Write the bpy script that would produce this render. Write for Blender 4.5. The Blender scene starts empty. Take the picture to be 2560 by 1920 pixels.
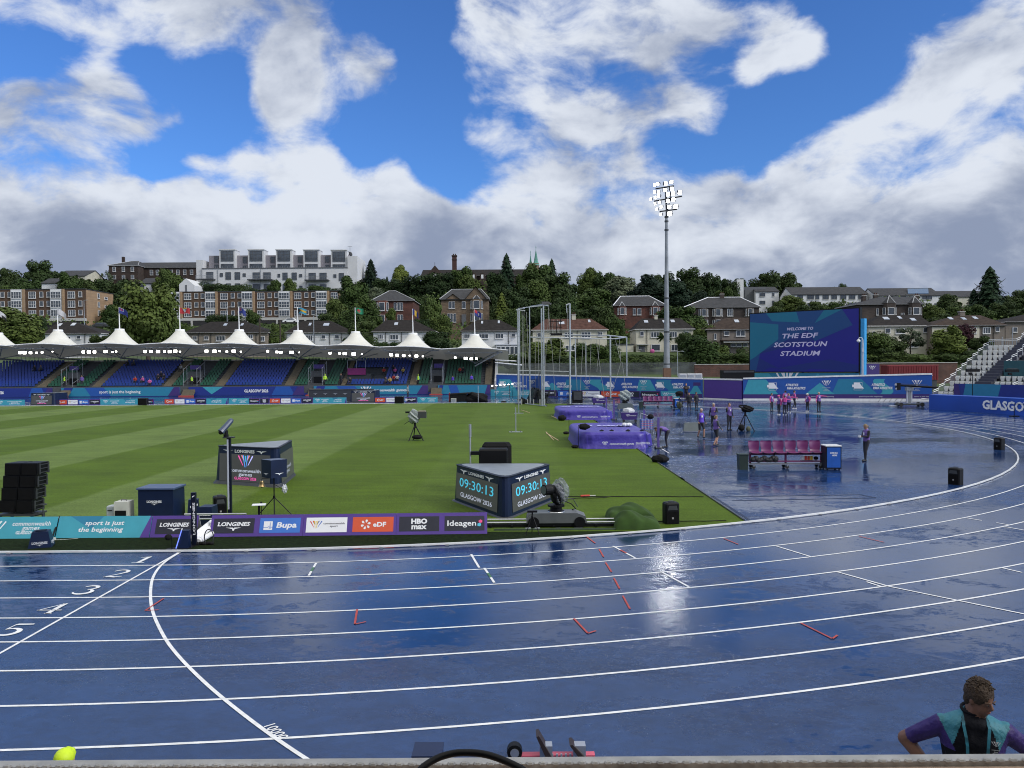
import bpy,math,random
from mathutils import Vector,Matrix
PI = math.pi;R = math.radians
rnd = random.Random(11)
scene = bpy.context.scene
COL = scene.collection
V3 = Vector

# ------------------------------------------------------------------ camera
CAM_H = 4.4148;FPX = 1978.86;PITCH = .0243;ROLL = .0069
cr,sr,ct,st = math.cos(ROLL),math.sin(ROLL),math.cos(PITCH),math.sin(PITCH)
cam_d = bpy.data.cameras.new('camera');cam = bpy.data.objects.new('camera',cam_d);COL.objects.link(cam)
rt = V3((cr,-sr*st,-sr*ct));dn = V3((-sr,-cr*st,-cr*ct));fw = V3((0,ct,-st))
M4 = Matrix(((rt.x,-dn.x,-fw.x,0),(rt.y,-dn.y,-fw.y,0),(rt.z,-dn.z,-fw.z,CAM_H),(0,0,0,1)))
cam.matrix_world = M4
cam_d.sensor_width = 36;cam_d.lens = FPX/2560*36;cam_d.clip_start = .05;cam_d.clip_end = 6000
scene.camera = cam

# ------------------------------------------------------------------ light and exposure
SUN_ELEV,SUN_AZ = R(32),R(118)        # azimuth measured from +Y (into the picture) towards +X
sun_dir = V3((math.sin(SUN_AZ)*math.cos(SUN_ELEV),math.cos(SUN_AZ)*math.cos(SUN_ELEV),math.sin(SUN_ELEV)))
sd = bpy.data.lights.new('sun','SUN');sd.energy = 1.5;sd.angle = R(14);sd.color = (1,.95,.88)
so = bpy.data.objects.new('sun',sd);COL.objects.link(so);so.rotation_euler = sun_dir.to_track_quat('Z','Y').to_euler()
scene.view_settings.view_transform = 'Standard';scene.view_settings.look = 'None'
scene.view_settings.gamma = 1;scene.view_settings.exposure = 0;scene.view_settings.use_curve_mapping = False
scene.render.film_transparent = False
scene.cycles.filter_width = 1.05;scene.cycles.max_bounces = 6;scene.cycles.transparent_max_bounces = 12

def pray(px,py):
    u = (px-1280)/FPX;v = (py-960)/FPX
    u2 = cr*u - sr*v;v2 = sr*u + cr*v
    return V3((u2,ct - v2*st,-st - v2*ct))
def G(px,py,z=0.0):
    "where the photograph's pixel meets the level z"
    d = pray(px,py);t = (z-CAM_H)/d.z
    return V3((d.x*t,d.y*t,z))
def A(px,py,Y):
    "where the photograph's pixel meets the upright plane at distance Y"
    d = pray(px,py);t = Y/d.y
    return V3((d.x*t,Y,CAM_H + d.z*t))

# ------------------------------------------------------------------ world: blue sky with broken cloud
w = bpy.data.worlds.new('World');scene.world = w;w.use_nodes = True
nt = w.node_tree;nt.nodes.clear();N = nt.nodes.new;L = nt.links.new
def vmath(op,a,b=None):
    n = N('ShaderNodeVectorMath');n.operation = op
    for i,x in enumerate((a,b)):
        if x is None:continue
        if isinstance(x,(tuple,list,Vector)):n.inputs[i].default_value = tuple(x)
        else:L(x,n.inputs[i])
    return n
def fmath(op,a,b=None,clamp=False):
    n = N('ShaderNodeMath');n.operation = op;n.use_clamp = clamp
    for i,x in enumerate((a,b)):
        if x is None:continue
        if isinstance(x,(int,float)):n.inputs[i].default_value = x
        else:L(x,n.inputs[i])
    return n.outputs[0]
def mrange(x,a,b,c=0,d=1,kind='SMOOTHSTEP'):
    n = N('ShaderNodeMapRange');n.interpolation_type = kind
    L(x,n.inputs[0]);n.inputs[1].default_value = a;n.inputs[2].default_value = b
    n.inputs[3].default_value = c;n.inputs[4].default_value = d;return n.outputs[0]
def noise(vec,scale,detail=6,rough=.6,dist=0):
    n = N('ShaderNodeTexNoise');L(vec,n.inputs['Vector']);n.inputs['Scale'].default_value = scale
    n.inputs['Detail'].default_value = detail;n.inputs['Roughness'].default_value = rough;n.inputs['Distortion'].default_value = dist
    return n
def mixc(f,a,b):
    n = N('ShaderNodeMix');n.data_type = 'RGBA'
    if isinstance(f,(int,float)):n.inputs[0].default_value = f
    else:L(f,n.inputs[0])
    for i,x in ((6,a),(7,b)):
        if isinstance(x,tuple):n.inputs[i].default_value = (*x,1)
        else:L(x,n.inputs[i])
    return n.outputs[2]
tc = N('ShaderNodeTexCoord')
dirv = vmath('NORMALIZE',tc.outputs['Generated']).outputs[0]
sky = N('ShaderNodeTexSky');sky.sky_type = 'NISHITA';sky.sun_disc = False
sky.sun_elevation = SUN_ELEV;sky.sun_rotation = SUN_AZ;sky.air_density = 1.0;sky.dust_density = .3;sky.ozone_density = 2.0
skyc = vmath('MULTIPLY',sky.outputs[0],(.050,.088,.150)).outputs[0]
# stretch the noise sideways a little: clouds lie in flat layers
warp = noise(dirv,3.6,3,.5)
wv = vmath('SCALE',vmath('SUBTRACT',warp.outputs['Color'],(.5,.5,.5)).outputs[0]);wv.inputs[3].default_value = .11
dw = vmath('ADD',dirv,wv.outputs[0]).outputs[0]
flat = vmath('MULTIPLY',dw,(1,1,1.7)).outputs[0]
n1 = noise(flat,5.5,8,.55,0).outputs[0]
n2 = noise(flat,15,9,.60,.1).outputs[0]
def skydir(x,y):return pray(x*1.1573,y*1.1573).normalized()
BL = [  # x, y, radius (in the photograph reduced to 2212 wide), weight
 (60,30,150,.9),(230,10,150,.9),(400,30,140,1),(560,20,130,.9),(640,60,80,.6),(400,95,70,.4),
 (60,270,150,.9),(190,250,130,.9),(300,260,100,.8),(250,170,70,.7),(20,330,120,.8),
 (60,420,140,.8),(600,150,75,.7),(600,215,85,.8),(700,200,90,.8),(800,205,70,.75),(690,110,60,.5),
 (510,350,55,1.1),(430,335,50,1.0),(640,355,90,1.3),(800,180,90,.8),(600,180,95,.8),(700,400,90,.8),(850,385,70,.8),(560,370,60,.5),
 (120,520,200,1.1),(350,520,180,1.1),(560,520,170,1.1),(760,500,150,1.1),(920,480,110,1.1),(1050,540,160,1.1),
 (1150,90,90,.75),(1080,30,100,.8),(1250,20,110,.9),(1400,30,110,.9),(1520,20,90,.8),(1640,10,70,.7),
 (1060,200,100,.8),(1150,230,110,.9),(1060,300,90,.7),(1250,250,110,.95),(1350,300,110,.9),(1420,220,90,.95),(1500,210,80,.9),
 (1520,260,70,.6),(1250,360,130,1),(1350,420,130,1.1),(1150,450,120,1.1),(1250,520,170,1.1),(1450,480,130,1.1),
 (1280,120,45,.5),(1420,110,50,.55),(1640,90,65,1.2),(1700,140,65,1.2),(1750,110,60,1.1),(1620,150,50,1.0),(1690,80,60,.9),
 (1640,420,110,1),(1760,350,110,1),(1880,290,110,1),(2000,230,110,1),(2130,160,120,1),(2000,100,80,.7),(2190,30,90,.8),(2100,60,60,.5),
 (1700,520,180,1.1),(1900,450,190,1.1),(2100,350,200,1.1),(2150,500,200,1.1),(1560,380,50,.5),(900,560,160,1.1),(1650,285,60,.4),(1570,450,110,1.0),(1500,520,150,1.1),(420,440,110,.9),(300,450,110,.9),(820,450,100,1)]
acc = None
for bx,by,br,bw in BL:
    d = vmath('DISTANCE',dw,skydir(bx,by)).outputs['Value']
    g = mrange(d,br/1710*1.15,0,0,bw*.92)
    acc = g if acc is None else fmath('ADD',acc,g)
HOLE = [(110,115,85,.9),(30,140,60,.6),(450,170,70,.9),(470,260,75,1),(340,375,75,.9),(470,400,45,.5),(930,190,95,1),(890,290,110,1),(960,370,85,1),(830,50,85,.8),(900,110,85,.9),(300,140,50,.6),(400,300,45,.4),
 (1700,230,110,1),(1660,310,60,.8),(1810,190,85,.9),(1880,70,100,1),(1560,320,50,.7),(1620,370,50,.6),(780,310,70,.8),(990,60,60,.6)]
for bx,by,br,bw in HOLE:
    g = mrange(vmath('DISTANCE',dw,skydir(bx,by)).outputs['Value'],br/1710*1.25,0,0,bw*1.1);acc = fmath('SUBTRACT',acc,g)
sepd = N('ShaderNodeSeparateXYZ');L(dirv,sepd.inputs[0])
front = mrange(sepd.outputs[1],.25,.45)                  # the sky away from this view: even broken cloud
side = fmath('MULTIPLY',fmath('SUBTRACT',1.0,front),.8)
side = fmath('ADD',side,mrange(sepd.outputs[2],.42,.7,0,.9))
cov = fmath('ADD',fmath('MINIMUM',acc,1.05),side)
cov = fmath('ADD',cov,fmath('MULTIPLY',fmath('SUBTRACT',n1,.5),2.5))
cov = fmath('ADD',cov,fmath('MULTIPLY',fmath('SUBTRACT',n2,.5),2.3))
low = fmath('ADD',mrange(sepd.outputs[2],.215,.13,0,.8),mrange(sepd.outputs[2],.14,.06,0,1.3))
cov = fmath('ADD',cov,low)
mask = mrange(cov,.12,1.08)
# cloud brightness: bright tops and edges, grey thick bellies
thick = mrange(cov,.9,2.0)
n3 = noise(flat,8,7,.55,0).outputs[0]
n4 = noise(vmath('ADD',flat,(3.1,1.7,0)).outputs[0],3.4,5,.5,.1).outputs[0]
br_ = fmath('ADD',fmath('MULTIPLY',n3,.65),fmath('MULTIPLY',n4,1.35))
br_ = fmath('ADD',br_,fmath('MULTIPLY',fmath('SUBTRACT',n2,.5),.45));br_ = fmath('SUBTRACT',br_,fmath('MULTIPLY',thick,.06))
hi = mrange(sepd.outputs[2],.03,.20,-.17,.04,'LINEAR')
br_ = fmath('ADD',br_,hi)
brf = mrange(br_,.75,1.15)
cl = mixc(brf,(.27,.325,.46),(.74,.79,.88))
fin = mixc(mask,skyc,cl)
# unseen sky overhead and sunward is raised and warmed as added fill for the ground
lift = mrange(sepd.outputs[2],.42,.75,1.0,1.75)
glow = mrange(vmath('DISTANCE',dirv,sun_dir).outputs['Value'],.9,.1,0,2.2)
fin = vmath('SCALE',fin);fin.inputs[3].default_value = 1;L(fmath('ADD',lift,glow),fin.inputs[3]);fin = fin.outputs[0]
warm = mixc(mrange(sepd.outputs[2],.40,.65),(1.,1.,1.),(1.12,1.0,.80));fin = vmath('MULTIPLY',fin,warm).outputs[0]
bg = N('ShaderNodeBackground');L(fin,bg.inputs[0]);bg.inputs[1].default_value = 1.0
ow = N('ShaderNodeOutputWorld');L(bg.outputs[0],ow.inputs[0])
w.cycles.sampling_method = 'MANUAL';w.cycles.sample_map_resolution = 512

# ------------------------------------------------------------------ materials
MATS = {}
def mat(name,col,rough=.6,metal=0,var=.12,scale=3.0,bump=0,em=0,spec=.5,alpha=1,objrand=0,coat=0,bscale=None):
    if name in MATS:return MATS[name]
    m = bpy.data.materials.new(name);m.use_nodes = True;MATS[name] = m
    t = m.node_tree;b = t.nodes['Principled BSDF']
    b.inputs['Roughness'].default_value = rough;b.inputs['Metallic'].default_value = metal
    b.inputs['Specular IOR Level'].default_value = spec;b.inputs['Coat Weight'].default_value = coat
    b.inputs['Alpha'].default_value = alpha
    tx = t.nodes.new('ShaderNodeTexCoord');nz = t.nodes.new('ShaderNodeTexNoise')
    nz.inputs['Scale'].default_value = scale;nz.inputs['Detail'].default_value = 5
    t.links.new(tx.outputs['Object'],nz.inputs['Vector'])
    r = t.nodes.new('ShaderNodeValToRGB')
    r.color_ramp.elements[0].position = .3;r.color_ramp.elements[1].position = .7
    r.color_ramp.elements[0].color = (*[max(0,c*(1-var)) for c in col],1)
    r.color_ramp.elements[1].color = (*[min(1,c*(1+var)) for c in col],1)
    t.links.new(nz.outputs[0],r.inputs[0]);out = r.outputs[0]
    if objrand:
        oi = t.nodes.new('ShaderNodeObjectInfo');hs = t.nodes.new('ShaderNodeHueSaturation')
        mr = t.nodes.new('ShaderNodeMapRange');mr.inputs[3].default_value = 1-objrand;mr.inputs[4].default_value = 1+objrand
        t.links.new(oi.outputs['Random'],mr.inputs[0]);t.links.new(mr.outputs[0],hs.inputs['Value'])
        mr2 = t.nodes.new('ShaderNodeMapRange');mr2.inputs[3].default_value = .5-objrand*.06;mr2.inputs[4].default_value = .5+objrand*.05
        t.links.new(oi.outputs['Random'],mr2.inputs[0]);t.links.new(mr2.outputs[0],hs.inputs['Hue'])
        t.links.new(out,hs.inputs['Color']);out = hs.outputs[0]
    t.links.new(out,b.inputs['Base Color'])
    if em:
        t.links.new(out,b.inputs['Emission Color']);b.inputs['Emission Strength'].default_value = em
    if bump:
        n2_ = t.nodes.new('ShaderNodeTexNoise');n2_.inputs['Scale'].default_value = bscale or scale*3;n2_.inputs['Detail'].default_value = 4
        t.links.new(tx.outputs['Object'],n2_.inputs['Vector'])
        bp = t.nodes.new('ShaderNodeBump');bp.inputs['Strength'].default_value = min(1,bump);bp.inputs['Distance'].default_value = .02*bump
        t.links.new(n2_.outputs[0],bp.inputs['Height']);t.links.new(bp.outputs[0],b.inputs['Normal'])
    return m

# ------------------------------------------------------------------ mesh builder
class F:
    "a flat frame: u to the right, v up, d out towards the reader"
    def __init__(s,o,U,V):s.o = V3(o);s.U = V3(U).normalized();s.V = V3(V).normalized();s.N = s.U.cross(s.V)
    def p(s,u,v,d=0):return s.o + s.U*u + s.V*v + s.N*d
_tx = {}
def txt_geo(s,bold=0,shear=0):
    k = (s,bold,shear)
    if k in _tx:return _tx[k]
    c = bpy.data.curves.new('t','FONT');c.body = s;c.size = 1;c.offset = bold;c.shear = shear;c.resolution_u = 2;c.fill_mode = 'FRONT'
    o = bpy.data.objects.new('t',c);COL.objects.link(o)
    dg = bpy.context.evaluated_depsgraph_get();me = bpy.data.meshes.new_from_object(o.evaluated_get(dg))
    vs = [(v.co.x,v.co.y) for v in me.vertices];fs = [tuple(p.vertices) for p in me.polygons]
    bpy.data.objects.remove(o);bpy.data.curves.remove(c);bpy.data.meshes.remove(me)
    x0 = min(v[0] for v in vs);x1 = max(v[0] for v in vs)
    _tx[k] = ([((x-x0),y) for x,y in vs],fs,x1-x0);return _tx[k]
class MB:
    def __init__(s):s.v = [];s.f = [];s.m = [];s.mats = []
    def mi(s,m):
        if m not in s.mats:s.mats.append(m)
        return s.mats.index(m)
    def add(s,vs,fs,m):
        b = len(s.v);s.v += [tuple(v) for v in vs];s.f += [tuple(i+b for i in f) for f in fs];s.m += [s.mi(m)]*len(fs)
    def hexa(s,p,m):   # bottom four then top four, both counter-clockwise from above
        s.add(p,[(3,2,1,0),(4,5,6,7),(0,1,5,4),(1,2,6,5),(2,3,7,6),(3,0,4,7)],m)
    def box(s,c,d,m,rz=0,top=1.0):
        x,y,z = d[0]/2,d[1]/2,d[2]/2;ca,sa = math.cos(rz),math.sin(rz);P = []
        for zz,k in ((-z,1),(z,top)):
            for a,b in ((-x,-y),(x,-y),(x,y),(-x,y)):
                a *= k;b *= k;P.append((c[0]+a*ca-b*sa,c[1]+a*sa+b*ca,c[2]+zz))
        s.hexa(P,m)
    def fbox(s,f,u0,v0,u1,v1,d0,d1,m):
        P = [f.p(u,v,d) for v in (v0,v1) for u,d in ((u0,d1),(u1,d1),(u1,d0),(u0,d0))]
        s.hexa(P,m)
    def poly(s,pts,m):s.add(pts,[tuple(range(len(pts)))],m)
    def fpoly(s,f,pts,d,m):s.poly([f.p(u,v,d) for u,v in pts],m)
    def frect(s,f,u0,v0,u1,v1,d,m):s.fpoly(f,[(u0,v0),(u1,v0),(u1,v1),(u0,v1)],d,m)
    def stroke(s,f,pts,w_,d,m):
        "a flat ribbon through pts; w_ one width or one per point"
        n = len(pts);W = w_ if isinstance(w_,(list,tuple)) else [w_]*n;a = [];b = []
        for i,(x,y) in enumerate(pts):
            p,q = pts[max(0,i-1)],pts[min(n-1,i+1)];dx,dy = q[0]-p[0],q[1]-p[1];l = math.hypot(dx,dy) or 1
            nx,ny = -dy/l*W[i]/2,dx/l*W[i]/2;a.append(f.p(x+nx,y+ny,d));b.append(f.p(x-nx,y-ny,d))
        s.add(a+b,[(n+i,n+i+1,i+1,i) for i in range(n-1)],m)
    def text(s,f,t,cx,cy,h,m,d=.004,bold=0,shear=0,w=None,rot=0,align='c'):
        "letters h high (capitals), centred on cx, cy"
        vs,fs,W = txt_geo(t,bold,shear);k = h/.70;kx = k if w is None else w/W
        ca,sa = math.cos(rot),math.sin(rot);P = []
        ox = {'c':W*kx/2,'l':0,'r':W*kx}[align]
        for x,y in vs:
            a,b = x*kx-ox,y*k-h/2;P.append(f.p(cx+a*ca-b*sa,cy+a*sa+b*ca,d))
        s.add(P,fs,m)
    def tube(s,pts,r,m,n=8,cap=True):
        pts = [V3(p) for p in pts];rr = r if isinstance(r,(list,tuple)) else [r]*len(pts);P = [];k = len(pts)
        up = None
        for i,p in enumerate(pts):
            t = (pts[min(k-1,i+1)]-pts[max(0,i-1)])
            t = t.normalized() if t.length > 1e-9 else V3((0,0,1))
            if up is None:
                up = t.cross(V3((0,0,1)) if abs(t.z) < .9 else V3((1,0,0))).normalized()
            a = (up - t*up.dot(t)).normalized();up = a;b = t.cross(a)
            for j in range(n):
                an = 2*PI*j/n;P.append(p + a*math.cos(an)*rr[i] + b*math.sin(an)*rr[i])
        fs = [(i*n+j,i*n+(j+1) % n,(i+1)*n+(j+1) % n,(i+1)*n+j) for i in range(k-1) for j in range(n)]
        if cap:fs += [tuple(range(n-1,-1,-1)),tuple((k-1)*n+j for j in range(n))]
        s.add(P,fs,m)
    def cyl(s,c,r,h,m,n=12,r2=None):s.tube([c,(c[0],c[1],c[2]+h)],[r,r if r2 is None else r2],m,n)
    def ell(s,c,r,m,seg=12,rings=8,fn=None,rot=None):
        if isinstance(r,(int,float)):r = (r,r,r)
        P = [];
        for i in range(rings+1):
            th = PI*i/rings
            for j in range(seg):
                ph = 2*PI*j/seg;v = V3((math.sin(th)*math.cos(ph),math.sin(th)*math.sin(ph),math.cos(th)))
                k = fn(v) if fn else 1
                v = V3((v.x*r[0]*k,v.y*r[1]*k,v.z*r[2]*k))
                if rot:v = rot @ v
                P.append(V3(c)+v)
        fs = [(i*seg+j,(i+1)*seg+j,(i+1)*seg+(j+1) % seg,i*seg+(j+1) % seg) for i in range(rings) for j in range(seg)]
        s.add(P,fs,m)
    def lathe(s,c,prof,m,n=16):
        P = [(c[0]+r*math.cos(2*PI*j/n),c[1]+r*math.sin(2*PI*j/n),c[2]+z) for r,z in prof for j in range(n)]
        fs = [(i*n+j,i*n+(j+1) % n,(i+1)*n+(j+1) % n,(i+1)*n+j) for i in range(len(prof)-1) for j in range(n)]
        s.add(P,fs,m)
    def prism(s,base,z0,z1,m,top=None,mtop=None):
        "upright prism over a ground outline; top: outline of the upper end"
        n = len(base);top = top or base
        P = [(x,y,z0) for x,y in base]+[(x,y,z1) for x,y in top]
        s.add(P,[(i,(i+1) % n,n+(i+1) % n,n+i) for i in range(n)]+[tuple(range(n-1,-1,-1))],m)
        s.add(P[n:],[tuple(range(n))],mtop or m)
    def mesh(s,name,smooth=False,off=None):
        me = bpy.data.meshes.new(name)
        vs = s.v if off is None else [(x-off[0],y-off[1],z-off[2]) for x,y,z in s.v]
        me.from_pydata(vs,[],s.f)
        for m in s.mats:me.materials.append(m)
        me.polygons.foreach_set('material_index',s.m)
        if smooth:me.polygons.foreach_set('use_smooth',[True]*len(s.f))
        me.update();return me
    def build(s,name,parent=None,smooth=False,w=False):
        "w: the vertices are in world coordinates"
        off = None
        if parent is not None and w:off = parent.location
        if parent is None:
            xs = [v[0] for v in s.v];ys = [v[1] for v in s.v];off = V3(((min(xs)+max(xs))/2,(min(ys)+max(ys))/2,min(v[2] for v in s.v)))
        o = bpy.data.objects.new(name,s.mesh(name,smooth,off));COL.objects.link(o)
        if parent is None:o.location = off
        else:o.parent = parent
        return o
def tag(o,label=None,cat=None,group=None,kind=None):
    if label:o['label'] = label
    if cat:o['category'] = cat
    if group:o['group'] = group
    if kind:o['kind'] = kind
    return o
def empty(name,loc,label,cat,group=None,rz=0):
    o = bpy.data.objects.new(name,None);COL.objects.link(o);o.location = loc;o.rotation_euler = (0,0,rz);o.empty_display_size = .2
    return tag(o,label,cat,group)
def dup(o,loc=None,rz=None,label=None,group=None,scale=None,parent=None):
    c = o.copy();COL.objects.link(c)
    if parent is not None:c.parent = parent
    if loc is not None:c.location = loc
    if rz is not None:c.rotation_euler = (0,0,rz)
    if scale is not None:c.scale = scale if isinstance(scale,tuple) else (scale,)*3
    if label:c['label'] = label
    if group:c['group'] = group
    for ch in list(KIDS.get(o.name,())):dup(ch,parent=c)
    return c
KIDS = {}
def keep(o):
    "remember the children of a prototype so that copies get copies of them"
    for x in bpy.data.objects:
        if x.parent is not None:KIDS.setdefault(x.parent.name,set()).add(x)
    return o
def single(mb,name,label,cat,group=None,smooth=False):return tag(mb.build(name,smooth=smooth),label,cat,group)
# ------------------------------------------------------------------ common colours
White = mat('white_paint',(.78,.79,.80),.4);WhiteLine = mat('white_line',(.76,.78,.80),.45,var=.14,scale=7)
Black = mat('black_plastic',(.006,.0065,.008),.5,spec=.22);BlackCloth = mat('black_cloth',(.007,.007,.008),.8,bump=.6,scale=8,spec=.2)
Navy = mat('navy_panel',(.005,.013,.045),.4,spec=.35);NavyD = mat('navy_dark',(.004,.007,.02),.45,spec=.3)
Purple = mat('purple_vinyl',(.075,.035,.25),.45,var=.06);PurpleD = mat('purple_deep',(.045,.025,.16),.5,var=.06)
Teal = mat('teal_vinyl',(.045,.32,.42),.45,var=.05);TealD = mat('teal_mid',(.02,.20,.34),.45,var=.05)
BlueV = mat('blue_vinyl',(.015,.085,.36),.45,var=.05);BlueD = mat('blue_deep',(.012,.03,.22),.45,var=.05)
BlueB = mat('blue_bright',(.04,.16,.55),.45,var=.05)
InkW = mat('print_white',(.78,.80,.84),.5,var=.03);InkG = mat('print_grey',(.45,.48,.55),.5,var=.03)
Alu = mat('aluminium',(.55,.57,.60),.35,.8);Galv = mat('galvanised',(.36,.39,.42),.45,.5);SteelD = mat('dark_steel',(.06,.065,.07),.45,.4)
Rubber = mat('rubber',(.02,.02,.02),.8)
Charcoal = mat('charcoal_panel',(.012,.014,.03),.45);Orange = mat('orange_panel',(.62,.085,.03),.45,var=.04)
Skin = mat('skin',(.42,.23,.16),.5,scale=9,var=.1);Hair = mat('brown_hair',(.05,.03,.018),.7,bump=1,scale=20,bscale=60)
HairG = mat('grey_hair',(.35,.33,.30),.7);Shoe = mat('dark_shoe',(.02,.02,.022),.6);ShoeW = mat('white_shoe',(.7,.7,.7),.6)
Glass = mat('window_glass',(.10,.12,.14),.08,var=.3,scale=.7,spec=.8)
RedP = mat('red_mark',(.40,.055,.045),.6,var=.15,scale=8);GreenP = mat('green_mark',(.05,.16,.08),.6)
WoodL = mat('pale_timber',(.42,.30,.18),.7,var=.25,scale=6)

XF,Y0,RK = -7.95,18.75,36.5;CX,CY = XF,Y0+RK
# ------------------------------------------------------------------ terrain
def ground_z(x,y):
    pts = [(-50,0),(128,0),(138,.9),(152,3.0),(170,6.6),(200,10.5),(230,15.5),(262,21.5),(285,25.5),(330,33),(400,37),(700,30),(3000,10)]
    z = pts[-1][1]
    for (a,za),(b,zb) in zip(pts,pts[1:]):
        if y <= b:t = max(0,min(1,(y-a)/(b-a)));z = za+(zb-za)*t;break
    t = max(0,min(1,(y-235)/50));s = max(0,min(1,(-x-10)/50));k = max(0,min(1,(x-60)/70))
    if y > 135:z += .35*math.sin(x*.07)+.3*math.sin(y*.11+x*.03)
    return z + 3.5*t*s - 4.5*t*k
def sheet(name,xs,ys,zf,m,kind='structure'):
    nx,ny = len(xs),len(ys)
    vs = [(x,y,zf(x,y)) for y in ys for x in xs]
    fs = [(j*nx+i,j*nx+i+1,(j+1)*nx+i+1,(j+1)*nx+i) for j in range(ny-1) for i in range(nx-1)]
    me = bpy.data.meshes.new(name);me.from_pydata(vs,[],fs);me.materials.append(m);me.polygons.foreach_set('use_smooth',[True]*len(fs));me.update()
    o = bpy.data.objects.new(name,me);COL.objects.link(o);tag(o,kind=kind);return o
hillm = mat('hill_grass',(.045,.075,.02),.9,var=.45,scale=.12,bump=.8,bscale=3)
sheet('terrain',[-3000,-1500,-700]+[i*12.5 for i in range(-36,37)]+[700,1500,3000],[-400,-100,0,60,110]+[120+i*6 for i in range(60)]+[520,700,1200,3000],lambda x,y:ground_z(x,y)-.03,hillm)

# ------------------------------------------------------------------ wet blue surface
def track_material():
    m = bpy.data.materials.new('wet_blue_track');m.use_nodes = True;t = m.node_tree;b = t.nodes['Principled BSDF']
    Nn = t.nodes.new;Ln = t.links.new
    tx = Nn('ShaderNodeNewGeometry');mp = Nn('ShaderNodeMapping');Ln(tx.outputs['Position'],mp.inputs[0]);mp.inputs['Scale'].default_value = (.8,1.25,1)
    mp.inputs['Rotation'].default_value = (0,0,.35)
    def nz(s,d=6,r=.6,di=0,v=None):
        n = Nn('ShaderNodeTexNoise');n.inputs['Scale'].default_value = s;n.inputs['Detail'].default_value = d;n.inputs['Roughness'].default_value = r;n.inputs['Distortion'].default_value = di
        Ln(v or mp.outputs[0],n.inputs['Vector']);return n.outputs[0]
    def mr(x,a,b_,c=0,d=1):
        n = Nn('ShaderNodeMapRange');n.interpolation_type = 'SMOOTHSTEP';Ln(x,n.inputs[0])
        for i,q in enumerate((a,b_,c,d)):n.inputs[i+1].default_value = q
        return n.outputs[0]
    def mth(op,a,b_=0):
        n = Nn('ShaderNodeMath');n.operation = op
        for i,q in enumerate((a,b_)):
            if isinstance(q,(int,float)):n.inputs[i].default_value = q
            else:Ln(q,n.inputs[i])
        return n.outputs[0]
    big = nz(.16,4,.5);mid = nz(1.3,9,.72,.9);fine = nz(7,8,.75,.6);grain = nz(170,2,.5)
    # the near, outer lanes are drier: they lie below the stand
    sp = Nn('ShaderNodeSeparateXYZ');Ln(tx.outputs['Position'],sp.inputs[0])
    far = mth('ADD',mr(sp.outputs[1],9.0,14.5,-.27,-.05),mth('MULTIPLY',mr(sp.outputs[0],-2.0,4.0,0,.09),mr(sp.outputs[1],27.0,20.0)))
    wet = mth('ADD',mth('ADD',mth('MULTIPLY',mid,.80),mth('MULTIPLY',fine,.52)),mth('ADD',mth('MULTIPLY',big,.9),far))
    film = mr(wet,.86,1.12)                                   # standing film of water
    rough = mr(wet,.78,1.12,.36,.09);Ln(rough,b.inputs['Roughness'])
    r = Nn('ShaderNodeMix');r.data_type = 'RGBA';Ln(film,r.inputs[0]);r.inputs[6].default_value = (.014,.045,.140,1);r.inputs[7].default_value = (.008,.028,.098,1)
    hs = Nn('ShaderNodeHueSaturation');Ln(r.outputs[2],hs.inputs['Color']);Ln(mth('MULTIPLY',mr(nz(.6,6,.7),.3,.7,.82,1.15),mr(nz(4.5,7,.75,.8),.35,.68,.86,1.2)),hs.inputs['Value'])
    Ln(hs.outputs[0],b.inputs['Base Color'])
    bp = Nn('ShaderNodeBump');bp.inputs['Distance'].default_value = .006
    Ln(mth('MULTIPLY',mth('ADD',grain,mth('MULTIPLY',nz(55,3,.6),1.2)),mr(film,0,1,1,.10)),bp.inputs['Height']);bp.inputs['Strength'].default_value = .5;Ln(bp.outputs[0],b.inputs['Normal'])
    b.inputs['Specular IOR Level'].default_value = .6
    return m
Track = track_material()
def arc_strip(mb,r0,r1,a0,a1,z,m,n=96,cx=CX,cy=CY,flip=1):
    P = [];
    for i in range(n+1):
        a = a0+(a1-a0)*i/n
        P += [(cx+math.cos(a)*r0,cy+math.sin(a)*r0,z),(cx+math.cos(a)*r1,cy+math.sin(a)*r1,z)]
    mb.add(P,[(2*i,2*i+1,2*i+3,2*i+2) for i in range(n)],m)
mb = MB()
mb.poly([(-140,-6,.004),(70,-6,.004),(70,118,.004),(-140,118,.004)],Track)
o = mb.build('running_track');tag(o,kind='structure')

# grass infield with mown stripes
gm = bpy.data.materials.new('mown_grass');gm.use_nodes = True;t = gm.node_tree;b = t.nodes['Principled BSDF']
tx = t.nodes.new('ShaderNodeNewGeometry');sp = t.nodes.new('ShaderNodeSeparateXYZ');t.links.new(tx.outputs['Position'],sp.inputs[0])
def gmath(op,a,b_=0,c=None):
    n = t.nodes.new('ShaderNodeMath');n.operation = op
    for i,q in enumerate((a,b_)):
        if isinstance(q,(int,float)):n.inputs[i].default_value = q
        else:t.links.new(q,n.inputs[i])
    return n.outputs[0]
def gnoise(s,d=4,sc=(1,1,1)):
    mp = t.nodes.new('ShaderNodeMapping');mp.inputs['Scale'].default_value = sc;t.links.new(tx.outputs['Position'],mp.inputs[0])
    n = t.nodes.new('ShaderNodeTexNoise');n.inputs['Scale'].default_value = s;n.inputs['Detail'].default_value = d;t.links.new(mp.outputs[0],n.inputs['Vector']);return n.outputs[0]
def gmr(x,a,b_,c=0,d=1):
    n = t.nodes.new('ShaderNodeMapRange');n.interpolation_type = 'SMOOTHSTEP';t.links.new(x,n.inputs[0])
    for i,q in enumerate((a,b_,c,d)):n.inputs[i+1].default_value = q
    return n.outputs[0]
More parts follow.
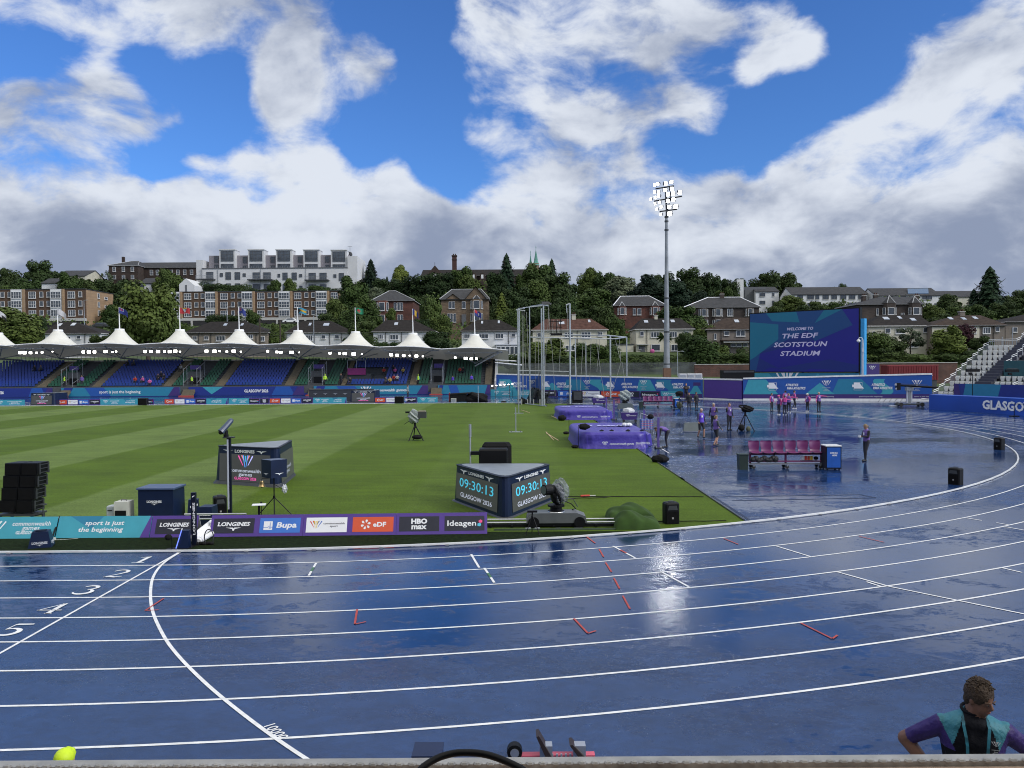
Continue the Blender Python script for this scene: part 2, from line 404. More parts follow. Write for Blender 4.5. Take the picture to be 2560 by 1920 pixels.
wx = gmath('ADD',sp.outputs[0],gmath('MULTIPLY',gmath('SUBTRACT',gnoise(.5),.5),.35))
ph = gmath('MULTIPLY',gmath('ADD',wx,9.0),PI/5.6)
sn = gmath('SINE',ph);stripe = gmr(sn,-.10,.10)
amp = gmr(sp.outputs[0],-3,-13,.18,1)
stripe = gmath('MULTIPLY',gmath('SUBTRACT',1.0,stripe),amp)
mx = t.nodes.new('ShaderNodeMix');mx.data_type = 'RGBA';t.links.new(stripe,mx.inputs[0])
mx.inputs[6].default_value = (.066,.113,.006,1);mx.inputs[7].default_value = (.106,.160,.035,1)
hs = t.nodes.new('ShaderNodeHueSaturation');t.links.new(mx.outputs[2],hs.inputs['Color'])
vv = gmath('ADD',gmath('MULTIPLY',gnoise(14,6),.8),gmath('ADD',gmath('MULTIPLY',gnoise(.35,4),.5),gmath('MULTIPLY',gnoise(1.1,5,(.35,2.2,1)),.45)))
t.links.new(gmr(vv,.55,1.2,.66,1.34),hs.inputs['Value']);t.links.new(hs.outputs[0],b.inputs['Base Color'])
b.inputs['Roughness'].default_value = .75;b.inputs['Specular IOR Level'].default_value = .15
bp = t.nodes.new('ShaderNodeBump');bp.inputs['Distance'].default_value = .03;bp.inputs['Strength'].default_value = .6
t.links.new(gnoise(40,5),bp.inputs['Height']);t.links.new(bp.outputs[0],b.inputs['Normal'])
GX = 6.45
mb = MB()
pts = []
for i in range(41):
    a = -PI/2+ (math.acos(0)-math.acos((GX-CX)/36.35))*i/40
    pts.append((CX+math.cos(a)*36.35,CY+math.sin(a)*36.35))
a_end = math.acos((GX-CX)/36.35)
near = [(CX+math.cos(-a)*36.35,CY+math.sin(-a)*36.35,.012) for a in [PI/2+(a_end-PI/2)*i/24 for i in range(25)]]
farp = [(CX+math.cos(a)*36.35,CY+math.sin(a)*36.35,.012) for a in [a_end+(PI/2-a_end)*i/24 for i in range(25)]]
mb.poly([(-140,Y0+.15,.012)]+near+farp+[(-140,Y0+2*RK-.15,.012)],gm)
o = mb.build('infield_grass');tag(o,kind='structure')
# darker synthetic verge between the boards and the kerb
turf = mat('verge_turf',(.011,.021,.006),.95,spec=.1,var=.45,scale=9,bump=1,bscale=120)
mb = MB();pz = .018
yv = 20.75
va = math.asin(min(1,(CY-yv)/36.33))
mb.poly([(-140,Y0+.17,pz)]+[(CX+math.cos(-a)*36.33,CY+math.sin(-a)*36.33,pz) for a in [PI/2+(va-PI/2)*i/24 for i in range(25)]]+[(-140,yv,pz)],turf)
tag(mb.build('verge_grass'),kind='structure')
# timber edge between grass and the blue area
mb = MB();ye0 = CY-math.sqrt(36.3**2-(GX-CX)**2)
for i in range(8):
    y0 = ye0+.1+i*(100-ye0*1.0)/8*.78;mb.box((GX+.02,y0+4.2,.02),(.05,8.3,.05),SteelD)
tag(mb.build('grass_edging'),kind='structure')

# ------------------------------------------------------------------ markings
mk = MB();ZL = .008
for k in range(1,9):
    rr = RK+1.22*k;hw = .026
    arc_strip(mk,rr-hw,rr+hw,-PI/2,PI/2,ZL,WhiteLine,160)
    for yy in (Y0-1.22*k,Y0+2*RK+1.22*k):
        mk.poly([(-140,yy-hw,ZL),(XF,yy-hw,ZL),(XF,yy+hw,ZL),(-140,yy+hw,ZL)],WhiteLine)
gf = F((0,0,0),(1,0,0),(0,1,0))
def gline(pts,wd,m,z=.0105,clampw=None):
    mk.stroke(gf,[tuple(G(x,y)[:2]) for x,y in pts],wd,z,m)
mk.stroke(gf,[(XF,Y0-.06),(XF,Y0-1.22*8)],.05,.010,WhiteLine)
# ten thousand metre start curve, smoothed
cp = [(447.6,1383),(430,1394),(413,1405),(398,1419),(388,1433),(380,1450),(376.4,1474),(376.4,1502.8),(380.5,1527),(390.6,1555.7),(415,1602.5),(440,1635),(472,1669.6),(515,1711),(561.5,1751),(625,1801),(691.7,1849.8),(769,1901.5),(840,1945)]
W = [G(x,y) for x,y in cp]
for _ in range(2):
    Q = [W[0]]
    for a,b2 in zip(W,W[1:]):Q += [a*.75+b2*.25,a*.25+b2*.75]
    Q.append(W[-1]);W = Q
mk.stroke(gf,[(p.x,p.y) for p in W],.055,.0115,WhiteLine)
for seg in [[(790.5,1408.5),(772,1440)],[(1178,1386.7),(1198,1420)],[(1211,1421),(1235.7,1457.5)],[(1532.7,1366),(1587.7,1395.6)],[(1652.8,1430),(1722,1468)],
            [(1941,1366),(2028.5,1393)],[(2094.6,1431),(2223,1467)],[(2223,1467),(2560,1536)],[(2166.6,1455.5),(2205,1468)],[(2505,1420.5),(2555,1432)],
            [(2416.8,1295.7),(2454.7,1302)],[(2491,1307.5),(2527,1313.8)],[(2514,1317.8),(2560,1326)],[(1651,1120),(1673,1133.6)]]:
    gline(seg,.05,WhiteLine)
def sub(a,b2,t0,t1):return [(a[0]+(b2[0]-a[0])*t,a[1]+(b2[1]-a[1])*t) for t in (t0,t1)]
gline(sub((790.5,1408.5),(772,1440),.35,.65),.052,GreenP,.0135);gline(sub((1211,1421),(1235.7,1457.5),.35,.65),.052,GreenP,.0135)
gline(sub((1532.7,1366),(1587.7,1395.6),.33,.6),.052,RedP,.0135)
for seg in [[(1463.5,1340.7),(1488,1359)],[(1498,1374),(1509,1393.6)],[(1514,1407.8),(1528.7,1431)],[(1534.8,1446.5),(1549,1473)],[(1557,1491),(1575,1524)],
            [(1435,1548),(1469.7,1585)],[(1469.7,1585),(1490,1578.7)],[(409,1497.5),(363,1528)],[(363,1528),(397,1526)],[(893,1525),(887,1562)],[(887,1562),(915,1556)],
            [(1809,1347),(1846,1362)],[(2147,1341.6),(2211,1357)],[(2001,1558.6),(2081,1598.6)],[(2081,1598.6),(2093.5,1589.7)]]:
    gline(seg,.036,RedP,.0145)
# lane numerals, broad and narrow strokes
def numeral(n,cx,cy,s):
    def st_(pts,ws):mk.stroke(gf,[(cx+(x-.35)*s*1.0,cy+(y-.5)*s) for x,y in pts],[q*s*.84 for q in ws],.0125,WhiteLine)
    def arc(x,y,rx,ry,a0,a1,k=14):return [(x+rx*math.cos(R(a0+(a1-a0)*i/k)),y+ry*math.sin(R(a0+(a1-a0)*i/k))) for i in range(k+1)]
    if n == 1:st_([(.36,.03),(.40,.98)],[.17,.17]);st_([(.14,.03),(.60,.03)],[.06,.06]);st_([(.12,.80),(.26,.86),(.40,.97)],[.03,.07,.08])
    if n == 2:
        p = arc(.36,.72,.24,.24,165,-25);st_(p,[.13-.07*abs(i-10)/10 if i < 10 else .16 for i in range(15)])
        st_([(.58,.63),(.42,.40),(.10,.06)],[.14,.08,.05]);st_([(.08,.06),(.30,.09),(.48,.04),(.68,.14)],[.05,.14,.13,.04])
    if n == 3:
        st_(arc(.34,.74,.22,.20,160,-80),[.05+.10*math.sin(PI*i/14) for i in range(15)]);st_(arc(.32,.28,.28,.26,85,-165),[.05+.13*math.sin(PI*i/14) for i in range(15)])
    if n == 4:st_([(.50,.02),(.50,.98)],[.17,.17]);st_([(.50,.97),(.04,.30)],[.05,.05]);st_([(.02,.33),(.74,.33)],[.07,.07]);st_([(.40,.03),(.62,.03)],[.05,.05])
    if n == 5:
        st_([(.20,.92),(.66,.94)],[.15,.09]);st_([(.19,.95),(.15,.52)],[.05,.05]);st_(arc(.33,.31,.27,.27,135,-160),[.05+.13*math.sin(PI*i/14) for i in range(15)])
for n,(zx,zy) in zip((1,2,3,4,5),((880,148),(722,233),(536,333),(318,448),(82,578))):
    g = G(zx*.4069,1340+zy*.4069);numeral(n,g.x,g.y,.62)
g = G(691.6,1831);mk.text(F((g.x,g.y,.0125),(.62,-.78,0),(.78,.62,0)),'10000',0,0,.14,WhiteLine,0,.01)
o = mk.build('track_markings');tag(o,kind='structure')
# a few faint seams in the blue area beside the bend
sm = MB();seam = mat('surface_seam',(.008,.02,.06),.5)
for a,b2 in (((1765,1243),(2150,1237)),((2150,1237),(2190,1245)),((2190,1245),(1830,1252)),((1780,1240),(1885,1308))):
    sm.stroke(gf,[tuple(G(*a)[:2]),tuple(G(*b2)[:2])],.09,.009,seam)
tag(sm.build('surface_seams'),kind='structure')

# inner kerb: raised white rail on small feet
kb = MB();kr = mat('kerb_white',(.75,.77,.78),.3,coat=.3)
def kerb_line(pts,close=False):
    for i in range(len(pts)-1):
        a,b2 = V3(pts[i]),V3(pts[i+1]);kb_p.append((a,b2))
kb_p = []
arc = [(CX+math.cos(a)*RK,CY+math.sin(a)*RK,0) for a in [-PI/2+PI*i/72 for i in range(73)]]
line = [(-140+i*4,Y0,0) for i in range(33)]+[(XF,Y0,0)]+arc[1:]+[(XF-4*i,Y0+2*RK,0) for i in range(1,34)]
def ribbon(mbb,line,h0,h1,wd,m):
    n = len(line);P = []
    for i,p in enumerate(line):
        a,c = V3(line[max(0,i-1)]),V3(line[min(n-1,i+1)]);d = (c-a).normalized();nn = V3((-d.y,d.x,0))*wd/2;p = V3(p)
        P += [p-nn+V3((0,0,h0)),p+nn+V3((0,0,h0)),p+nn+V3((0,0,h1)),p-nn+V3((0,0,h1))]
    fs = []
    for i in range(n-1):
        b3 = 4*i;fs += [(b3+j,b3+4+j,b3+4+(j+1) % 4,b3+(j+1) % 4) for j in range(4)]
    mbb.add(P,fs,m)
ribbon(kb,line,.022,.062,.06,kr)
joint = mat('kerb_joint',(.25,.26,.28),.5)
for i,p in enumerate(line):
    if -40 < p[0] and i % 1 == 0:
        q = V3(p);kb.box((q.x,q.y-.0,.018),(.09,.12,.034),joint if p[1] < 60 else kr,rz=0)
tag(kb.build('track_kerb'),kind='structure')
# ------------------------------------------------------------------ printed designs
def vlogo(mb,f,cx,cy,w_,m,d=.006,cols=None):
    S = [((-.50,.42),(-.17,-.30)),((-.27,.45),(-.12,.08)),((-.16,.45),(-.035,-.42)),((0,.42),(0,-.02)),((.16,.45),(.035,-.42)),((.27,.45),(.12,.08)),((.50,.42),(.17,-.30))]
    for i,(a,b_) in enumerate(S):
        mm = m if not cols else cols[i % len(cols)]
        mb.stroke(f,[(cx+b_[0]*w_,cy+b_[1]*w_*.75),(cx+a[0]*w_,cy+a[1]*w_*.75)],[.03*w_,.085*w_],d,mm)
def wings(mb,f,cx,cy,w_,m,d=.006):
    mb.fpoly(f,[(cx-w_*.5,cy+.08*w_),(cx-.04*w_,cy-.02*w_),(cx-.04*w_,cy+.08*w_)],d,m)
    mb.fpoly(f,[(cx+w_*.5,cy+.08*w_),(cx+.04*w_,cy+.08*w_),(cx+.04*w_,cy-.02*w_)],d,m)
    mb.fpoly(f,[(cx-.09*w_,cy+.03*w_),(cx-.05*w_,cy-.12*w_),(cx+.05*w_,cy-.12*w_),(cx+.09*w_,cy+.03*w_)],d+.001,m)
def serif_line(mb,f,t,cx,cy,h,m,d,w_=None,shear=0,rot=0):
    "capital lettering with small slab serifs"
    mb.text(f,t,cx,cy,h,m,d,.035,shear,w_,rot)
    vs,fs,W_ = txt_geo(t,.035,shear);k = (w_ or W_*h/.7)
    if rot == 0:
        n = len(t)
        for i,c in enumerate(t):
            if c in 'LNIEFH':
                x = cx-k/2+k*(i+.45)/n
                if c in 'LE':mb.frect(f,x-k/n*.42,cy-h/2,x-k/n*.05,cy-h/2+h*.12,d+.0005,m);mb.frect(f,x-k/n*.42,cy+h/2-h*.12,x-k/n*.05,cy+h/2,d+.0005,m)
                if c in 'NI':mb.frect(f,x-k/n*.36,cy-h/2,x+k/n*.02,cy-h/2+h*.12,d+.0005,m);mb.frect(f,x-k/n*.3,cy+h/2-h*.12,x+k/n*.1,cy+h/2,d+.0005,m)
def P_longines(mb,f,u0,u1,h,d=.004,bg=Charcoal):
    mb.frect(f,u0,0,u1,h,d,bg);c = (u0+u1)/2;wd = u1-u0
    serif_line(mb,f,'LONGINES',c,h*.62,h*.25,InkW,d+.003,wd*.80,.18);wings(mb,f,c,h*.30,wd*.38,InkW,d+.003)
def P_bupa(mb,f,u0,u1,h,d=.004,bg=None):
    mb.frect(f,u0,0,u1,h,d,BlueB);wd = u1-u0;s = h*.58
    a = u0+wd*.10;b_ = h*.2;mb.frect(f,a,b_,a+s,b_+s,d+.003,InkW)
    mb.stroke(f,[(a,b_+s*.3),(a+s*.5,b_+s*.3),(a+s*.58,b_+s*.45),(a+s*.66,b_+s*.1),(a+s*.74,b_+s*.9),(a+s*.82,b_+s*.15),(a+s*.88,b_+s*.32),(a+s,b_+s*.3)],s*.05,d+.005,BlueB)
    mb.text(f,'Bupa',u0+wd*.66,h*.53,h*.36,InkW,d+.003,.03,.15,wd*.50)
YellowI = mat('print_yellow',(.7,.5,.05),.5);RedI = mat('print_red',(.6,.04,.03),.5);BlueI = mat('print_blue',(.03,.12,.5),.5);DarkI = mat('print_dark',(.03,.03,.06),.5)
PinkI = mat('print_pink',(.8,.08,.25),.5);CyanI = mat('print_cyan',(.08,.5,.7),.5)
def P_sport_white(mb,f,u0,u1,h,d=.004,bg=None):
    mb.frect(f,u0,0,u1,h,d,InkW);wd = u1-u0
    vlogo(mb,f,u0+wd*.24,h*.52,wd*.28,RedI,d+.003,[RedI,RedI,YellowI,YellowI,YellowI,BlueI,BlueI])
    mb.text(f,'commonwealth',u0+wd*.68,h*.60,h*.13,DarkI,d+.003,.008,.0,wd*.52);mb.text(f,'sport',u0+wd*.68,h*.42,h*.13,DarkI,d+.003,.008,0,wd*.19)
def P_edf(mb,f,u0,u1,h,d=.004,bg=None):
    mb.frect(f,u0,0,u1,h,d,Orange);wd = u1-u0;cx_,cy_ = u0+wd*.32,h*.5
    for i in range(6):
        a = i*PI/3+.3;r0,r1 = h*.10,h*.33
        mb.fpoly(f,[(cx_+math.cos(a)*r0,cy_+math.sin(a)*r0),(cx_+math.cos(a+.35)*r1*.75,cy_+math.sin(a+.35)*r1*.75),(cx_+math.cos(a+.15)*r1,cy_+math.sin(a+.15)*r1),
                     (cx_+math.cos(a-.15)*r1,cy_+math.sin(a-.15)*r1),(cx_+math.cos(a-.30)*r1*.8,cy_+math.sin(a-.30)*r1*.8)],d+.003,InkW)
    mb.text(f,'eDF',u0+wd*.66,h*.5,h*.30,InkW,d+.003,.035,0,wd*.32)
def P_hbo(mb,f,u0,u1,h,d=.004,bg=Charcoal):
    mb.frect(f,u0,0,u1,h,d,bg);wd = u1-u0
    mb.text(f,'HBO',u0+wd*.5,h*.68,h*.32,InkW,d+.003,.05,0,wd*.40);mb.text(f,'max',u0+wd*.5,h*.33,h*.36,InkW,d+.003,.035,0,wd*.38)
def P_ideagen(mb,f,u0,u1,h,d=.004,bg=Charcoal):
    mb.frect(f,u0,0,u1,h,d,bg);wd = u1-u0
    mb.text(f,'Ideagen',u0+wd*.43,h*.52,h*.36,InkW,d+.003,.015,0,wd*.72)
    for cx_,cy_,m in ((.90,.62,PinkI),(.87,.40,CyanI)):
        x,y,s = u0+wd*cx_,h*cy_,h*.12;mb.fpoly(f,[(x-s,y-s*.5),(x,y-s),(x+s,y-s*.5),(x+s,y+s*.6),(x,y+s),(x-s,y+s*.5)],d+.003,m)
def P_games(mb,f,u0,u1,h,d=.004,bg=None):
    mb.frect(f,u0,0,u1,h,d,Teal);wd = u1-u0
    vlogo(mb,f,u0+wd*.27,h*.52,min(wd*.42,h*.85),InkW,d+.003)
    mb.text(f,'commonwealth',u0+wd*.70,h*.69,h*.20,InkW,d+.003,.008,.12,wd*.46);mb.text(f,'games',u0+wd*.70,h*.49,h*.20,InkW,d+.003,.008,.12,wd*.21)
    mb.text(f,'GLASGOW 2026',u0+wd*.70,h*.27,h*.13,InkW,d+.003,.03,.12,wd*.34)
def P_begin(mb,f,u0,u1,h,d=.004,bg=None,tail=True):
    mb.frect(f,u0,0,u1,h,d,Teal);wd = u1-u0
    mb.fpoly(f,[(u0+wd*.12,h),(u0+wd*.36,h*.4),(u0+wd*.48,h)],d+.001,TealD)
    if tail:mb.fpoly(f,[(u1-wd*.10,0),(u1,0),(u1,h),(u1-wd*.015,h)],d+.0015,Purple)
    mb.text(f,'sport is just',u0+wd*.5,h*.69,h*.20,InkW,d+.003,.018,.12,wd*.42);mb.text(f,'the beginning',u0+wd*.47,h*.39,h*.20,InkW,d+.003,.018,.12,wd*.48)

# ------------------------------------------------------------------ A-frame boards by the finish
def aboard(p0,p1,draw,label,base=Purple,margin=.0,h=.575,lean=.24,end=True,group='advertising boards along the near kerb'):
    p0,p1 = V3(p0),V3(p1);c = (p0+p1)/2;rt_ = empty('advertising_board',c,label,'advertising board',group)
    U = (p1-p0).normalized();L_ = (p1-p0).length;back = V3((-U.y,U.x,0))
    o0 = p0-c;f = F(o0+V3((0,0,.012)),U,back*lean+V3((0,0,h*.92)));mb = MB()
    mb.fbox(f,0,0,L_,h,-.016,0,base);draw(mb,f,L_,h);mb.build('front_panel',rt_)
    f2 = F(o0+U*L_+back*lean*2.05+V3((0,0,.012)),-U,-back*lean+V3((0,0,h*.92)));mb = MB();mb.fbox(f2,0,0,L_,h-.004,-.016,0,mat('board_back',(.42,.42,.44),.6));mb.build('back_panel',rt_)
    return rt_
Df = lambda px,py:G(px,py)
def two(fa,fb):
    def dr(mb,f,L_,h):
        for k,fn in enumerate((fa,fb)):
            g = F(f.p(0,h*.16),f.U,f.V);fn(mb,g,L_*(k*.5+.03),L_*(k*.5+.47),h*.68)
    return dr
def one(fn,m=.05,mv=.16):
    def dr(mb,f,L_,h):fn(mb,F(f.p(0,h*mv),f.U,f.V),L_*m,L_*(1-m),h*(1-2*mv))
    return dr
full = lambda fn:(lambda mb,f,L_,h:fn(mb,f,0,L_,h))
aboard(G(-75,1349),G(134,1347.5),full(P_games),'teal commonwealth games board behind the small navy floor box',Teal)
aboard(G(138,1347),G(372,1345.5),full(P_begin),'teal board reading sport is just the beginning',Teal)
aboard(G(373.5,1345.5),G(489,1344.5),one(P_longines,.10),'purple board with one charcoal panel, left of the cable gap',Purple)
xs_ = [523,755.5,989.5,1218];ys_ = [1344,1341.5,1338.8,1336]
for i,(fa,fb,lb) in enumerate(((P_longines,P_bupa,'purple board with charcoal LONGINES and blue Bupa panels'),(P_sport_white,P_edf,'purple board with white commonwealth sport and orange eDF panels'),(P_hbo,P_ideagen,'purple board with HBO max and Ideagen panels beside the camera rail'))):
    lb = lb.replace('LONGINES','watch').replace('Bupa','health').replace('eDF','energy').replace('HBO max and Ideagen','two charcoal')
    aboard(G(xs_[i]+(.6 if i else 0),ys_[i]),G(xs_[i+1],ys_[i+1]),two(fa,fb),lb,Purple)

# ------------------------------------------------------------------ small builders
def tripod(root,top,h,spread,m=Black,r=.012,n=3,a0=.5,name='leg'):
    for i in range(n):
        a = a0+2*PI*i/n;mb = MB();mb.tube([(top[0],top[1],h),(top[0]+math.cos(a)*spread,top[1]+math.sin(a)*spread,.01)],[r*1.2,r],m,6)
        mb.ell((top[0]+math.cos(a)*spread,top[1]+math.sin(a)*spread,.015),r*1.6,Rubber,6,4);mb.build(name,root)
def bevel_box(mb,c,d,m,b_=.03,rz=0,top=1.0):
    "box with cut upright and top edges"
    x,y,z = d[0]/2,d[1]/2,d[2];ca,sa = math.cos(rz),math.sin(rz);R_ = []
    def ring(zz,k,ins):
        X,Y = x*k-ins,y*k-ins;bb = b_
        return [(a*ca-q*sa+c[0],a*sa+q*ca+c[1],c[2]+zz) for a,q in ((-X+bb,-Y),(X-bb,-Y),(X,-Y+bb),(X,Y-bb),(X-bb,Y),(-X+bb,Y),(-X,Y-bb),(-X,-Y+bb))]
    rings = [ring(0,1,0),ring(z-b_,1+(top-1)*(1-b_/z),0),ring(z,top,b_*.7)]
    P = sum(rings,[]);fs = [(8*r+i,8*r+(i+1) % 8,8*(r+1)+(i+1) % 8,8*(r+1)+i) for r in range(2) for i in range(8)]+[tuple(range(7,-1,-1)),tuple(range(16,24))]
    mb.add(P,fs,m)
Grille = mat('speaker_grille',(.005,.005,.006),.8,bump=1,bscale=220,spec=.15)
def pa_speaker(loc,rz,label,h=.60,w_=.36,d=.34):
    r = empty('loudspeaker',loc,label,'loudspeaker','loudspeakers standing on the ground',rz);mb = MB()
    bevel_box(mb,(0,0,0),(w_,d,h),Black,.04);mb.build('cabinet',r)
    f = F((-w_/2+.03,-d/2-.004,.03),(1,0,0),(0,0,1));mb = MB();mb.frect(f,0,0,w_-.06,h*.55,.003,Grille);mb.build('grille',r)
    mb = MB();mb.fpoly(f,[(.03,h*.62),(w_-.09,h*.62),(w_-.12,h*.82),(.06,h*.82)],.004,mat('horn_grey',(.05,.055,.06),.4));mb.build('horn',r)
    mb = MB();mb.tube([(-.07,0,h-.01),(-.07,0,h+.03),(.07,0,h+.03),(.07,0,h-.01)],.012,SteelD,6);mb.build('handle',r)
    mb = MB();mb.box((0,-d/2-.006,h*.30),(.05,.008,.05),mat('badge_grey',(.3,.3,.3),.4));mb.build('badge',r)
    return r
pa_speaker(G(1677,1309),.15,'black loudspeaker by the kerb beside the green turf heap',.60,.40,.32)
pa_speaker(G(2389,1211),-1.0,'black loudspeaker on the blue bend just inside the white kerb',.60,.42,.32)
pa_speaker(G(2498,1124),-1.2,'farther black loudspeaker standing against the curve of the kerb',.60,.42,.32)
pa_speaker((G(500,1330).x-.25,23.2,0),.5,'black loudspeaker on grass behind the tall navy lettered post',.62,.36,.34)

# line array on the left
c = V3(((52-1280)/FPX*22.2,22.2,0));ar = empty('speaker_stack',c,'tall leaning black stack of four double loudspeakers at the left edge','loudspeaker stack',rz=-.03)
for k in range(4):
    z0 = .40+k*.345;xo = .055*k-.04
    mb = MB()
    for s in (-1,1):
        mb.hexa([(s*.235-.225+xo,-.28,z0),(s*.235+.225+xo,-.28,z0+.0),(s*.235+.205+xo,.25,z0+.02),(s*.235-.205+xo,.25,z0+.02),
                 (s*.235-.225+xo+.03,-.30,z0+.342),(s*.235+.225+xo+.03,-.30,z0+.342),(s*.235+.205+xo+.03,.25,z0+.335),(s*.235-.205+xo+.03,.25,z0+.335)],Black)
    mb.build('cabinet',ar)
    mb = MB()
    for s in (-1,1):mb.box((s*.235+xo+.01,-.298,z0+.165),(.40,.012,.29),Grille)
    mb.build('grille',ar)
    mb = MB()
    for q in (.06,.17,.28):mb.box((.475+xo,.05,z0+q),(.03,.42,.02),SteelD)
    mb.box((.49+xo,-.2,z0+.17),(.03,.05,.30),SteelD);mb.box((.485+xo,.2,z0+.17),(.03,.05,.30),SteelD);mb.build('rigging_frame',ar)
mb = MB();mb.box((-.05,0,.33),(1.05,.6,.05),SteelD);mb.box((-.05,0,.05),(1.1,.7,.05),SteelD)
for a in (-.5,.4):mb.box((a,-.25,.19),(.06,.06,.26),SteelD);mb.box((a,.25,.19),(.06,.06,.26),SteelD)
mb.tube([(.45,-.2,.30),(.75,-.3,.38)],.025,SteelD);mb.build('base_frame',ar)
mb = MB();mb.tube([(.75,-.3,.0),(.75,-.3,.62)],.018,SteelD);mb.cyl((.75,-.3,.62),.10,.02,SteelD);mb.cyl((.75,-.3,0),.12,.02,Galv);mb.build('outrigger',ar)

# navy timing box
c = V3((-9.95,22.35,0));r = empty('timing_cabinet',c,'large navy timing box with white lettering and a pale lid on the grass','equipment box',rz=-.02);mb = MB()
mb.box((0,0,.5),(1.0,.75,1.0),Navy,0,.98);mb.build('body',r)
mb = MB();bevel_box(mb,(0,0,1.0),(1.06,.80,.05),mat('lid_blue',(.05,.08,.16),.3),.01);mb.build('lid',r)
mb = MB();f = F((0,-.385,.62),(1,0,0),(0,.02,1));serif_line(mb,f,'LONGINES',-.03,.05,.062,InkW,.006,.42,0);wings(mb,f,-.03,-.02,.2,InkW);mb.build('lettering',r)
r = empty('small_timing_box',(-9.15,22.6,0),'small tapered navy box leaning against the big navy timing box','equipment box',rz=.3);mb = MB();mb.box((0,0,.42),(.32,.3,.42),Navy,0,.8);mb.box((0,0,.1),(.2,.2,.2),NavyD);mb.build('body',r)
mb = MB();mb.fpoly(F((-.08,-.158,.40),(1,0,0),(0,.1,1)),[(0,0),(.2,.06),(.2,.12),(0,.06)],.004,InkW);mb.build('emblem',r)
# beige boxes
Beige = mat('beige_case',(.52,.53,.48),.5);
c = A(306,1289,22.1);r = empty('beige_case',(c.x,22.1,0),'beige cube case with a black front and top handle behind the teal board','equipment case');mb = MB()
mb.box((0,.1,.36),(.40,.40,.60),Beige,0,.94);mb.build('body',r)
mb = MB();mb.box((0,-.105,.25),(.30,.02,.34),Black);mb.build('front_panel',r)
mb = MB();mb.tube([(-.07,.1,.655),(-.07,.1,.70),(.07,.1,.70),(.07,.1,.655)],.01,SteelD,6);mb.build('handle',r)
c = A(277,1289,22.2);r = empty('grey_case',(c.x,22.3,0),'small pale grey case next to the beige cube case','equipment case');mb = MB();bevel_box(mb,(0,0,0),(.22,.3,.52),mat('pale_grey',(.45,.5,.54),.5),.03);mb.build('body',r);mb = MB();mb.box((0,-.155,.40),(.12,.01,.03),SteelD);mb.build('latch',r)
# small navy box with speaker behind gap
c = A(517,1290,21.9);r = empty('navy_floor_box',(c.x,22.0,0),'low navy wedge box in the gap behind the long purple board','equipment box');mb = MB();mb.box((0,0,.27),(.42,.5,.54),Navy,0,.85);mb.build('body',r)
mb = MB();f = F((0,-.24,.33),(1,0,0),(0,.08,1));serif_line(mb,f,'LONGINES',0,0,.05,InkW,.006,.32,0);mb.build('lettering',r)
# rail ends behind the gap
mb = MB()
for z in (.25,.38):mb.tube([(-9.0,21.6,z),(-7.3,21.6,z)],.025,Alu,8)
for x in (-8.9,-8.2,-7.4):mb.box((x,21.6,.13),(.08,.3,.26),Black)
single(mb,'rail_section','silver rail pair on black feet seen through the gap in the boards','camera rail')

# tall pole with the finish camera
c = V3((-8.0,22.3,0));r = empty('camera_post',c,'tall dark post with a silver strip carrying a tilted finish camera','camera post');mb = MB()
mb.box((0,0,1.20),(.10,.09,2.4),NavyD);mb.build('pole',r);mb = MB();mb.box((-.022,-.050,1.38),(.042,.016,1.98),InkG);mb.build('silver_strip',r)
mb = MB();mb.cyl((0,0,0),.22,.03,SteelD);mb.build('base',r)
mb = MB();mb.box((.0,0,2.42),(.30,.16,.035),SteelD);mb.cyl((-.08,0,2.44),.07,.07,Black);mb.build('mount_plate',r)
mb = MB();q = Matrix.Rotation(R(-42),3,'Y');a = V3((-.18,-.12,2.58));b_ = V3((.05,.14,2.92))
mb.tube([a,a.lerp(b_,.15),a.lerp(b_,.9),b_],[.10,.085,.075,.05],mat('camera_shell',(.05,.07,.12),.3),10);mb.ell(a-V3((.0,.0,.0)),.07,Black,10,6);mb.tube([(-.07,-.02,2.50),(-.07,0,2.62)],.05,Black);mb.build('finish_camera',r)
mb = MB();mb.box((-7.05,21.9,.58),(.36,.25,.02),InkW,.2);mb.box((-7.05,21.9,.29),(.05,.05,.58),Black);single(mb,'paper_stand','white sheet on a low stand just behind the watch board','stand')

# bell stand with small display box
c = A(686,1286,22.9);c.z = 0;r = empty('bell_stand',c,'black tripod with a navy lap display box and a brass bell','bell stand')
tripod(r,(0,0),.62,.55,r=.013,n=4,a0=.3);mb = MB();mb.tube([(0,0,.12),(0,0,1.22)],.018,Black);mb.cyl((0,0,.58),.035,.08,Black);mb.build('pole',r)
mb = MB();mb.prism([(-.36,.02),(0,-.26),(.36,.05),(0,.22)][:3]+[(.05,.3)],1.20,1.72,Navy,top=[(-.37,.03),(0,-.27),(.37,.06),(.05,.3)],mtop=mat('lid_blue',(0,0,0)));mb.build('display_box',r)
mb = MB();f = F((-.36,.02,1.28),(.36,-.28,0),(0,0,1));wings(mb,f,.22,.03,.26,InkW);f = F((0,-.26,1.28),(.36,.31,0),(0,0,1));wings(mb,f,.25,.03,.28,InkW);mb.build('emblem',r)
mb = MB();mb.lathe((-.32,-.1,.95),[(.01,.17),(.05,.165),(.06,.13),(.07,.06),(.105,.0),(.10,-.01)],mat('brass',(.35,.25,.12),.3,.9),16)
mb.tube([(-.32,-.1,1.12),(-.32,-.1,1.18),(0,0,1.18)],.01,Black,6);mb.ell((-.32,-.1,.93),.025,Black,8,6);mb.build('bell',r)
mb = MB();mb.tube([(0,0,1.0),(.25,0,.85),(.30,0,.80)],.008,Black,6);mb.ell((.31,-.02,.86),(.08,.07,.13),mat('silver_bag',(.6,.62,.65),.25,.3,bump=1,scale=12),10,8,lambda v:1+.15*math.sin(9*v.x+5*v.z));mb.build('bagged_lamp',r)
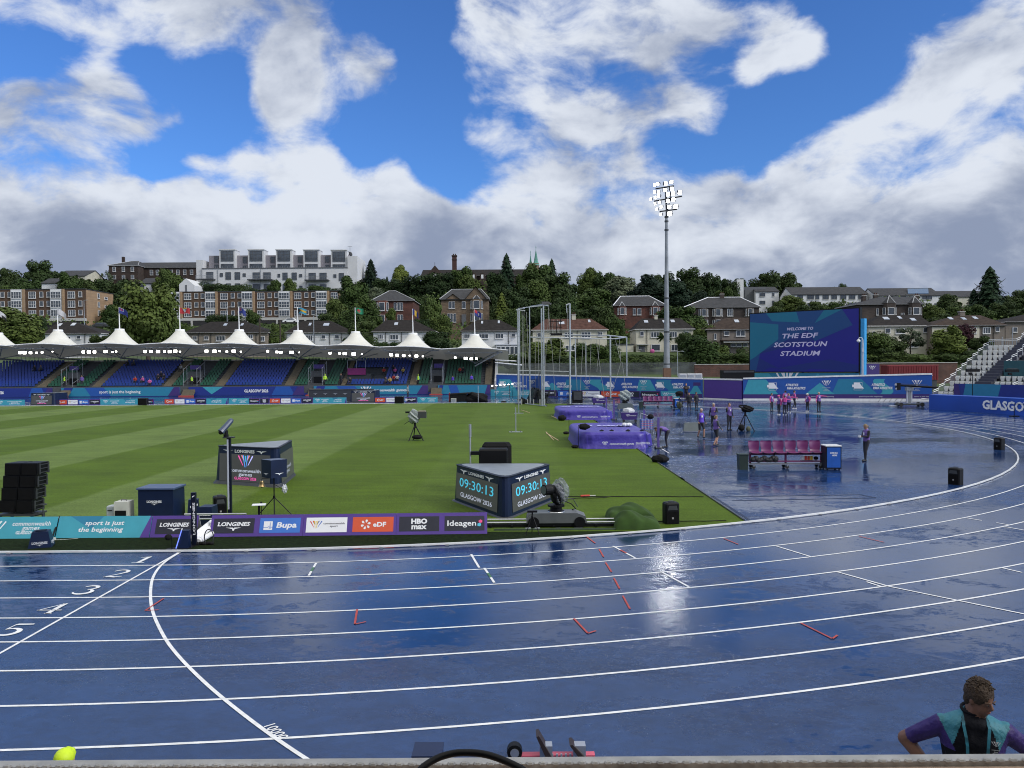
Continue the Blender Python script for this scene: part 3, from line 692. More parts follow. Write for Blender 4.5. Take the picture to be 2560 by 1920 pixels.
mb = MB();mb.tube([(c.x-.36,c.y-.05,0),(c.x-.36,c.y-.05,.42)],.01,Black);mb.ell((c.x-.36,c.y-.05,.46),(.035,.035,.045),Black,8,6);mb.cyl((c.x-.36,c.y-.05,0),.09,.02,Black);single(mb,'microphone','slim microphone on a short stand at the foot of the bell tripod','microphone')

# ------------------------------------------------------------------ at the finish line, on the verge
r = empty('lettered_post',(G(478,1369).x,19.45,0),'slim navy post with vertical white lettering at the finish line','post');mb = MB();mb.prism([(-.055,-.045),(.055,-.045),(.055,.045),(-.055,.045)],0,1.32,NavyD);mb.build('post',r)
mb = MB();mb.text(F((.018,-.05,.30),(0,0,1),(-1,0,0)),'LONGINES',.38,0,.055,InkW,.004,.03,0,.80);f = F((0,-.05,1.2),(1,0,0),(0,0,1));mb.fpoly(f,[(-.02,0),(.04,.04),(.04,.06),(-.02,.03)],.004,InkW);mb.build('lettering',r)
mb = MB();mb.cyl((0,0,0),.13,.03,Black);mb.build('base',r)
c = G(459,1371);r = empty('photo_cell',c,'navy leaning timing column with a blue light strip on the finish line','timing column');mb = MB()
mb.hexa([(-.12,-.10,0),(.13,-.10,0),(.13,.12,0),(-.12,.12,0),(-.03,-.02,.44),(.14,-.02,.44),(.14,.10,.44),(-.03,.10,.44)],Navy);mb.build('body',r)
mb = MB();mb.tube([(-.13,-.13,.03),(-.02,-.05,.46)],.012,mat('blue_light_strip',(.15,.22,.95),.4,em=1.2),8);mb.tube([(-.02,-.05,.46),(-.008,-.04,.5)],.014,InkW,8);mb.build('light_strip',r)
mb = MB();mb.box((0,0,.012),(.42,.3,.024),Black);mb.build('base',r)
mb = MB();c = G(430,1374);mb.tube([c,(c.x,c.y,.33)],.012,Black);mb.tube([(c.x,c.y,.33),(c.x-.08,c.y-.05,.36),(c.x-.02,c.y,.37)],.006,Black);mb.ell((c.x-.07,c.y-.04,.31),(.085,.07,.075),BlackCloth,12,8);mb.cyl((c.x,c.y,0),.14,.02,Black)
single(mb,'boom_microphone','microphone in black foam on a round foot beside the finish line','microphone')
# white ducting
r = empty('cable_duct',G(500,1362),'bundle of white pipes lying through the gap between the boards','pipes')
for i,(a,b_) in enumerate((((-.18,.05,.10),(-.12,1.25,.24)),((-.06,.05,.07),(-.02,1.2,.10)),((-.24,.15,.17),(-.22,1.35,.30)))):
    mb = MB();mb.tube([a,b_],.065,White,10);mb.build('pipe',r)
mb = MB()
for k in range(5):mb.ell((-.05+.09*k,-.08+.03*(k % 2),.05),(.07,.05,.045),BlackCloth,8,6)
mb.build('cable_bundle',r)
mb = MB();mb.tube([(.18+.19*math.cos(a)*.6,.12,.16+.2*math.sin(a)) for a in [i*PI/10 for i in range(21)]],.014,SteelD,6);mb.build('ring_clamp',r)
# navy tapered floor box
c = G(92,1372);r = empty('floor_timer',c+V3((0,.2,0)),'small navy tapered box with white lettering standing on the verge turf','timing box',rz=.35);mb = MB();mb.box((0,0,.20),(.52,.46,.40),Navy,0,.68);mb.build('body',r)
mb = MB();f = F((0,-.215,.12),(1,0,0),(0,.19,1));serif_line(mb,f,'LONGINES',0,.02,.055,InkG,.006,.34,0);wings(mb,f,0,-.035,.16,InkG)
f = F((.24,0,.12),(0,1,0),(-.19,0,1));serif_line(mb,f,'LONGINES',0,.02,.055,InkW,.006,.32,0);wings(mb,f,0,-.035,.16,InkW);mb.build('lettering',r)
mb = MB();mb.box((0,0,.41),(.22,.18,.02),NavyD);mb.build('cap',r)
mb = MB();a = G(127,1352);mb.tube([A(149,1291,20.78),a+V3((.02,.0,.03))],.022,Black,6);mb.box((a.x+.02,a.y,.04),(.16,.12,.07),Beige);mb.tube([a+V3((.05,0,.02)),a+V3((.3,.05,.015)),a+V3((.6,.18,.015))],.008,Beige,6)
single(mb,'board_strut','black strut with a beige clamp and cord between the two teal boards','strut')

# ------------------------------------------------------------------ triangular scoreboards
Screen = mat('screen_off',(.055,.056,.058),.35,em=.4,var=.06);LedC = mat('led_cyan',(.06,.45,.62),.4,em=.75,var=.02);LedW = mat('led_white',(.42,.45,.55),.4,em=.7,var=.02)
LedV = mat('led_violet',(.45,.45,.9),.4,em=.8);LedP = mat('led_pink',(.8,.1,.4),.4,em=.7);LedB = mat('led_blue',(.08,.3,.8),.4,em=.8);LedR = mat('led_salmon',(.8,.25,.3),.4,em=.6)
RoofGrey = mat('scoreboard_top',(.22,.25,.28),.3)
def scoreboard(P,h,taper,label,screens,rc=.22,skirt=.10,group='triangular scoreboards on the infield'):
    "P: three ground corners anti-clockwise (seen from above); corners are rounded"
    P = [V3((p[0],p[1],0)) for p in P];c = (P[0]+P[1]+P[2])/3;r = empty('scoreboard',c,label,'scoreboard',group)
    pts = [V3(p)-c for p in P]
    def ring(k,rr):
        out = []
        for i in range(3):
            p = pts[i]*k;a = (pts[i-1]*k-p).normalized();b_ = (pts[(i+1) % 3]*k-p).normalized();s = rr*1.6
            A_,B_ = p+a*s,p+b_*s
            for j in range(7):
                t_ = j/6;out.append(tuple(((A_*(1-t_)**2+p*2*t_*(1-t_)+B_*t_**2))[:2]))
        return out
    mb = MB();mb.prism(ring(1,rc),.03,h,Navy,top=ring(taper,rc));mb.build('body',r)
    mb = MB();mb.prism(ring(taper*1.01,rc),h,h+.035,NavyD);mb.prism(ring(taper*.90,rc),h+.035,h+.045,RoofGrey);mb.build('top_cover',r)
    mb = MB();mb.prism(ring(1.07,rc),0,skirt,SteelD,top=ring(1.01,rc));mb.build('skirt',r)
    for (i,fn) in screens:
        a,b_ = pts[i],pts[(i+1) % 3];at,bt = a*taper,b_*taper;U = (b_-a).normalized();Lg = (b_-a).length;s = rc*1.35
        # face plane: from bottom edge to top edge
        V_ = (((at+bt)/2+V3((0,0,h)))-((a+b_)/2));f = F(a+U*s+V_.normalized()*.0,U,V_);Wd = Lg-2*s;Hh = V_.length
        mb = MB();fn(mb,f,Wd,Hh);mb.build('screen',r)
    return r
def clock_face(mb,f,W_,H_):
    k = .04;mb.frect(f,k,H_*.12,W_-k,H_*.83,.012,Screen)
    mb.text(f,'09:30:13',W_/2,H_*.60,H_*.24,LedC,.016,.002,0,W_*.80);mb.text(f,'GLASGOW 2026',W_/2,H_*.27,H_*.12,LedW,.016,.008,0,W_*.74)
    serif_line(mb,f,'LONGINES',W_/2,H_*.905,H_*.075,InkW,.014,W_*.36);wings(mb,f,W_*.2,H_*.90,W_*.2,InkW,.014);wings(mb,f,W_*.8,H_*.90,W_*.2,InkW,.014)
def games_face(mb,f,W_,H_):
    k = .03;mb.frect(f,k,H_*.10,W_-k,H_*.83,.012,Screen)
    vlogo(mb,f,W_*.52,H_*.64,H_*.48,LedB,.016,[LedP,LedR,LedB,LedC,LedB,LedR,LedV])
    mb.text(f,'commonwealth',W_*.52,H_*.40,H_*.09,LedW,.016,.015,0,W_*.58);mb.text(f,'games',W_*.52,H_*.30,H_*.09,LedW,.016,.015,0,W_*.26);mb.text(f,'GLASGOW 2026',W_*.52,H_*.19,H_*.07,LedP,.016,.02,0,W_*.42)
    serif_line(mb,f,'LONGINES',W_/2,H_*.905,H_*.075,InkW,.014,W_*.38);wings(mb,f,W_*.18,H_*.90,W_*.2,InkW,.014);wings(mb,f,W_*.82,H_*.90,W_*.2,InkW,.014)
def dim_face(mb,f,W_,H_):
    mb.frect(f,.03,H_*.10,W_-.03,H_*.85,.012,Screen)
    mb.text(f,'commonwealth',W_*.5,H_*.42,H_*.10,InkG,.016,.02,0,W_*.55);mb.text(f,'games',W_*.5,H_*.30,H_*.10,InkG,.016,.02,0,W_*.25)
scoreboard([(-2.06,25.9),(-.22,22.35),(1.42,25.8)],1.16,.955,'three-sided clock scoreboard showing the time beside the rail camera',[(0,clock_face),(1,clock_face)],.34,.05)
scoreboard([(-11.45,29.9),(-8.45,28.6),(-8.85,32.2)],1.40,.94,'three-sided scoreboard showing the coloured games emblem, left part of the infield',[(0,games_face),(1,dim_face)],.30,.13)
scoreboard([(-57.1,93.4),(-53.6,92.6),(-53.4,95.5)],1.42,.95,'scoreboard at the far edge of the grass, at the left end',[(0,games_face)],.25)
scoreboard([(-19.6,94.8),(-16.1,94.4),(-16.2,97.4)],1.42,.95,'scoreboard at the far edge of the grass, in front of the long scaffold table',[(0,games_face)],.25)
# cover and antenna behind the clock
c = A(1176,1168,26.6);mb = MB();mb.tube([(c.x,26.6,0),(c.x,26.6,2.35)],.03,Galv,8);mb.tube([(c.x,26.6,2.0),(c.x,26.6,2.42)],.045,Alu,8);mb.cyl((c.x,26.6,0),.2,.03,SteelD);mb.box((c.x+.18,26.6,1.45),(.3,.12,.12),Black)
single(mb,'antenna_pole','slim grey pole with a thicker head rising behind the clock scoreboard','pole')
c = A(1238,1168,26.9);r = empty('covered_camera',(c.x,27.0,0),'large camera under a black cover behind the clock scoreboard','camera');mb = MB();bevel_box(mb,(-.05,-.1,1.0),(.98,.7,.58),Black,.05);mb.build('hood_box',r)
mb = MB();bevel_box(mb,(.05,.45,.95),(1.02,.5,.78),BlackCloth,.12);mb.build('rain_cover',r);mb = MB();mb.cyl((0,.2,0),.3,1.0,BlackCloth,10,.2);mb.build('pedestal',r)

# ------------------------------------------------------------------ rail camera
c = A(1391,1311,21.4);r = empty('rail_camera',(c.x,21.5,0),'remote camera in clear plastic on a low grey dolly running on rails','rail camera')
DollyG = mat('dolly_grey',(.11,.12,.125),.35)
mb = MB();Pd = [(-.82,.14),(-.80,.30),(-.70,.41),(.55,.41),(.78,.32),(.82,.14)]
mb.add([(x,-.28,z) for x,z in Pd]+[(x,.28,z) for x,z in Pd],[tuple(range(5,-1,-1))[::-1],tuple(range(6,12))[::-1]]+[(i,i+6,(i+1) % 6+6,(i+1) % 6) for i in range(6)],DollyG)
mb.build('shell',r);mb = MB();mb.box((0,0,.13),(1.5,.5,.14),Black);mb.build('chassis',r)
for sx in (-.62,.62):
    mb = MB();mb.tube([(sx,-.30,.16),(sx,-.24,.16)],.15,Black,16);mb.build('wheel',r)
mb = MB()
for z,rr_ in ((.41,.22),(.45,.22),(.47,.17),(.56,.17),(.57,.23),(.61,.23)):pass
mb.lathe((0,0,0),[(.22,.41),(.22,.44),(.16,.45),(.16,.54),(.23,.55),(.23,.60),(.0,.60)],Black,18);mb.lathe((0,0,0),[(.225,.405),(.235,.41),(.225,.425)],Alu,18);mb.build('turntable',r)
mb = MB();mb.ell((.03,0,.88),(.20,.19,.30),Black,14,10,lambda v:1+.06*math.sin(7*v.x+6*v.z));mb.ell((-.17,-.08,1.02),.15,Black,14,10);mb.tube([(-.16,-.08,1.02),(-.34,-.2,1.02)],[.14,.15],Black,16);mb.build('camera_head',r)
mb = MB();mb.tube([(-.34,-.2,1.02),(-.35,-.207,1.02)],.115,Glass,16);mb.build('lens',r)
cov_ = mat('clear_plastic',(.35,.38,.42),.15,alpha=.42,bump=1.5,scale=6);mb = MB();mb.ell((.12,.02,.95),(.24,.22,.36),cov_,16,12,lambda v:1+.09*math.sin(9*v.x+7*v.z+5*v.y));mb.build('rain_cover',r)
mb = MB();mb.tube([(.2,0,.7),(.42,.1,.6),(.55,.15,.45),(.45,.2,.42)],.015,Black,6);mb.tube([(.2,.05,.75),(.48,.12,.72),(.6,.15,.5)],.012,SteelD,6);mb.build('cables',r)
mb = MB()
for y in (21.28,21.72):
    mb.tube([(-.7,y,.155),(2.9,y,.155)],.022,Alu,8)
mb.box((1.1,21.30,.07),(3.7,.05,.08),Black);mb.box((1.1,21.72,.06),(3.7,.05,.08),Black)
for k in range(7):mb.box((-.6+k*.57,21.5,.06),(.06,.55,.05),Black)
single(mb,'camera_rail','pair of silver rails on black sleepers between the boards and the turf heap','camera rail')
mb = MB();mb.box((1.2,20.95,.03),(3.4,.05,.05),mat('kerb_green',(.05,.08,.05),.7))
for q in (.1,.35,.9,1.4,1.5):mb.box((q+.3,21.05,.03),(.14,.05,.05),InkG if q < .5 else SteelD,.3)
single(mb,'tool_strip','narrow dark strip with small tools lying in front of the camera rail','tools')
c = G(1331,1337);r = empty('mini_tripod',c,'small black tripod on the verge in front of the rail camera','tripod');tripod(r,(0,0),.52,.21,r=.012,a0=-.5);mb = MB();mb.tube([(0,0,.30),(0,0,.60)],.02,Black);mb.box((0,0,.61),(.26,.12,.045),Black);mb.build('head',r)
tg = mat('rolled_turf',(.026,.062,.008),.95,var=.2,scale=4,bump=.4,bscale=90)
def turf_heap(c,sx,sy,h,label,seed):
    mb = MB();rn = random.Random(seed);n,k = 30,14;P = []
    for j in range(k+1):
        for i in range(n+1):
            u,v = i/n*2-1,j/k*2-1;e = max(0,(1-abs(u)**3.2))**.45*max(0,1-abs(v)**3)**.5
            P.append((c.x+u*sx,c.y+v*sy,h*e*(.86+.14*math.sin(u*4+seed)+.06*math.sin(v*5+u*9))*(1-.18*u)))
    mb.add(P,[(j*(n+1)+i,j*(n+1)+i+1,(j+1)*(n+1)+i+1,(j+1)*(n+1)+i) for j in range(k) for i in range(n)],tg)
    return single(mb,'rolled_turf',label,'artificial turf','loose turf heaps',smooth=True)
g = G(1575,1297);turf_heap(V3((g.x,22.4,0)),.68,.5,.46,'rear heap of rolled artificial turf behind the rail end',1)
g = G(1590,1318);turf_heap(V3((g.x,21.3,0)),.62,.42,.44,'front heap of rolled artificial turf covering the rail end',3)
# cables on the grass
mb = MB()
def wig(a,b_,n=10,am=.06,seed=0):
    rn = random.Random(seed);return [V3(a).lerp(V3(b_),i/n)+V3((rn.uniform(-am,am),rn.uniform(-am,am),0)) for i in range(n+1)]
mb.tube(wig((1.6,26.2,.03),(6.3,26.0,.03),12,.05,3),.012,Black,5);mb.tube(wig((1.4,25.7,.03),(3.6,26.1,.03),8,.1,4),.012,Black,5);mb.tube(wig((4.0,21.9,.03),(6.0,22.0,.03),8,.05,5),.012,Black,5)
single(mb,'ground_cables','thin black cables lying across the grass behind the rail camera','cables')
mb = MB();mb.tube([(2.25,26.15,.05),(2.55,26.2,.05)],.035,mat('red_plug',(.5,.04,.02),.5),8);mb.tube([(2.55,26.2,.05),(2.75,26.2,.05)],.02,Beige,8);single(mb,'cable_plug','red plug joining cables on the grass behind the rail camera','plug')

# ------------------------------------------------------------------ tv cameras
RainG = mat('grey_rain_cover',(.25,.28,.27),.5,bump=1.5,scale=6)
c = G(1038,1102);r = empty('tripod_camera',c,'television camera in a grey rain cover on a tripod alone on the grass','television camera')
tripod(r,(0,0),.95,.50,r=.028,a0=-.2);mb = MB();mb.tube([(0,0,.75),(0,0,1.12)],.07,Black);mb.build('head',r)
mb = MB();mb.ell((-.05,0,1.42),(.36,.30,.40),RainG,14,10,lambda v:1+.12*math.sin(6*v.x+9*v.z)+.1*math.sin(8*v.y));mb.build('rain_cover',r)
mb = MB();mb.box((.42,-.05,1.52),(.50,.34,.36),mat('lens_hood',(.04,.045,.045),.6));mb.box((.42,-.05,1.74),(.42,.28,.07),mat('tan_foam',(.22,.20,.15),.8));mb.build('lens_hood',r)
mb = MB();mb.box((-.42,-.05,1.68),(.26,.1,.1),Black);mb.tube([(-.2,0,1.25),(-.62,-.1,.98)],.015,Black);mb.build('viewfinder',r)
mb = MB();mb.ell((.12,0,.22),(.32,.25,.14),BlackCloth,10,8);mb.build('bag',r)
c = G(1863,1077);r = empty('tripod_camera',c,'black television camera on a tall tripod beside the man with the raised arm','television camera')
tripod(r,(0,0),1.15,.62,r=.026,a0=-.7);mb = MB();mb.tube([(0,0,.95),(0,0,1.28)],.06,Black);mb.build('head',r)
mb = MB();mb.ell((.15,0,1.42),(.42,.22,.22),BlackCloth,14,10,lambda v:1+.1*math.sin(7*v.x+8*v.z));mb.tube([(-.2,0,1.5),(-.42,-.05,1.62)],.06,Black);mb.box((-.15,0,1.66),(.5,.1,.08),Black);mb.build('camera_body',r)
mb = MB();mb.ell((-.3,-.2,.22),(.22,.18,.22),BlackCloth,10,8);mb.ell((.1,-.35,.15),(.16,.14,.18),mat('khaki_bag',(.07,.08,.05),.8),10,8);mb.build('bag',r)
mb = MB();mb.tube([(-.1,0,1.2),(-.5,-.15,1.15)],.014,Black);mb.build('pan_bar',r)
c = G(1562,1024);r = empty('covered_camera',c,'camera bagged in clear plastic on a grey wedge base beyond the far landing mat','television camera')
Plast = mat('bag_plastic',(.28,.33,.33),.3,alpha=.85,bump=2,scale=5);mb = MB();mb.ell((0,0,1.32),(.60,.45,.52),Plast,16,12,lambda v:1+.14*math.sin(6*v.x+7*v.z)+.1*math.sin(9*v.y));mb.build('rain_cover',r)
mb = MB();mb.cyl((0,0,.5),.3,.5,Black,12,.2);mb.box((.1,-.2,.9),(.5,.3,.2),Black);mb.build('head',r)
WedgeG = mat('wedge_grey',(.07,.09,.10),.5);mb = MB();mb.box((0,-.4,.36),(1.55,.7,.52),WedgeG,0,.82);mb.build('wedge_base',r)
mb = MB()
for x in (-.6,.6):mb.box((x,-.4,.05),(.08,.75,.1),Alu)
mb.build('feet',r)
c = G(1728,1080);r = empty('display_wedge',c,'low grey wedge display box next to the man in the bright purple jacket','display box',rz=-.08);mb = MB()
mb.hexa([(-.52,-.25,.08),(.52,-.25,.08),(.52,.3,.08),(-.52,.3,.08),(-.40,.12,.60),(.46,.12,.60),(.46,.3,.60),(-.40,.3,.60)],WedgeG);mb.build('body',r)
mb = MB();mb.box((0,0,.05),(1.0,.5,.05),Alu);mb.build('base',r)

# ------------------------------------------------------------------ high jump landing areas
MatCov = mat('mat_cover',(.048,.032,.30),.42,var=.12,scale=1.2,bump=1.4,bscale=5)
def landing(x0,x1,y0,y1,h,label,seed):
    cx_,cy_ = (x0+x1)/2,(y0+y1)/2;r = empty('landing_mat',(cx_,cy_,0),label,'landing mat','covered high jump landing mats');rn = random.Random(seed)
    n = 80;P = [];rings = [(0,1.035),(.12,1.02),(.35,.995),(.6,1.0),(.82,.998),(.93,.985),(.99,.955),(1.0,.90),(1.015,.6),(1.02,.25)]
    hx,hy = (x1-x0)/2,(y1-y0)/2
    for q,(zf,k) in enumerate(rings):
        for i in range(n):
            a = 2*PI*i/n;c_,s_ = math.cos(a),math.sin(a);e = .26
            x = math.copysign(abs(c_)**e,c_)*hx;y = math.copysign(abs(s_)**e,s_)*hy
            # cut corner on the left front like the photo's horseshoe outline
            if x < 0:x *= 1-.10*(abs(y)/hy)**4
            wr = 1+(.008*math.sin(i*1.9+q*.9+seed)+.006*math.sin(i*.7-q*1.7))*(1 if q < 5 else .2)
            P.append((x*k*wr,y*k*wr,h*zf+(.015*math.sin(x*3+y*2) if q > 6 else 0)))
    fs = [(q*n+i,q*n+(i+1) % n,(q+1)*n+(i+1) % n,(q+1)*n+i) for q in range(len(rings)-1) for i in range(n)]+[tuple((len(rings)-1)*n+i for i in range(n))]
    mb = MB();mb.add(P,fs,MatCov);mb.build('cover',r,smooth=True)
    # folded front flap on the run-up side
    mb = MB();mb.prism([(hx*.98,-hy*.82),(hx+.42,-hy*.55),(hx+.42,hy*.5),(hx*.98,hy*.8)],.02,h*.72,MatCov,top=[(hx*.95,-hy*.8),(hx+.36,-hy*.5),(hx+.36,hy*.45),(hx*.95,hy*.75)]);mb.build('side_flap',r)
    mb = MB();f = F((0,-hy*1.035-.035,h*.30),(1,0,0),(0,.02,1));vlogo(mb,f,-.45,.04,.30,InkW);mb.text(f,'commonwealth games',.42,.03,.11,InkW,.01,.006,0,1.25);mb.text(f,'GLASGOW 2026',hx*.80,.05,.11,InkW,.01,.012,0,.74)
    f = F((0,0,h*1.045+.02),(1,0,0),(0,1,0))
    for kx,t_ in ((-.75,'xi'),(.15,'hin'),(.75,'M')):mb.text(f,t_,kx*hx*.8,hy*.1,.75,mat('print_lilac',(.42,.42,.75),.5),.004,.05)
    mb.build('printing',r);return r
landing(3.35,7.15,41.1,48.2,.86,'nearer purple landing mat with black straps, on the grass edge',3)
landing(3.65,7.75,62.5,70.0,.80,'farther purple landing mat, in front of the throwing cage',8)
for px in (1505,1530,1571,1606):
    q = A(px,1079,41.3);mb = MB();mb.ell((q.x,41.45,.93),(.13,.12,.035),Black,10,6);mb.tube([(q.x-.07,41.4,.95),(q.x,41.38,.99),(q.x+.07,41.4,.95)],.015,Black,6);single(mb,'weight_bag','small black weight lying on the front edge of the nearer landing mat','weight','weights on the landing mat')
mb = MB()
for i in range(6):q = G(1550+i*6,1072+rnd.uniform(-3,3));mb.ell((6.35+.14*(i % 3),44.6+.2*(i//3),.97+.02*(i % 2)),(.15,.14,.10),mat('white_rag',(.62,.64,.68),.7),8,6)
single(mb,'plastic_bag','crumpled white plastic bag lying on the nearer landing mat','plastic bag')
def upright(c,h,label,m=Galv,tape=False,nm='measuring_upright'):
    mb = MB();mb.tube([c,(c.x,c.y,h)],.035,m,8);mb.box((c.x,c.y,.03),(.85,.3,.05),Alu)
    for s in (-1,1):mb.box((c.x+s*.3,c.y,.08),(.05,.12,.08),SteelD)
    return single(mb,nm,label,'upright','jump uprights standing on the grass')
upright(G(1289.5,1081),1.62,'grey jump upright on its flat foot on open grass, nearer one');upright(G(1297,1034),1.65,'grey jump upright on open grass, farther one near the cage')
PurpPost = mat('purple_post',(.09,.06,.26),.5)
for (px,py,hh,lb) in ((1646,1121,1.62,'purple jump upright held by the bending worker'),(1610.5,1092,1.62,'purple jump upright behind the nearer landing mat'),(1535,1050,1.62,'purple jump upright at the right end of the farther mat'),(1516,1043,1.7,'slim purple jump upright behind the farther mat')):
    c = G(px,py);mb = MB();mb.box((c.x,c.y,hh/2),(.11,.08,hh),PurpPost);mb.box((c.x,c.y,.04),(.35,.55,.05),SteelD)
    for s in (-1,1):mb.tube([(c.x+s*.17,c.y-.22,.07),(c.x+s*.21,c.y-.22,.07)],.07,Rubber,10)
    single(mb,'jump_upright',lb,'upright','purple jump uprights by the landing mats')
Pole = mat('crossbar_tan',(.55,.42,.22),.5)
for (a,b_,lb) in (((1365,1080),(1384,1100),'upper of the two crossed bars lying on the grass'),((1366,1083),(1396,1101),'lower of the two crossed bars lying on the grass'),((1303,1025),(1324,1032),'pale pole lying on the grass near the far upright'),((1379,1040),(1399,1049),'bar lying at the left corner of the farther mat')):
    mb = MB();mb.tube([G(*a,.03),G(*b_,.03)],.028,Pole,8);single(mb,'crossbar',lb,'crossbar','crossbars lying on the grass')
for (px,py,hh,bagz,lb) in ((1446,1121,1.22,1.12,'thin black stand with a black bag on top at the corner of the nearer mat'),(1422.6,1086,.95,0,'thin black stand with a square foot left of the nearer mat')):
    c = G(px,py);r = empty('wind_gauge_stand',c,lb,'stand','thin black stands by the landing mats');mb = MB();mb.tube([(0,0,0),(0,0,hh)],.016,Black,6);mb.tube([(0,0,hh-.02),(-.22 if not bagz else .2,0,hh)],.012,Black,6);mb.build('pole',r)
    mb = MB();mb.ell((-.18,0,.1),(.2,.14,.1),BlackCloth,10,6);mb.build('foot_bag',r)
    if bagz:mb = MB();mb.ell((.30,0,bagz+.02),(.30,.18,.17),BlackCloth,12,8,lambda v:1+.1*math.sin(8*v.x));mb.build('top_bag',r)
c = G(1650,1156);mb = MB();mb.ell((c.x,c.y,.15),(.40,.25,.20),BlackCloth,14,8,lambda v:1+.1*math.sin(7*v.x+6*v.y));mb.tube([(c.x-.1,c.y,.32),(c.x,c.y,.38),(c.x+.1,c.y,.32)],.015,Black,6);single(mb,'kit_bag','black kit bag lying where grass meets blue surface','bag')
c = G(1492,1053);mb = MB();mb.ell((3.9,61.9,.22),(.34,.25,.24),BlackCloth,12,8,lambda v:1+.1*math.sin(7*v.x));single(mb,'kit_bag','black bag leaning on the front of the farther landing mat','bag')
# carts with plastic-wrapped gear
def cart(c,w_,label,plaid=False):
    r = empty('equipment_cart',c,label,'equipment cart','purple equipment carts');mb = MB();mb.hexa([(-w_*.42,-.3,.18),(w_*.42,-.3,.18),(w_*.42,.3,.18),(-w_*.42,.3,.18),(-w_/2,-.35,.72),(w_/2,-.35,.72),(w_/2,.35,.72),(-w_/2,.35,.72)],PurpleD);mb.build('body',r)
    mb = MB();f = F((0,-.345,.42),(1,0,0),(0,0,1));vlogo(mb,f,-.12*w_,.08,.28,InkW,.02);mb.text(f,'commonwealth games',.18*w_,.08,.07,InkW,.02,.01,0,.42*w_);mb.build('printing',r)
    mb = MB();mb.ell((-.05,0,.82),(.38*w_,.28,.26),mat('white_plastic_sack',(.55,.57,.60),.3,bump=2,scale=5),12,8,lambda v:1+.12*math.sin(7*v.x+5*v.y));mb.build('wrapped_load',r)
    for s in (-1,1):mb = MB();mb.tube([(s*w_*.36,-.32,.1),(s*w_*.36,-.28,.1)],.1,Rubber,12);mb.build('wheel',r)
cart(G(1588,1062)+V3((0,3,0)),1.25,'purple cart with wrapped load behind the nearer landing mat');cart(G(1490,1012)+V3((.3,0,0)),1.5,'purple cart with wrapped load behind the farther landing mat')
c = G(1627,1098)+V3((0,1.5,0));Plaid = mat('check_cloth',(.08,.14,.38),.7,var=.6,scale=9);r = empty('linen_cart',c,'cart draped in blue checked cloth beside the bending worker','equipment cart');mb = MB();mb.box((0,0,.78),(.72,.6,.62),Plaid)
for q in range(4):mb.box((-.27+q*.18,-.304,.78),(.035,.006,.60),InkG);mb.box((0,-.305,.56+q*.14),(.70,.006,.02),RedI)
mb.build('cloth',r);mb = MB()
for sx in (-.3,.3):
    for sy in (-.25,.25):mb.tube([(sx,sy,.05),(sx,sy,.5)],.02,SteelD,6)
mb.build('frame',r);mb = MB();mb.ell((.25,0,1.22),(.2,.2,.16),BlackCloth,10,8);mb.tube([(-.35,0,1.05),(-.36,0,1.45),(.3,0,1.2)],.02,InkG,6);mb.build('load',r)

# ------------------------------------------------------------------ benches, bins, cabinets
SeatP = mat('seat_magenta',(.115,.010,.095),.35,var=.06);FrameP = mat('bench_frame',(.13,.012,.08),.45)
def seat_mesh(m,w_=.47):
    mb = MB();n = 9;P = []
    prof = [(-.44,.0),(-.42,.025),(-.30,.02),(-.1,-.005),(.0,.03),(.045,.12),(.06,.26),(.09,.40),(.105,.45),(.11,.475)]   # depth, height
    for i,(y,z) in enumerate(prof):
        ww = w_/2*(.90 if i == 0 else .68 if i == len(prof)-1 else 1.0)*(.86 if i in (4,5) else 1)
        for j in range(7):
            u = j/6*2-1;P.append((u*ww,y-.05*u*u*(1 if i > 4 else 0),z+.02*u*u))
    k = len(prof);mb.add(P,[(i*7+j,i*7+j+1,(i+1)*7+j+1,(i+1)*7+j) for i in range(k-1) for j in range(6)],m)
    mb.add([(x,y+.03,z-.02) for x,y,z in P],[(i*7+j,(i+1)*7+j,(i+1)*7+j+1,i*7+j+1) for i in range(k-1) for j in range(6)],m)
    return mb
def bench(c,rz,label,n=6,p=.51,flip=False):
    r = empty('athlete_bench',c,label,'bench','rows of magenta seats on wheeled frames',rz);Lb = n*p;s0 = None
    for i in range(n):
        if s0 is None:s0 = seat_mesh(SeatP).build('seat',r,smooth=True);o = s0
        else:o = s0.copy();COL.objects.link(o);o.parent = r
        o.location = (-Lb/2+p*(i+.5),.1,.66)
    mb = MB();mb.box((0,-.05,.60),(Lb,.10,.07),FrameP);mb.box((0,-.05,.30),(Lb,.40,.03),FrameP);mb.box((0,-.05,.20),(Lb+.1,.5,.04),Alu)
    for x in (-Lb/2+.05,0,Lb/2-.05):mb.box((x,-.05,.40),(.07,.07,.42),FrameP)
    mb.build('frame',r)
    for x in (-Lb/2+.15,0,Lb/2-.15):
        for y in (-.25,.2):mb = MB();mb.tube([(x,y-.02,.08),(x,y+.02,.08)],.075,Rubber,12);mb.box((x,y,.15),(.05,.07,.09),Galv);mb.build('castor',r)
    return r
BinG = mat('dark_green_bin',(.02,.035,.03),.5);CabB = mat('cabinet_blue',(.02,.10,.42),.35)
def bin_(c,label,h=.62):
    r = empty('waste_bin',c,label,'bin','dark bins at the bench ends');mb = MB();mb.box((0,0,h/2),(.34,.36,h),BinG,0,1.14);mb.build('body',r);mb = MB();mb.box((0,0,h+.015),(.43,.45,.035),BinG);mb.build('rim',r)
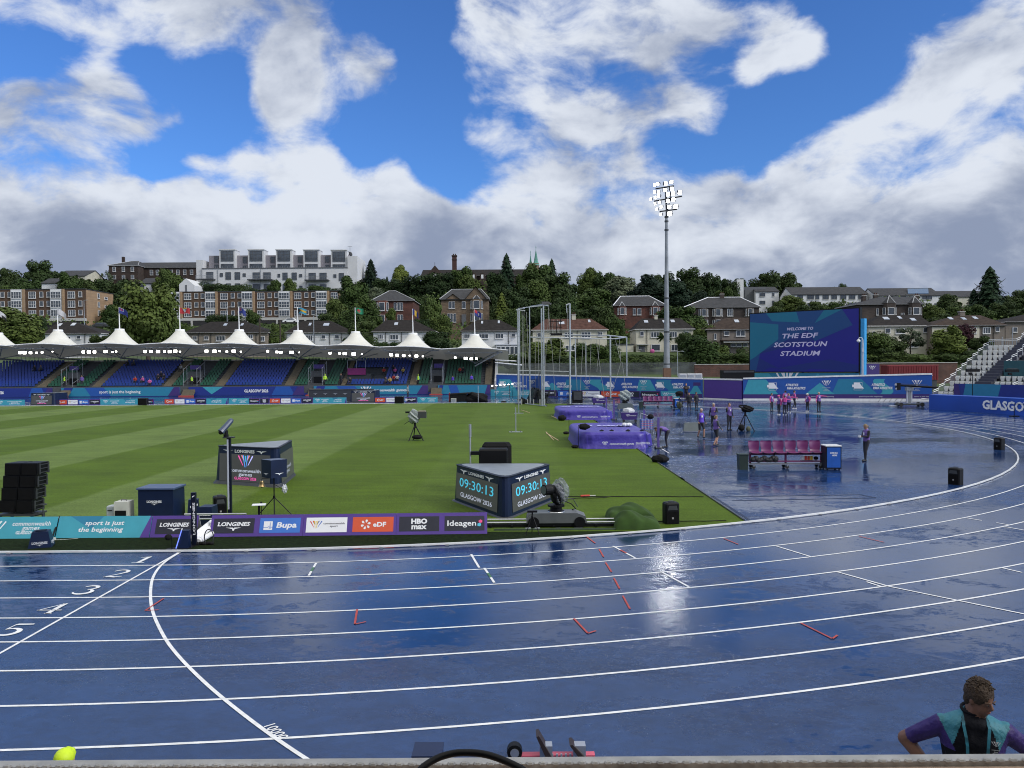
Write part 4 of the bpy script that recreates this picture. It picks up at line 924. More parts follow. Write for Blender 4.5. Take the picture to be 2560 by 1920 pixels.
def cabinet(c,rz,label,h=.92,txt=None):
    r = empty('drinks_cabinet',c,label,'cabinet','blue cabinets at the bench ends',rz);mb = MB();mb.box((0,0,h/2+.06),(.62,.62,h),NavyD);mb.build('body',r)
    mb = MB();f = F((-.27,-.316,.12),(1,0,0),(0,0,1));mb.frect(f,0,0,.54,h-.10,.004,CabB);mb.text(f,'DRINKS',.27,h-.32,.06,InkW,.008,.03,0,.30);mb.text(f,'HERE',.30,h-.42,.06,InkW,.008,.03,0,.20);mb.build('door',r)
    mb = MB();bevel_box(mb,(0,0,h+.06),(.64,.64,.04),mat('pale_lid',(.6,.62,.65),.4),.01);mb.build('lid',r)
    for sx in (-.24,.24):
        for sy in (-.24,.24):mb = MB();mb.tube([(sx-.02,sy,.04),(sx+.02,sy,.04)],.04,Rubber,10);mb.build('castor',r)
bc = G(1968,1172);bench(V3((bc.x,bc.y+.25,0)),-.02,'nearer bench of six magenta seats on the blue surface');
cabinet(G(2085,1176)+V3((.0,.3,0)),-.05,'blue cabinet with a pale lid at the right end of the nearer bench');bin_(G(1860,1175)+V3((0,.2,0)),'dark bin at the left end of the nearer bench')
c = G(1895,1172);mb = MB()
for k in range(8):mb.ell((c.x-.22+.12*k,c.y-.02,.40+.05*math.sin(k*2)),(.13,.10,.11),mat('wet_black_sack',(.015,.015,.018),.25,bump=2,scale=8),10,6)
mb.ell((c.x+.72,c.y-.02,.40),(.14,.1,.14),mat('wet_black_sack',(0,0,0)),10,6);mb.tube([(c.x+.66,c.y,.5),(c.x+.7,c.y,.68)],.03,Black);single(mb,'black_sack','shiny black plastic sack hanging over the shelf of the nearer bench','plastic sack')
c = G(2024,1172);r = empty('parcel',(c.x,c.y+.3,.335),'white and orange patterned parcel on the shelf of the nearer bench','parcel');mb = MB();mb.box((0,0,.09),(.50,.15,.18),InkW);mb.build('body',r);mb = MB()
for k,m in enumerate((RedI,Orange,YellowI)):mb.box((-.08+.12*k,-.078,.09),(.10,.006,.17),m)
mb.build('stripes',r)
mb = MB();mb.ell((c.x+.38,c.y+.3,.41),(.10,.09,.08),BlackCloth,10,6);single(mb,'shoe_bag','small black pouch beside the patterned parcel on the bench shelf','pouch')
bc = G(1646,1019);bench(V3((bc.x,bc.y+.2,0)),.02,'farther bench of six magenta seats near the advertising wall');cabinet(G(1693,1022)+V3((.1,.6,0)),0,'blue cabinet at the right end of the farther bench');bin_(G(1604,1021)+V3((0,.3,0)),'dark bin at the left end of the farther bench')
# ------------------------------------------------------------------ people
def remesh(mb,name,voxel,regions,parent,smooth_it=2):
    "fuse overlapping limbs into one continuous skin; regions: [(a, b, ra, rb, material)] decides the clothing of each face"
    me = mb.mesh('tmp');o = bpy.data.objects.new('tmp',me);COL.objects.link(o)
    md = o.modifiers.new('r','REMESH');md.mode = 'VOXEL';md.voxel_size = voxel;md.use_smooth_shade = True
    if smooth_it:s = o.modifiers.new('s','SMOOTH');s.factor = .5;s.iterations = smooth_it
    dg = bpy.context.evaluated_depsgraph_get();nm = bpy.data.meshes.new_from_object(o.evaluated_get(dg));nm.name = name
    bpy.data.objects.remove(o);bpy.data.meshes.remove(me);nm.materials.clear();ms = []
    idx = []
    for a,b_,ra,rb,m in regions:
        if m not in ms:ms.append(m);nm.materials.append(m)
    segs = [(a,b_-a,max(1e-9,(b_-a).length_squared),ra,rb,ms.index(m)) for a,b_,ra,rb,m in regions]
    for p in nm.polygons:
        c = p.center;best = 1e9;bi = 0
        for a,d,l2,ra,rb,i in segs:
            t = max(0,min(1,(c-a).dot(d)/l2));q = (c-a-d*t).length-(ra+(rb-ra)*t)
            if q < best:best = q;bi = i
        idx.append(bi)
    nm.polygons.foreach_set('material_index',idx);nm.polygons.foreach_set('use_smooth',[True]*len(idx))
    o = bpy.data.objects.new(name,nm);COL.objects.link(o);o.parent = parent;return o
def person(loc,rz,label,top,leg,group=None,arm=None,shoe=None,skin=None,hair=None,H=1.75,pose=None,shorts=False,vest=None,cap=None,lod=1,hairlen=0,extra=None,name='person',sit=False):
    """faces -Y before turning by rz. pose: joint name -> position (metres for a 1.75 m figure)"""
    skin = skin or Skin;arm = arm or top;shoe = shoe or Shoe;hair = hair or Hair
    r = empty(name,loc,label,'person',group,rz);k = H/1.75
    J = dict(pel=(0,0,.95),wst=(0,.0,1.10),chs=(0,.0,1.32),nkb=(0,.01,1.46),hd=(0,-.02,1.62),
             sl=(.18,0,1.39),el=(.25,.02,1.14),wl=(.27,-.06,.90),sr=(-.18,0,1.39),er=(-.25,.02,1.14),wr=(-.27,-.06,.90),
             hl=(.09,0,.92),kl=(.10,-.02,.50),al=(.11,.02,.09),hr=(-.09,0,.92),kr=(-.10,-.02,.50),ar=(-.11,.02,.09))
    J.update(pose or {});J = {a:V3(b_)*k for a,b_ in J.items() if a not in ('short','hs')}
    mb = MB();reg = [];m0 = top
    def limb(a,b_,ra,rb,m,n=10):
        ra *= 1.2;rb *= 1.15;mb.tube([a,b_],[ra,rb],m0,n);mb.ell(a,ra,m0,n,6);mb.ell(b_,rb,m0,n,6);reg.append((a,b_,ra,rb,m))
    pants = leg
    up = (J['nkb']-J['pel']).normalized();sh = (J['sl']-J['sr']).normalized();fwd = up.cross(sh).normalized()
    def ring_body(pts):   # (centre, half width, half depth)
        P = [];n = 14
        for c,a,b_ in pts:
            for i in range(n):
                an = 2*PI*i/n;P.append(c+sh*math.cos(an)*a*k*1.14+fwd*math.sin(an)*b_*k*1.2)
        q = len(pts);mb.add(P,[(i*n+j,i*n+(j+1) % n,(i+1)*n+(j+1) % n,(i+1)*n+j) for i in range(q-1) for j in range(n)]+[tuple(range(n-1,-1,-1)),tuple((q-1)*n+j for j in range(n))],m0)
    ring_body([(J['pel']-up*.10*k,.13,.10),(J['pel'],.165,.115),(J['wst'],.145,.105),(J['chs'],.175,.12),(J['chs'].lerp(J['nkb'],.45),.185,.10),(J['chs'].lerp(J['nkb'],.72),.160,.095),(J['chs'].lerp(J['nkb'],.92),.115,.085),(J['nkb'],.085,.075),(J['nkb']+up*.03*k,.06,.06)])
    tv = vest or top
    reg.append((J['wst'],J['chs'],.14,.16,tv));reg.append((J['chs'],J['nkb'],.15,.08,tv));reg.append((J['pel']+up*.0*k,J['wst'],.15,.14,tv));reg.append((J['pel']-up*.1*k,J['pel']-up*.02*k,.14,.15,pants))
    # neck and head
    hd = J['hd'];limb(J['nkb'],J['nkb'].lerp(hd,.7),.056*k,.052*k,skin)
    hup = (hd-J['nkb']).normalized();look = V3((pose or {}).get('look',(0,-1,-.1))).normalized();hx = look.cross(V3((0,0,1))).normalized();hz = hx.cross(look)
    Rm = Matrix((hx,-look,hz)).transposed()
    kk = k;k = k*(pose or {}).get('hs',1)
    hk = k
    def hp(x,y,z):return hd+Rm@V3((x,-y,z))*hk      # x sideways, y forward, z up
    mb.ell(hp(0,-.012,.022),(.074*k,.092*k,.098*k),m0,14,10,rot=Rm);mb.ell(hp(0,.018,-.045),(.056*k,.066*k,.068*k),m0,12,8,rot=Rm)
    mb.ell(hp(0,.045,-.088),(.026*k,.028*k,.022*k),m0,8,6)
    mb.tube([hp(0,.075,.02),hp(0,.098,-.018),hp(0,.082,-.032)],[.011*k,.016*k,.013*k],m0,6)
    for s in (-1,1):mb.ell(hp(s*.075,-.01,-.01),(.012*k,.020*k,.030*k),m0,6,5,rot=Rm)
    reg.append((hp(0,0,.03),hp(0,.01,-.06),.085*k,.06*k,skin));k = kk
    # arms
    for s,q in (('l',1),('r',-1)):
        S,E,W_ = J['s'+s],J['e'+s],J['w'+s]
        limb(S,E,.055*k,.042*k,arm);
        slv = skin if (pose or {}).get('short') else arm
        if slv is skin:
            reg.pop();mid = S.lerp(E,.72);reg.append((S,mid,.06*k,.055*k,arm));reg.append((mid,E,.043*k,.040*k,skin))
        limb(E,W_,.041*k,.028*k,slv)
        d = (W_-E).normalized();hh = W_+d*.055*k;mb.ell(W_+d*.04*k,(.030*k,.030*k,.045*k),m0,8,6);reg.append((W_+d*.02*k,W_+d*.12*k,.03*k,.03*k,skin))
        side = d.cross(fwd).normalized() if abs(d.dot(fwd)) < .9 else sh;pal = side.cross(d)
        for fi,(off,ln) in enumerate(((-.024,.062),(-.008,.072),(.008,.068),(.024,.052))):
            b0 = W_+d*.075*k+side*off*k;b1 = b0+(d*.6+pal*.12*q)*ln*.6*k;b2 = b1+(d*.45+pal*.5*q)*ln*.5*k;mb.tube([b0,b1,b2],[.0105*k,.0095*k,.008*k],m0,6)
        b0 = W_+d*.03*k+side*.028*k;mb.tube([b0,b0+(d*.5+side*.5)*.04*k,b0+(d*.9+side*.35)*.065*k],[.012*k,.011*k,.009*k],m0,6)
    # legs
    for s in 'lr':
        Hp,K,An = J['h'+s],J['k'+s],J['a'+s]
        limb(Hp,K,.085*k,.056*k,pants);limb(K,An,.054*k,.036*k,skin if shorts else pants)
        if shorts:reg[-2] = (Hp,Hp.lerp(K,.9),.095*k,.075*k,pants)
        tf = V3((pose or {}).get('toe'+s,(0,-1,0)));tf.z = 0;tf.normalize()
        mb.ell(An+tf*.065*k+V3((0,0,-.052*k)),(.045*k,.045*k,.036*k),m0,8,6);ft = An+V3((0,0,-.05*k))
        P_ = [ft-tf*.06*k,ft+tf*.02*k,ft+tf*.12*k,ft+tf*.18*k];mb.tube(P_,[.034*k,.042*k,.044*k,.026*k],m0,8);reg.append((P_[0],P_[3],.04*k,.035*k,shoe));reg.append((An+V3((0,0,-.02*k)),ft,.036*k,.04*k,shoe))
    body = remesh(mb,'body',(.021 if lod == 1 else .028 if lod == 2 else .0075)*k,reg,r)
    # hair
    mb = MB()
    if cap:
        mb.ell(hp(0,-.012,.05),(.086*k,.102*k,.082*k),cap,16,8,rot=Rm);mb.tube([hp(0,.06,.045),hp(0,.15,.03)],[.07*k,.05*k],cap,8);mb.build('cap',r,smooth=True)
    else:
        rn = random.Random(int(abs(loc[0])*100));P = [];n = 16
        mb.ell(hp(0,-.026,.040),(.082*k,.092*k,.090*k),hair,n,9,lambda v:1+.03*math.sin(11*v.x+9*v.y),rot=Rm)
        mb.ell(hp(0,-.062,-.02),(.070*k,.045*k,.065*k),hair,10,7,rot=Rm)
        if hairlen:mb.tube([hp(0,-.09,.02),hp(0,-.135,-.03),hp(0,-.12,-.12)],[.03*k,.028*k,.012*k],hair,8)
        mb.build('hair',r,smooth=True)
    if vest and lod == 1:   # a badge on the chest
        mb = MB();c = J['chs']+fwd*-.0;f = F(J['chs']-fwd*0+V3((0,0,0)),sh,up);dd = .135*k
        mb.fbox(f,-.05,-.10,.03,.02,-dd-.0,-dd-.006,InkW) if f.N.dot(fwd) > 0 else mb.fbox(f,-.05,-.10,.03,.02,dd,dd+.006,InkW)
        mb.build('badge',r)
    if extra:extra(r,J,k,hp,sh,up,fwd)
    return r
VestL = mat('lilac_vest',(.13,.075,.30),.6,bump=.5);VestP = mat('purple_jacket',(.10,.05,.48),.55,bump=.5);PinkS = mat('pink_sleeve',(.50,.06,.26),.6,bump=.4)
Dark = mat('dark_clothes',(.014,.015,.02),.75,bump=.5);GreyS = mat('grey_sleeve',(.06,.07,.08),.7);HiVis = mat('hi_vis',(.45,.75,.05),.5)
DarkT = mat('dark_trousers',(.018,.02,.03),.7,bump=.5);HairB = mat('blond_hair',(.20,.14,.08),.7);HairW = mat('white_hair',(.55,.53,.50),.7)
stand = dict()
walk = dict(kl=(.10,-.16,.52),al=(.11,-.10,.12),kr=(-.10,.0,.49),ar=(-.11,.20,.13),el=(.25,.10,1.16),wl=(.27,-.02,.92),er=(-.25,-.04,1.15),wr=(-.27,-.20,.96))
person(G(1753,1096),.25,'man in a bright purple jacket and black shorts walking towards the grass',VestP,Dark,arm=mat('navy_sleeve',(.03,.03,.08),.7),hair=HairG,shorts=True,vest=VestP,H=1.78,pose={**walk,'look':(-.3,-1,-.2)})
person(G(1784,1075),-.5,'man in a purple vest over black, half hidden behind the woman in shorts',VestL,DarkT,arm=Dark,hair=HairG,H=1.80,pose={'el':(.27,-.10,1.18),'wl':(.16,-.30,1.22),'look':(.5,-1,-.3)})
person(G(1790,1115),1.9,'woman in a purple jacket with grey sleeves and dark shorts striding right',VestL,Dark,arm=GreyS,hair=HairB,shorts=True,H=1.66,hairlen=1,pose={**walk,'wl':(.22,-.30,1.02),'look':(0,-1,-.3)})
person(G(1823,1076),.5,'man in black with a lilac vest raising one hand beside the camera tripod',Dark,DarkT,arm=Dark,vest=VestL,H=1.82,pose={'er':(-.34,-.12,1.20),'wr':(-.42,-.22,1.42),'look':(-.5,-1,0)})
def phone(r,J,k,hp,sh,up,fwd):
    mb = MB();c = (J['wl']+J['wr'])/2;mb.box((c.x,c.y-.08,c.z+.02),(.16,.02,.10),InkW,0);mb.build('notebook',r)
person(G(2166,1153),-1.35,'woman in a lilac vest looking down at a notebook, alone on the blue bend',Dark,DarkT,arm=Dark,vest=VestL,H=1.68,hairlen=1,hair=HairB,pose={'el':(.22,-.06,1.16),'wl':(.06,-.30,1.16),'er':(-.22,-.06,1.16),'wr':(-.06,-.30,1.14),'al':(.10,-.12,.09),'kl':(.09,-.10,.5),'hd':(0,-.06,1.60),'look':(0,-1,-.6)},extra=phone)
person(G(1662,1119),-1.35,'worker in purple bending down to the foot of the jump upright',VestL,DarkT,arm=Dark,vest=VestL,H=1.72,pose={'pel':(0,.14,.86),'wst':(0,.02,.98),'chs':(0,-.22,1.02),'nkb':(0,-.36,1.02),'hd':(0,-.50,.98),'sl':(.18,-.30,1.0),'el':(.20,-.36,.74),'wl':(.14,-.42,.52),'sr':(-.18,-.30,1.0),'er':(-.2,-.36,.74),'wr':(-.12,-.46,.50),'hl':(.09,.12,.86),'kl':(.10,.04,.48),'al':(.10,.06,.09),'hr':(-.09,.14,.86),'kr':(-.10,.10,.48),'ar':(-.12,.18,.09),'look':(0,-.8,-.7)})
point = {'er':(-.40,-.10,1.38),'wr':(-.62,-.16,1.36),'look':(-.6,-1,0)}
pointl = {'el':(.40,-.10,1.38),'wl':(.62,-.16,1.36),'look':(.6,-1,0)}
grp = 'officials in pink and purple by the advertising wall'
person(G(1929,1028),.6,'official in pink sleeves and purple vest at the left of the group, facing left',PinkS,DarkT,grp,vest=VestL,H=1.66,pose={'look':(-.3,-1,0)})
person(G(1947.5,1037),-1.2,'official in a pink cap near the front of the group',PinkS,DarkT,grp,vest=VestL,H=1.70,cap=PinkS,shoe=ShoeW)
person(G(1961.6,1038),3.0,'official at the front of the group seen from behind with a pink rucksack',PinkS,DarkT,grp,vest=VestL,H=1.68,shoe=ShoeW,pose=point,extra=lambda r,J,k,hp,sh,up,fwd:(lambda m_:(bevel_box(m_,(0,.17,1.12),(.28,.14,.36),PinkS,.04),m_.build('rucksack',r)))(MB()))
person(G(1972,1032),2.6,'official behind the rucksack wearer stretching an arm to the right',PinkS,DarkT,grp,vest=VestL,H=1.74,hair=HairB,shoe=ShoeW,pose={**point,'look':(-1,-.4,0)})
person(G(1985.6,1023),1.5,'tall official striding at the right of the cluster in white shoes',PinkS,DarkT,grp,vest=VestL,H=1.80,shoe=ShoeW,pose=walk)
person(G(1963,1021),0.3,'official in a cap at the back of the cluster',PinkS,DarkT,grp,vest=VestL,H=1.74,cap=Dark)
person(G(2019,1029),-1.2,'white-haired official with a pink bag standing apart on the white line',PinkS,DarkT,grp,vest=VestL,H=1.66,hair=HairW,cap=HairW,shoe=ShoeW,extra=lambda r,J,k,hp,sh,up,fwd:(lambda m_:(bevel_box(m_,(0,.2,1.0),(.24,.16,.28),PinkS,.04),m_.build('bag',r)))(MB()))
person(G(2047,1030),.2,'grey-haired official pointing right with an outstretched arm',PinkS,DarkT,grp,vest=VestL,H=1.80,hair=HairG,pose=pointl)
# camera crew by the advertising wall
cc = G(1722,1027)
r = empty('crew_platform',cc+V3((0,.8,0)),'small black scaffold platform under the camera crew','platform');mb = MB();mb.box((.1,.3,.82),(1.0,.8,.06),SteelD);mb.build('deck',r);mb = MB()
for x in (-.4,.55):
    for y in (-.05,.65):mb.tube([(x,y,0),(x,y,.8)],.025,SteelD,6)
mb.tube([(-.7,-.5,0),(-.4,-.05,.9)],.03,Black,6);mb.build('legs',r)
person(cc+V3((0,1.1,.85)),-.2,'camera operator in black standing on the platform by the wall',Dark,DarkT,'camera crew in black',H=1.72,pose={'el':(.26,-.14,1.2),'wl':(.08,-.34,1.26),'er':(-.26,-.14,1.2),'wr':(-.1,-.34,1.26)})
person(cc+V3((.0,-.1,0)),-.4,'crew member in black in front of the platform, left one',Dark,DarkT,'camera crew in black',arm=Dark,H=1.74,hair=Dark)
person(cc+V3((.72,.1,0)),.5,'crew member in black in front of the platform, right one',Dark,DarkT,'camera crew in black',arm=Dark,H=1.76,hair=Dark)
r = empty('platform_camera',cc+V3((-.75,.6,0)),'black television camera beside the crew platform','television camera');tripod(r,(0,0),1.2,.5,r=.025);mb = MB();mb.box((0,0,1.5),(.6,.3,.36),Black);mb.ell((0,0,1.62),(.4,.22,.22),BlackCloth,12,8);mb.build('camera_body',r);mb = MB();mb.ell((0,0,.5),(.25,.2,.35),mat('khaki_bag',(0,0,0)),10,8);mb.build('bag',r)
# person in grey on the far track
person(G(1019.5,997)+V3((0,0,0)),1.2,'person in a long grey raincoat on the far track before the green seats',mat('grey_coat',(.15,.19,.20),.6),DarkT,H=1.8)

# foreground man, hands on hips
Polo = mat('polo_dark',(.004,.005,.010),.75,bump=1.2,bscale=13,spec=.2);PoloP = mat('polo_purple',(.030,.012,.14),.6,bump=1.4,bscale=13);PoloT = mat('polo_teal',(.035,.20,.27),.6,bump=1.4,bscale=13)
SkinM = mat('skin_tan',(.19,.095,.065),.5,scale=9,var=.12)  # shade on the man is partly put into this darker skin colour
def fore_extra(r,J,k,hp,sh,up,fwd):
    fwd = -fwd;kf = k;k = k*.9
    # face
    mb = MB()
    for s in (-1,1):mb.ell(hp(s*.030,.078,.012),(.009*k,.007*k,.005*k),mat('eye_white',(.16,.11,.09),.5),8,6);mb.ell(hp(s*.030,.086,.012),(.005*k,.005*k,.006*k),Dark,6,5)
    mb.build('eyes',r);mb = MB()
    for s in (-1,1):mb.tube([hp(s*.050,.070,.026),hp(s*.03,.082,.030),hp(s*.012,.084,.026)],.0045*k,mat('brow',(.10,.06,.04),.7),6)
    mb.build('eyebrows',r);mb = MB();mb.tube([hp(-.026,.072,-.055),hp(0,.083,-.053),hp(.026,.072,-.055)],[.003*k,.007*k,.003*k],mat('lips',(.25,.09,.07),.5),6);mb.build('mouth',r)
    # tousled hair: short locks over the crown
    mb = MB();rn = random.Random(5)
    for i in range(420):
        a = rn.uniform(0,2*PI);e = rn.uniform(.02,1.25);x,y,z = math.sin(e)*math.cos(a),math.sin(e)*math.sin(a),math.cos(e)
        if y > .62 and z < .55:continue
        b0 = hp(x*.078,y*.090-.028,z*.088+.042);d_ = hp(x*.078+rn.uniform(-.03,.03),y*.09-.028+rn.uniform(-.01,.045),z*.088+.045)-b0
        b1 = hp(x*.088+rn.uniform(-.012,.012),y*.100-.028+rn.uniform(-.01,.02),z*.100+.040+rn.uniform(-.005,.012));mb.tube([b0,b0.lerp(b1,.6)+V3((0,0,.004)),b1],[.007,.006,.002],mat('hair_tip',(.045,.032,.022),.65) if rn.random() < .4 else Hair,4)
    mb.build('hair_tufts',r)
    # collar
    mb = MB();nb = J['nkb'];mb.tube([nb+up*.045*k+sh*.070*math.cos(a)+fwd*.068*math.sin(a)+up*(.012*math.sin(a)*-1) for a in [2*PI*i/16 for i in range(17)]],.011,Polo,8,False);mb.build('collar',r,smooth=True)
    # lanyard
    for s in (-1,1):
        pts = [nb+up*.05+sh*s*.055-fwd*-.0,nb+sh*s*.075+fwd*.115-up*.03,J['chs']+up*.05+sh*s*.065+fwd*.155,J['chs']+sh*s*.06+fwd*.168,J['wst']+sh*s*.05+fwd*.160,J['pel']+sh*s*.03+fwd*.17]
        mb = MB();lan = mat('lanyard',(.02,.15,.22),.5,var=.5,scale=14)
        for a,b_ in zip(pts,pts[1:]):mb.add([a-sh*.009,a+sh*.009,b_+sh*.009,b_-sh*.009],[(0,1,2,3)],lan);mb.add([a-sh*.009-fwd*.004,a+sh*.009-fwd*.004,b_+sh*.009-fwd*.004,b_-sh*.009-fwd*.004],[(3,2,1,0)],lan)
        mb.build('lanyard',r)
    f = F(J['chs']+sh*.105+fwd*.152-up*.0,sh,up);mb = MB();s_ = 1 if f.N.dot(fwd) > 0 else -1
    vlogo(mb,f,0,.03,.050,InkW,.004*s_);mb.text(f,'commonwealth',0,-.008,.007,InkW,.004*s_,.01,0,.046);mb.text(f,'games',0,-.020,.007,InkW,.004*s_,.01,0,.024);mb.text(f,'GLASGOW 2026',0,-.032,.006,InkW,.004*s_,.02,0,.036);mb.build('emblem',r)
pm = A(2444,1690,5.25)
fg = person((pm.x-.03,5.25,.55),-.35,'man in a dark polo with teal and purple shoulders, hands on hips beyond the rail',PoloP,DarkT,arm=PoloP,hair=Hair,skin=SkinM,H=1.80,lod=0,vest=Polo,
    pose={'short':1,'hs':.90,'hd':(.035,-.055,1.585),'nkb':(.0,-.01,1.46),'el':(.385,.10,1.20),'wl':(.20,-.02,1.0),'er':(-.385,.10,1.20),'wr':(-.20,-.02,1.0),'sl':(.180,0,1.372),'sr':(-.180,0,1.372),'look':(.80,-1,-.30)},extra=fore_extra)
for ch in fg.children:      # teal shoulder yokes follow the shoulder line of the shirt
    if ch.name.startswith('badge'):bpy.data.objects.remove(ch);break
for ch in fg.children:
    if ch.name.startswith('body'):
        me = ch.data;me.materials.append(PoloT);ti = len(me.materials)-1;pi = [i for i,m in enumerate(me.materials) if m in (PoloP,Polo)];k = 1.80/1.75
        ip = [i for i,m in enumerate(me.materials) if m == PoloP][0];iv = [i for i,m in enumerate(me.materials) if m == Polo][0]
        for p in me.polygons:
            c = p.center/k;ax = abs(c.x)
            if p.material_index in (ip,iv) and c.z > 1.25:
                if ax > .125+.50*(c.z-1.27):p.material_index = ip
                elif ax > .075+.33*(1.46-c.z):p.material_index = ti
                else:p.material_index = iv
pc = A(148,1868,5.9)
person((pc.x,5.95,0),PI,'person in a bright yellow cap at the lower left beyond the rail',Dark,DarkT,arm=Dark,H=1.51,lod=0,cap=mat('yellow_cap',(.62,.85,.02),.55),pose={'look':(.25,-1,-.1),'hs':1.12})
# ------------------------------------------------------------------ front of our own stand: rail, walkway, cable, starting blocks
r = empty('front_rail',(0,1.0,0),'weathered timber rail with a ridged pale metal cap across the bottom of the view','rail');
zr = A(1280,1893,1.035).z
RailM = mat('rail_metal',(.42,.42,.41),.5,0,var=.2,scale=30);RailW = mat('rail_wood',(.56,.43,.34),.75,var=.35,scale=5)
mb = MB();mb.box((0,.026,zr-.006),(9,.018,.012),RailM)
for i in range(520):mb.ell((-4.4+i*.017,.018,zr+.0005),(.0065,.005,.003),RailM,6,4)
mb.build('metal_cap',r);mb = MB();mb.box((0,-.035,zr-.072),(9,.136,.13),RailW);mb.build('board',r)
mb = MB();
for x in (-4,-2,2,4):mb.box((x,.05,(zr-.14)/2),(.06,.05,zr-.14),SteelD)
mb.build('posts',r)
mb = MB();a0,a1 = A(1035,1935,.93),A(1330,1935,.93);pk = A(1165,1881,.96)
pts = [a0+V3((-.01,0,-.05)),a0,A(1085,1897,.95),A(1130,1883,.96),pk,A(1210,1884,.96),A(1260,1900,.95),a1,a1+V3((.015,0,-.05))]
Q = pts
for _ in range(2):Q = [Q[0]]+sum([[a.lerp(b_,.25),a.lerp(b_,.75)] for a,b_ in zip(Q,Q[1:])],[])+[Q[-1]]
mb.tube(Q,.0042,Black,8);single(mb,'cable_loop','black cable looping over the front rail','cable',smooth=True)
Concrete = mat('concrete',(.24,.24,.23),.85,var=.2,scale=2,bump=.6)
mb = MB();mb.box((4.5,3.7,.27),(7,4.6,.54),Concrete);mb.box((-3,.2,1.2),(30,2.2,2.4),Concrete);mb.box((0,.2,2.45),(30,1.6,.1),Concrete)
o = mb.build('stand_walkway');tag(o,kind='structure')
# roof of our own stand, above and behind the viewer: it shades the outer lanes and everyone near the rail
r = empty('grandstand_roof',(0,-8,0),'long flat roof of the near grandstand above the viewer','stand roof');mb = MB();mb.box((0,-2,10.2),(110,15,.3),mat('roof_sheet',(.3,.31,.32),.6));mb.build('roof',r)
mb = MB()
for x in range(-50,51,10):mb.box((x,-5.5,5),(.4,.4,10),Galv)
mb.build('columns',r);mb = MB();mb.box((0,-6.2,5),(110,.3,10),mat('stand_back',(.2,.2,.22),.8));mb.build('back_wall',r)
# starting blocks
def block(x,y,label):
    r = empty('starting_block',(x,y,0),label,'starting block','starting block set behind the rail');mb = MB();mb.box((0,0,.04),(.95,.09,.05),mat('block_pink',(.55,.10,.16),.5));
    for i in range(10):mb.box((-.1+i*.05,-.05,.07),(.02,.02,.03),Alu)
    mb.build('rail',r)
    for s,xx in ((0,-.05),(1,.32)):
        mb = MB();mb.hexa([(xx-.02,-.10,.05),(xx+.05,-.10,.05),(xx+.05,.08,.05),(xx-.02,.08,.05),(xx-.13,-.10,.30-.10*s),(xx-.10,-.10,.31-.10*s),(xx-.10,.08,.31-.10*s),(xx-.13,.08,.30-.10*s)],mat('pedal_black',(.03,.02,.02),.5));mb.box((xx-.02,-.01,.12),(.14,.12,.12),Alu);mb.build('pedal',r)
    mb = MB();mb.tube([(-.42,-.05,.10),(-.42,.05,.10)],.085,Black,14);mb.tube([(-.42,-.055,.10),(-.42,-.062,.10)],.05,Alu,12);mb.build('sensor',r)
g = G(1380,1893);block(g.x,8.75,'starting block with two tall pedals just beyond the rail')
c = A(1070,1872,8.2);r = empty('navy_chest',(c.x,8.2,0),'navy chest of which only the lid shows above the rail','chest');mb = MB();bevel_box(mb,(0,0,0),(.30,.3,c.z-.02),mat('chest_blue',(.008,.02,.07),.5),.02);mb.build('body',r);mb = MB();mb.box((0,0,c.z-.012),(.31,.31,.02),mat('chest_blue',(0,0,0)));mb.build('lid',r)

# ------------------------------------------------------------------ far stand
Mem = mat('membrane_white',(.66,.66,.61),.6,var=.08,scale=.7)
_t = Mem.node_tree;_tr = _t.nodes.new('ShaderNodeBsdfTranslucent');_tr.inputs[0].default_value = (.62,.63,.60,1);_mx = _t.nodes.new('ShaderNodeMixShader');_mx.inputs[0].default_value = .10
_g = _t.nodes.new('ShaderNodeNewGeometry');_cm = _t.nodes.new('ShaderNodeMix');_cm.data_type = 'RGBA';_t.links.new(_g.outputs['Backfacing'],_cm.inputs[0]);_b = _t.nodes['Principled BSDF'];_t.links.new(_b.inputs['Base Color'].links[0].from_socket,_cm.inputs[6]);_cm.inputs[7].default_value = (.26,.27,.27,1);_t.links.new(_cm.outputs[2],_b.inputs['Base Color'])  # back faces turn darker grey: shade under the roof put into the colour
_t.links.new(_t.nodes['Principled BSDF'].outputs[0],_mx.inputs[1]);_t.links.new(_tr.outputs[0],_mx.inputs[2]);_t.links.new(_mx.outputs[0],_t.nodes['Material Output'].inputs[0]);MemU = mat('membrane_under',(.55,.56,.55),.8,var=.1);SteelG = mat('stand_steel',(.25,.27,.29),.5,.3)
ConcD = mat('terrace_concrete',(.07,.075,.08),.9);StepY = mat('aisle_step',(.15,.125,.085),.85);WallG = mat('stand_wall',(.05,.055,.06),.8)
SY0 = 119.0     # front of the terrace
def sx(px,Y=SY0):return (px-1280)/FPX*Y
XL,XR = sx(-60),sx(1238)
gs = empty('far_grandstand',(-35,SY0,0),'long far grandstand with a white membrane roof and blue and green seats','grandstand')
NROW = 11;RD,RH = .80,.36;ZB = 1.45
mb = MB()
for i in range(NROW+1):
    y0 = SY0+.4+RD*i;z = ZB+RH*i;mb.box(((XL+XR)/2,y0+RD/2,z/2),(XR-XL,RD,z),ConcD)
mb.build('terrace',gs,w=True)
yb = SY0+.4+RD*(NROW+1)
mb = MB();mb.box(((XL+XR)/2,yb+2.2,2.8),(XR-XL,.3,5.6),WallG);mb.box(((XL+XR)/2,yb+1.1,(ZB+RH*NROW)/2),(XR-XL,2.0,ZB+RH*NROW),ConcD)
for i in range(26):
    x = XL+(i+.5)*(XR-XL)/26;mb.box((x,yb+2.0,5.1),(1.9,.12,.9),mat('grey_panel',(.10,.105,.11),.7) if i % 3 else mat('dark_opening',(.01,.01,.012),.6))
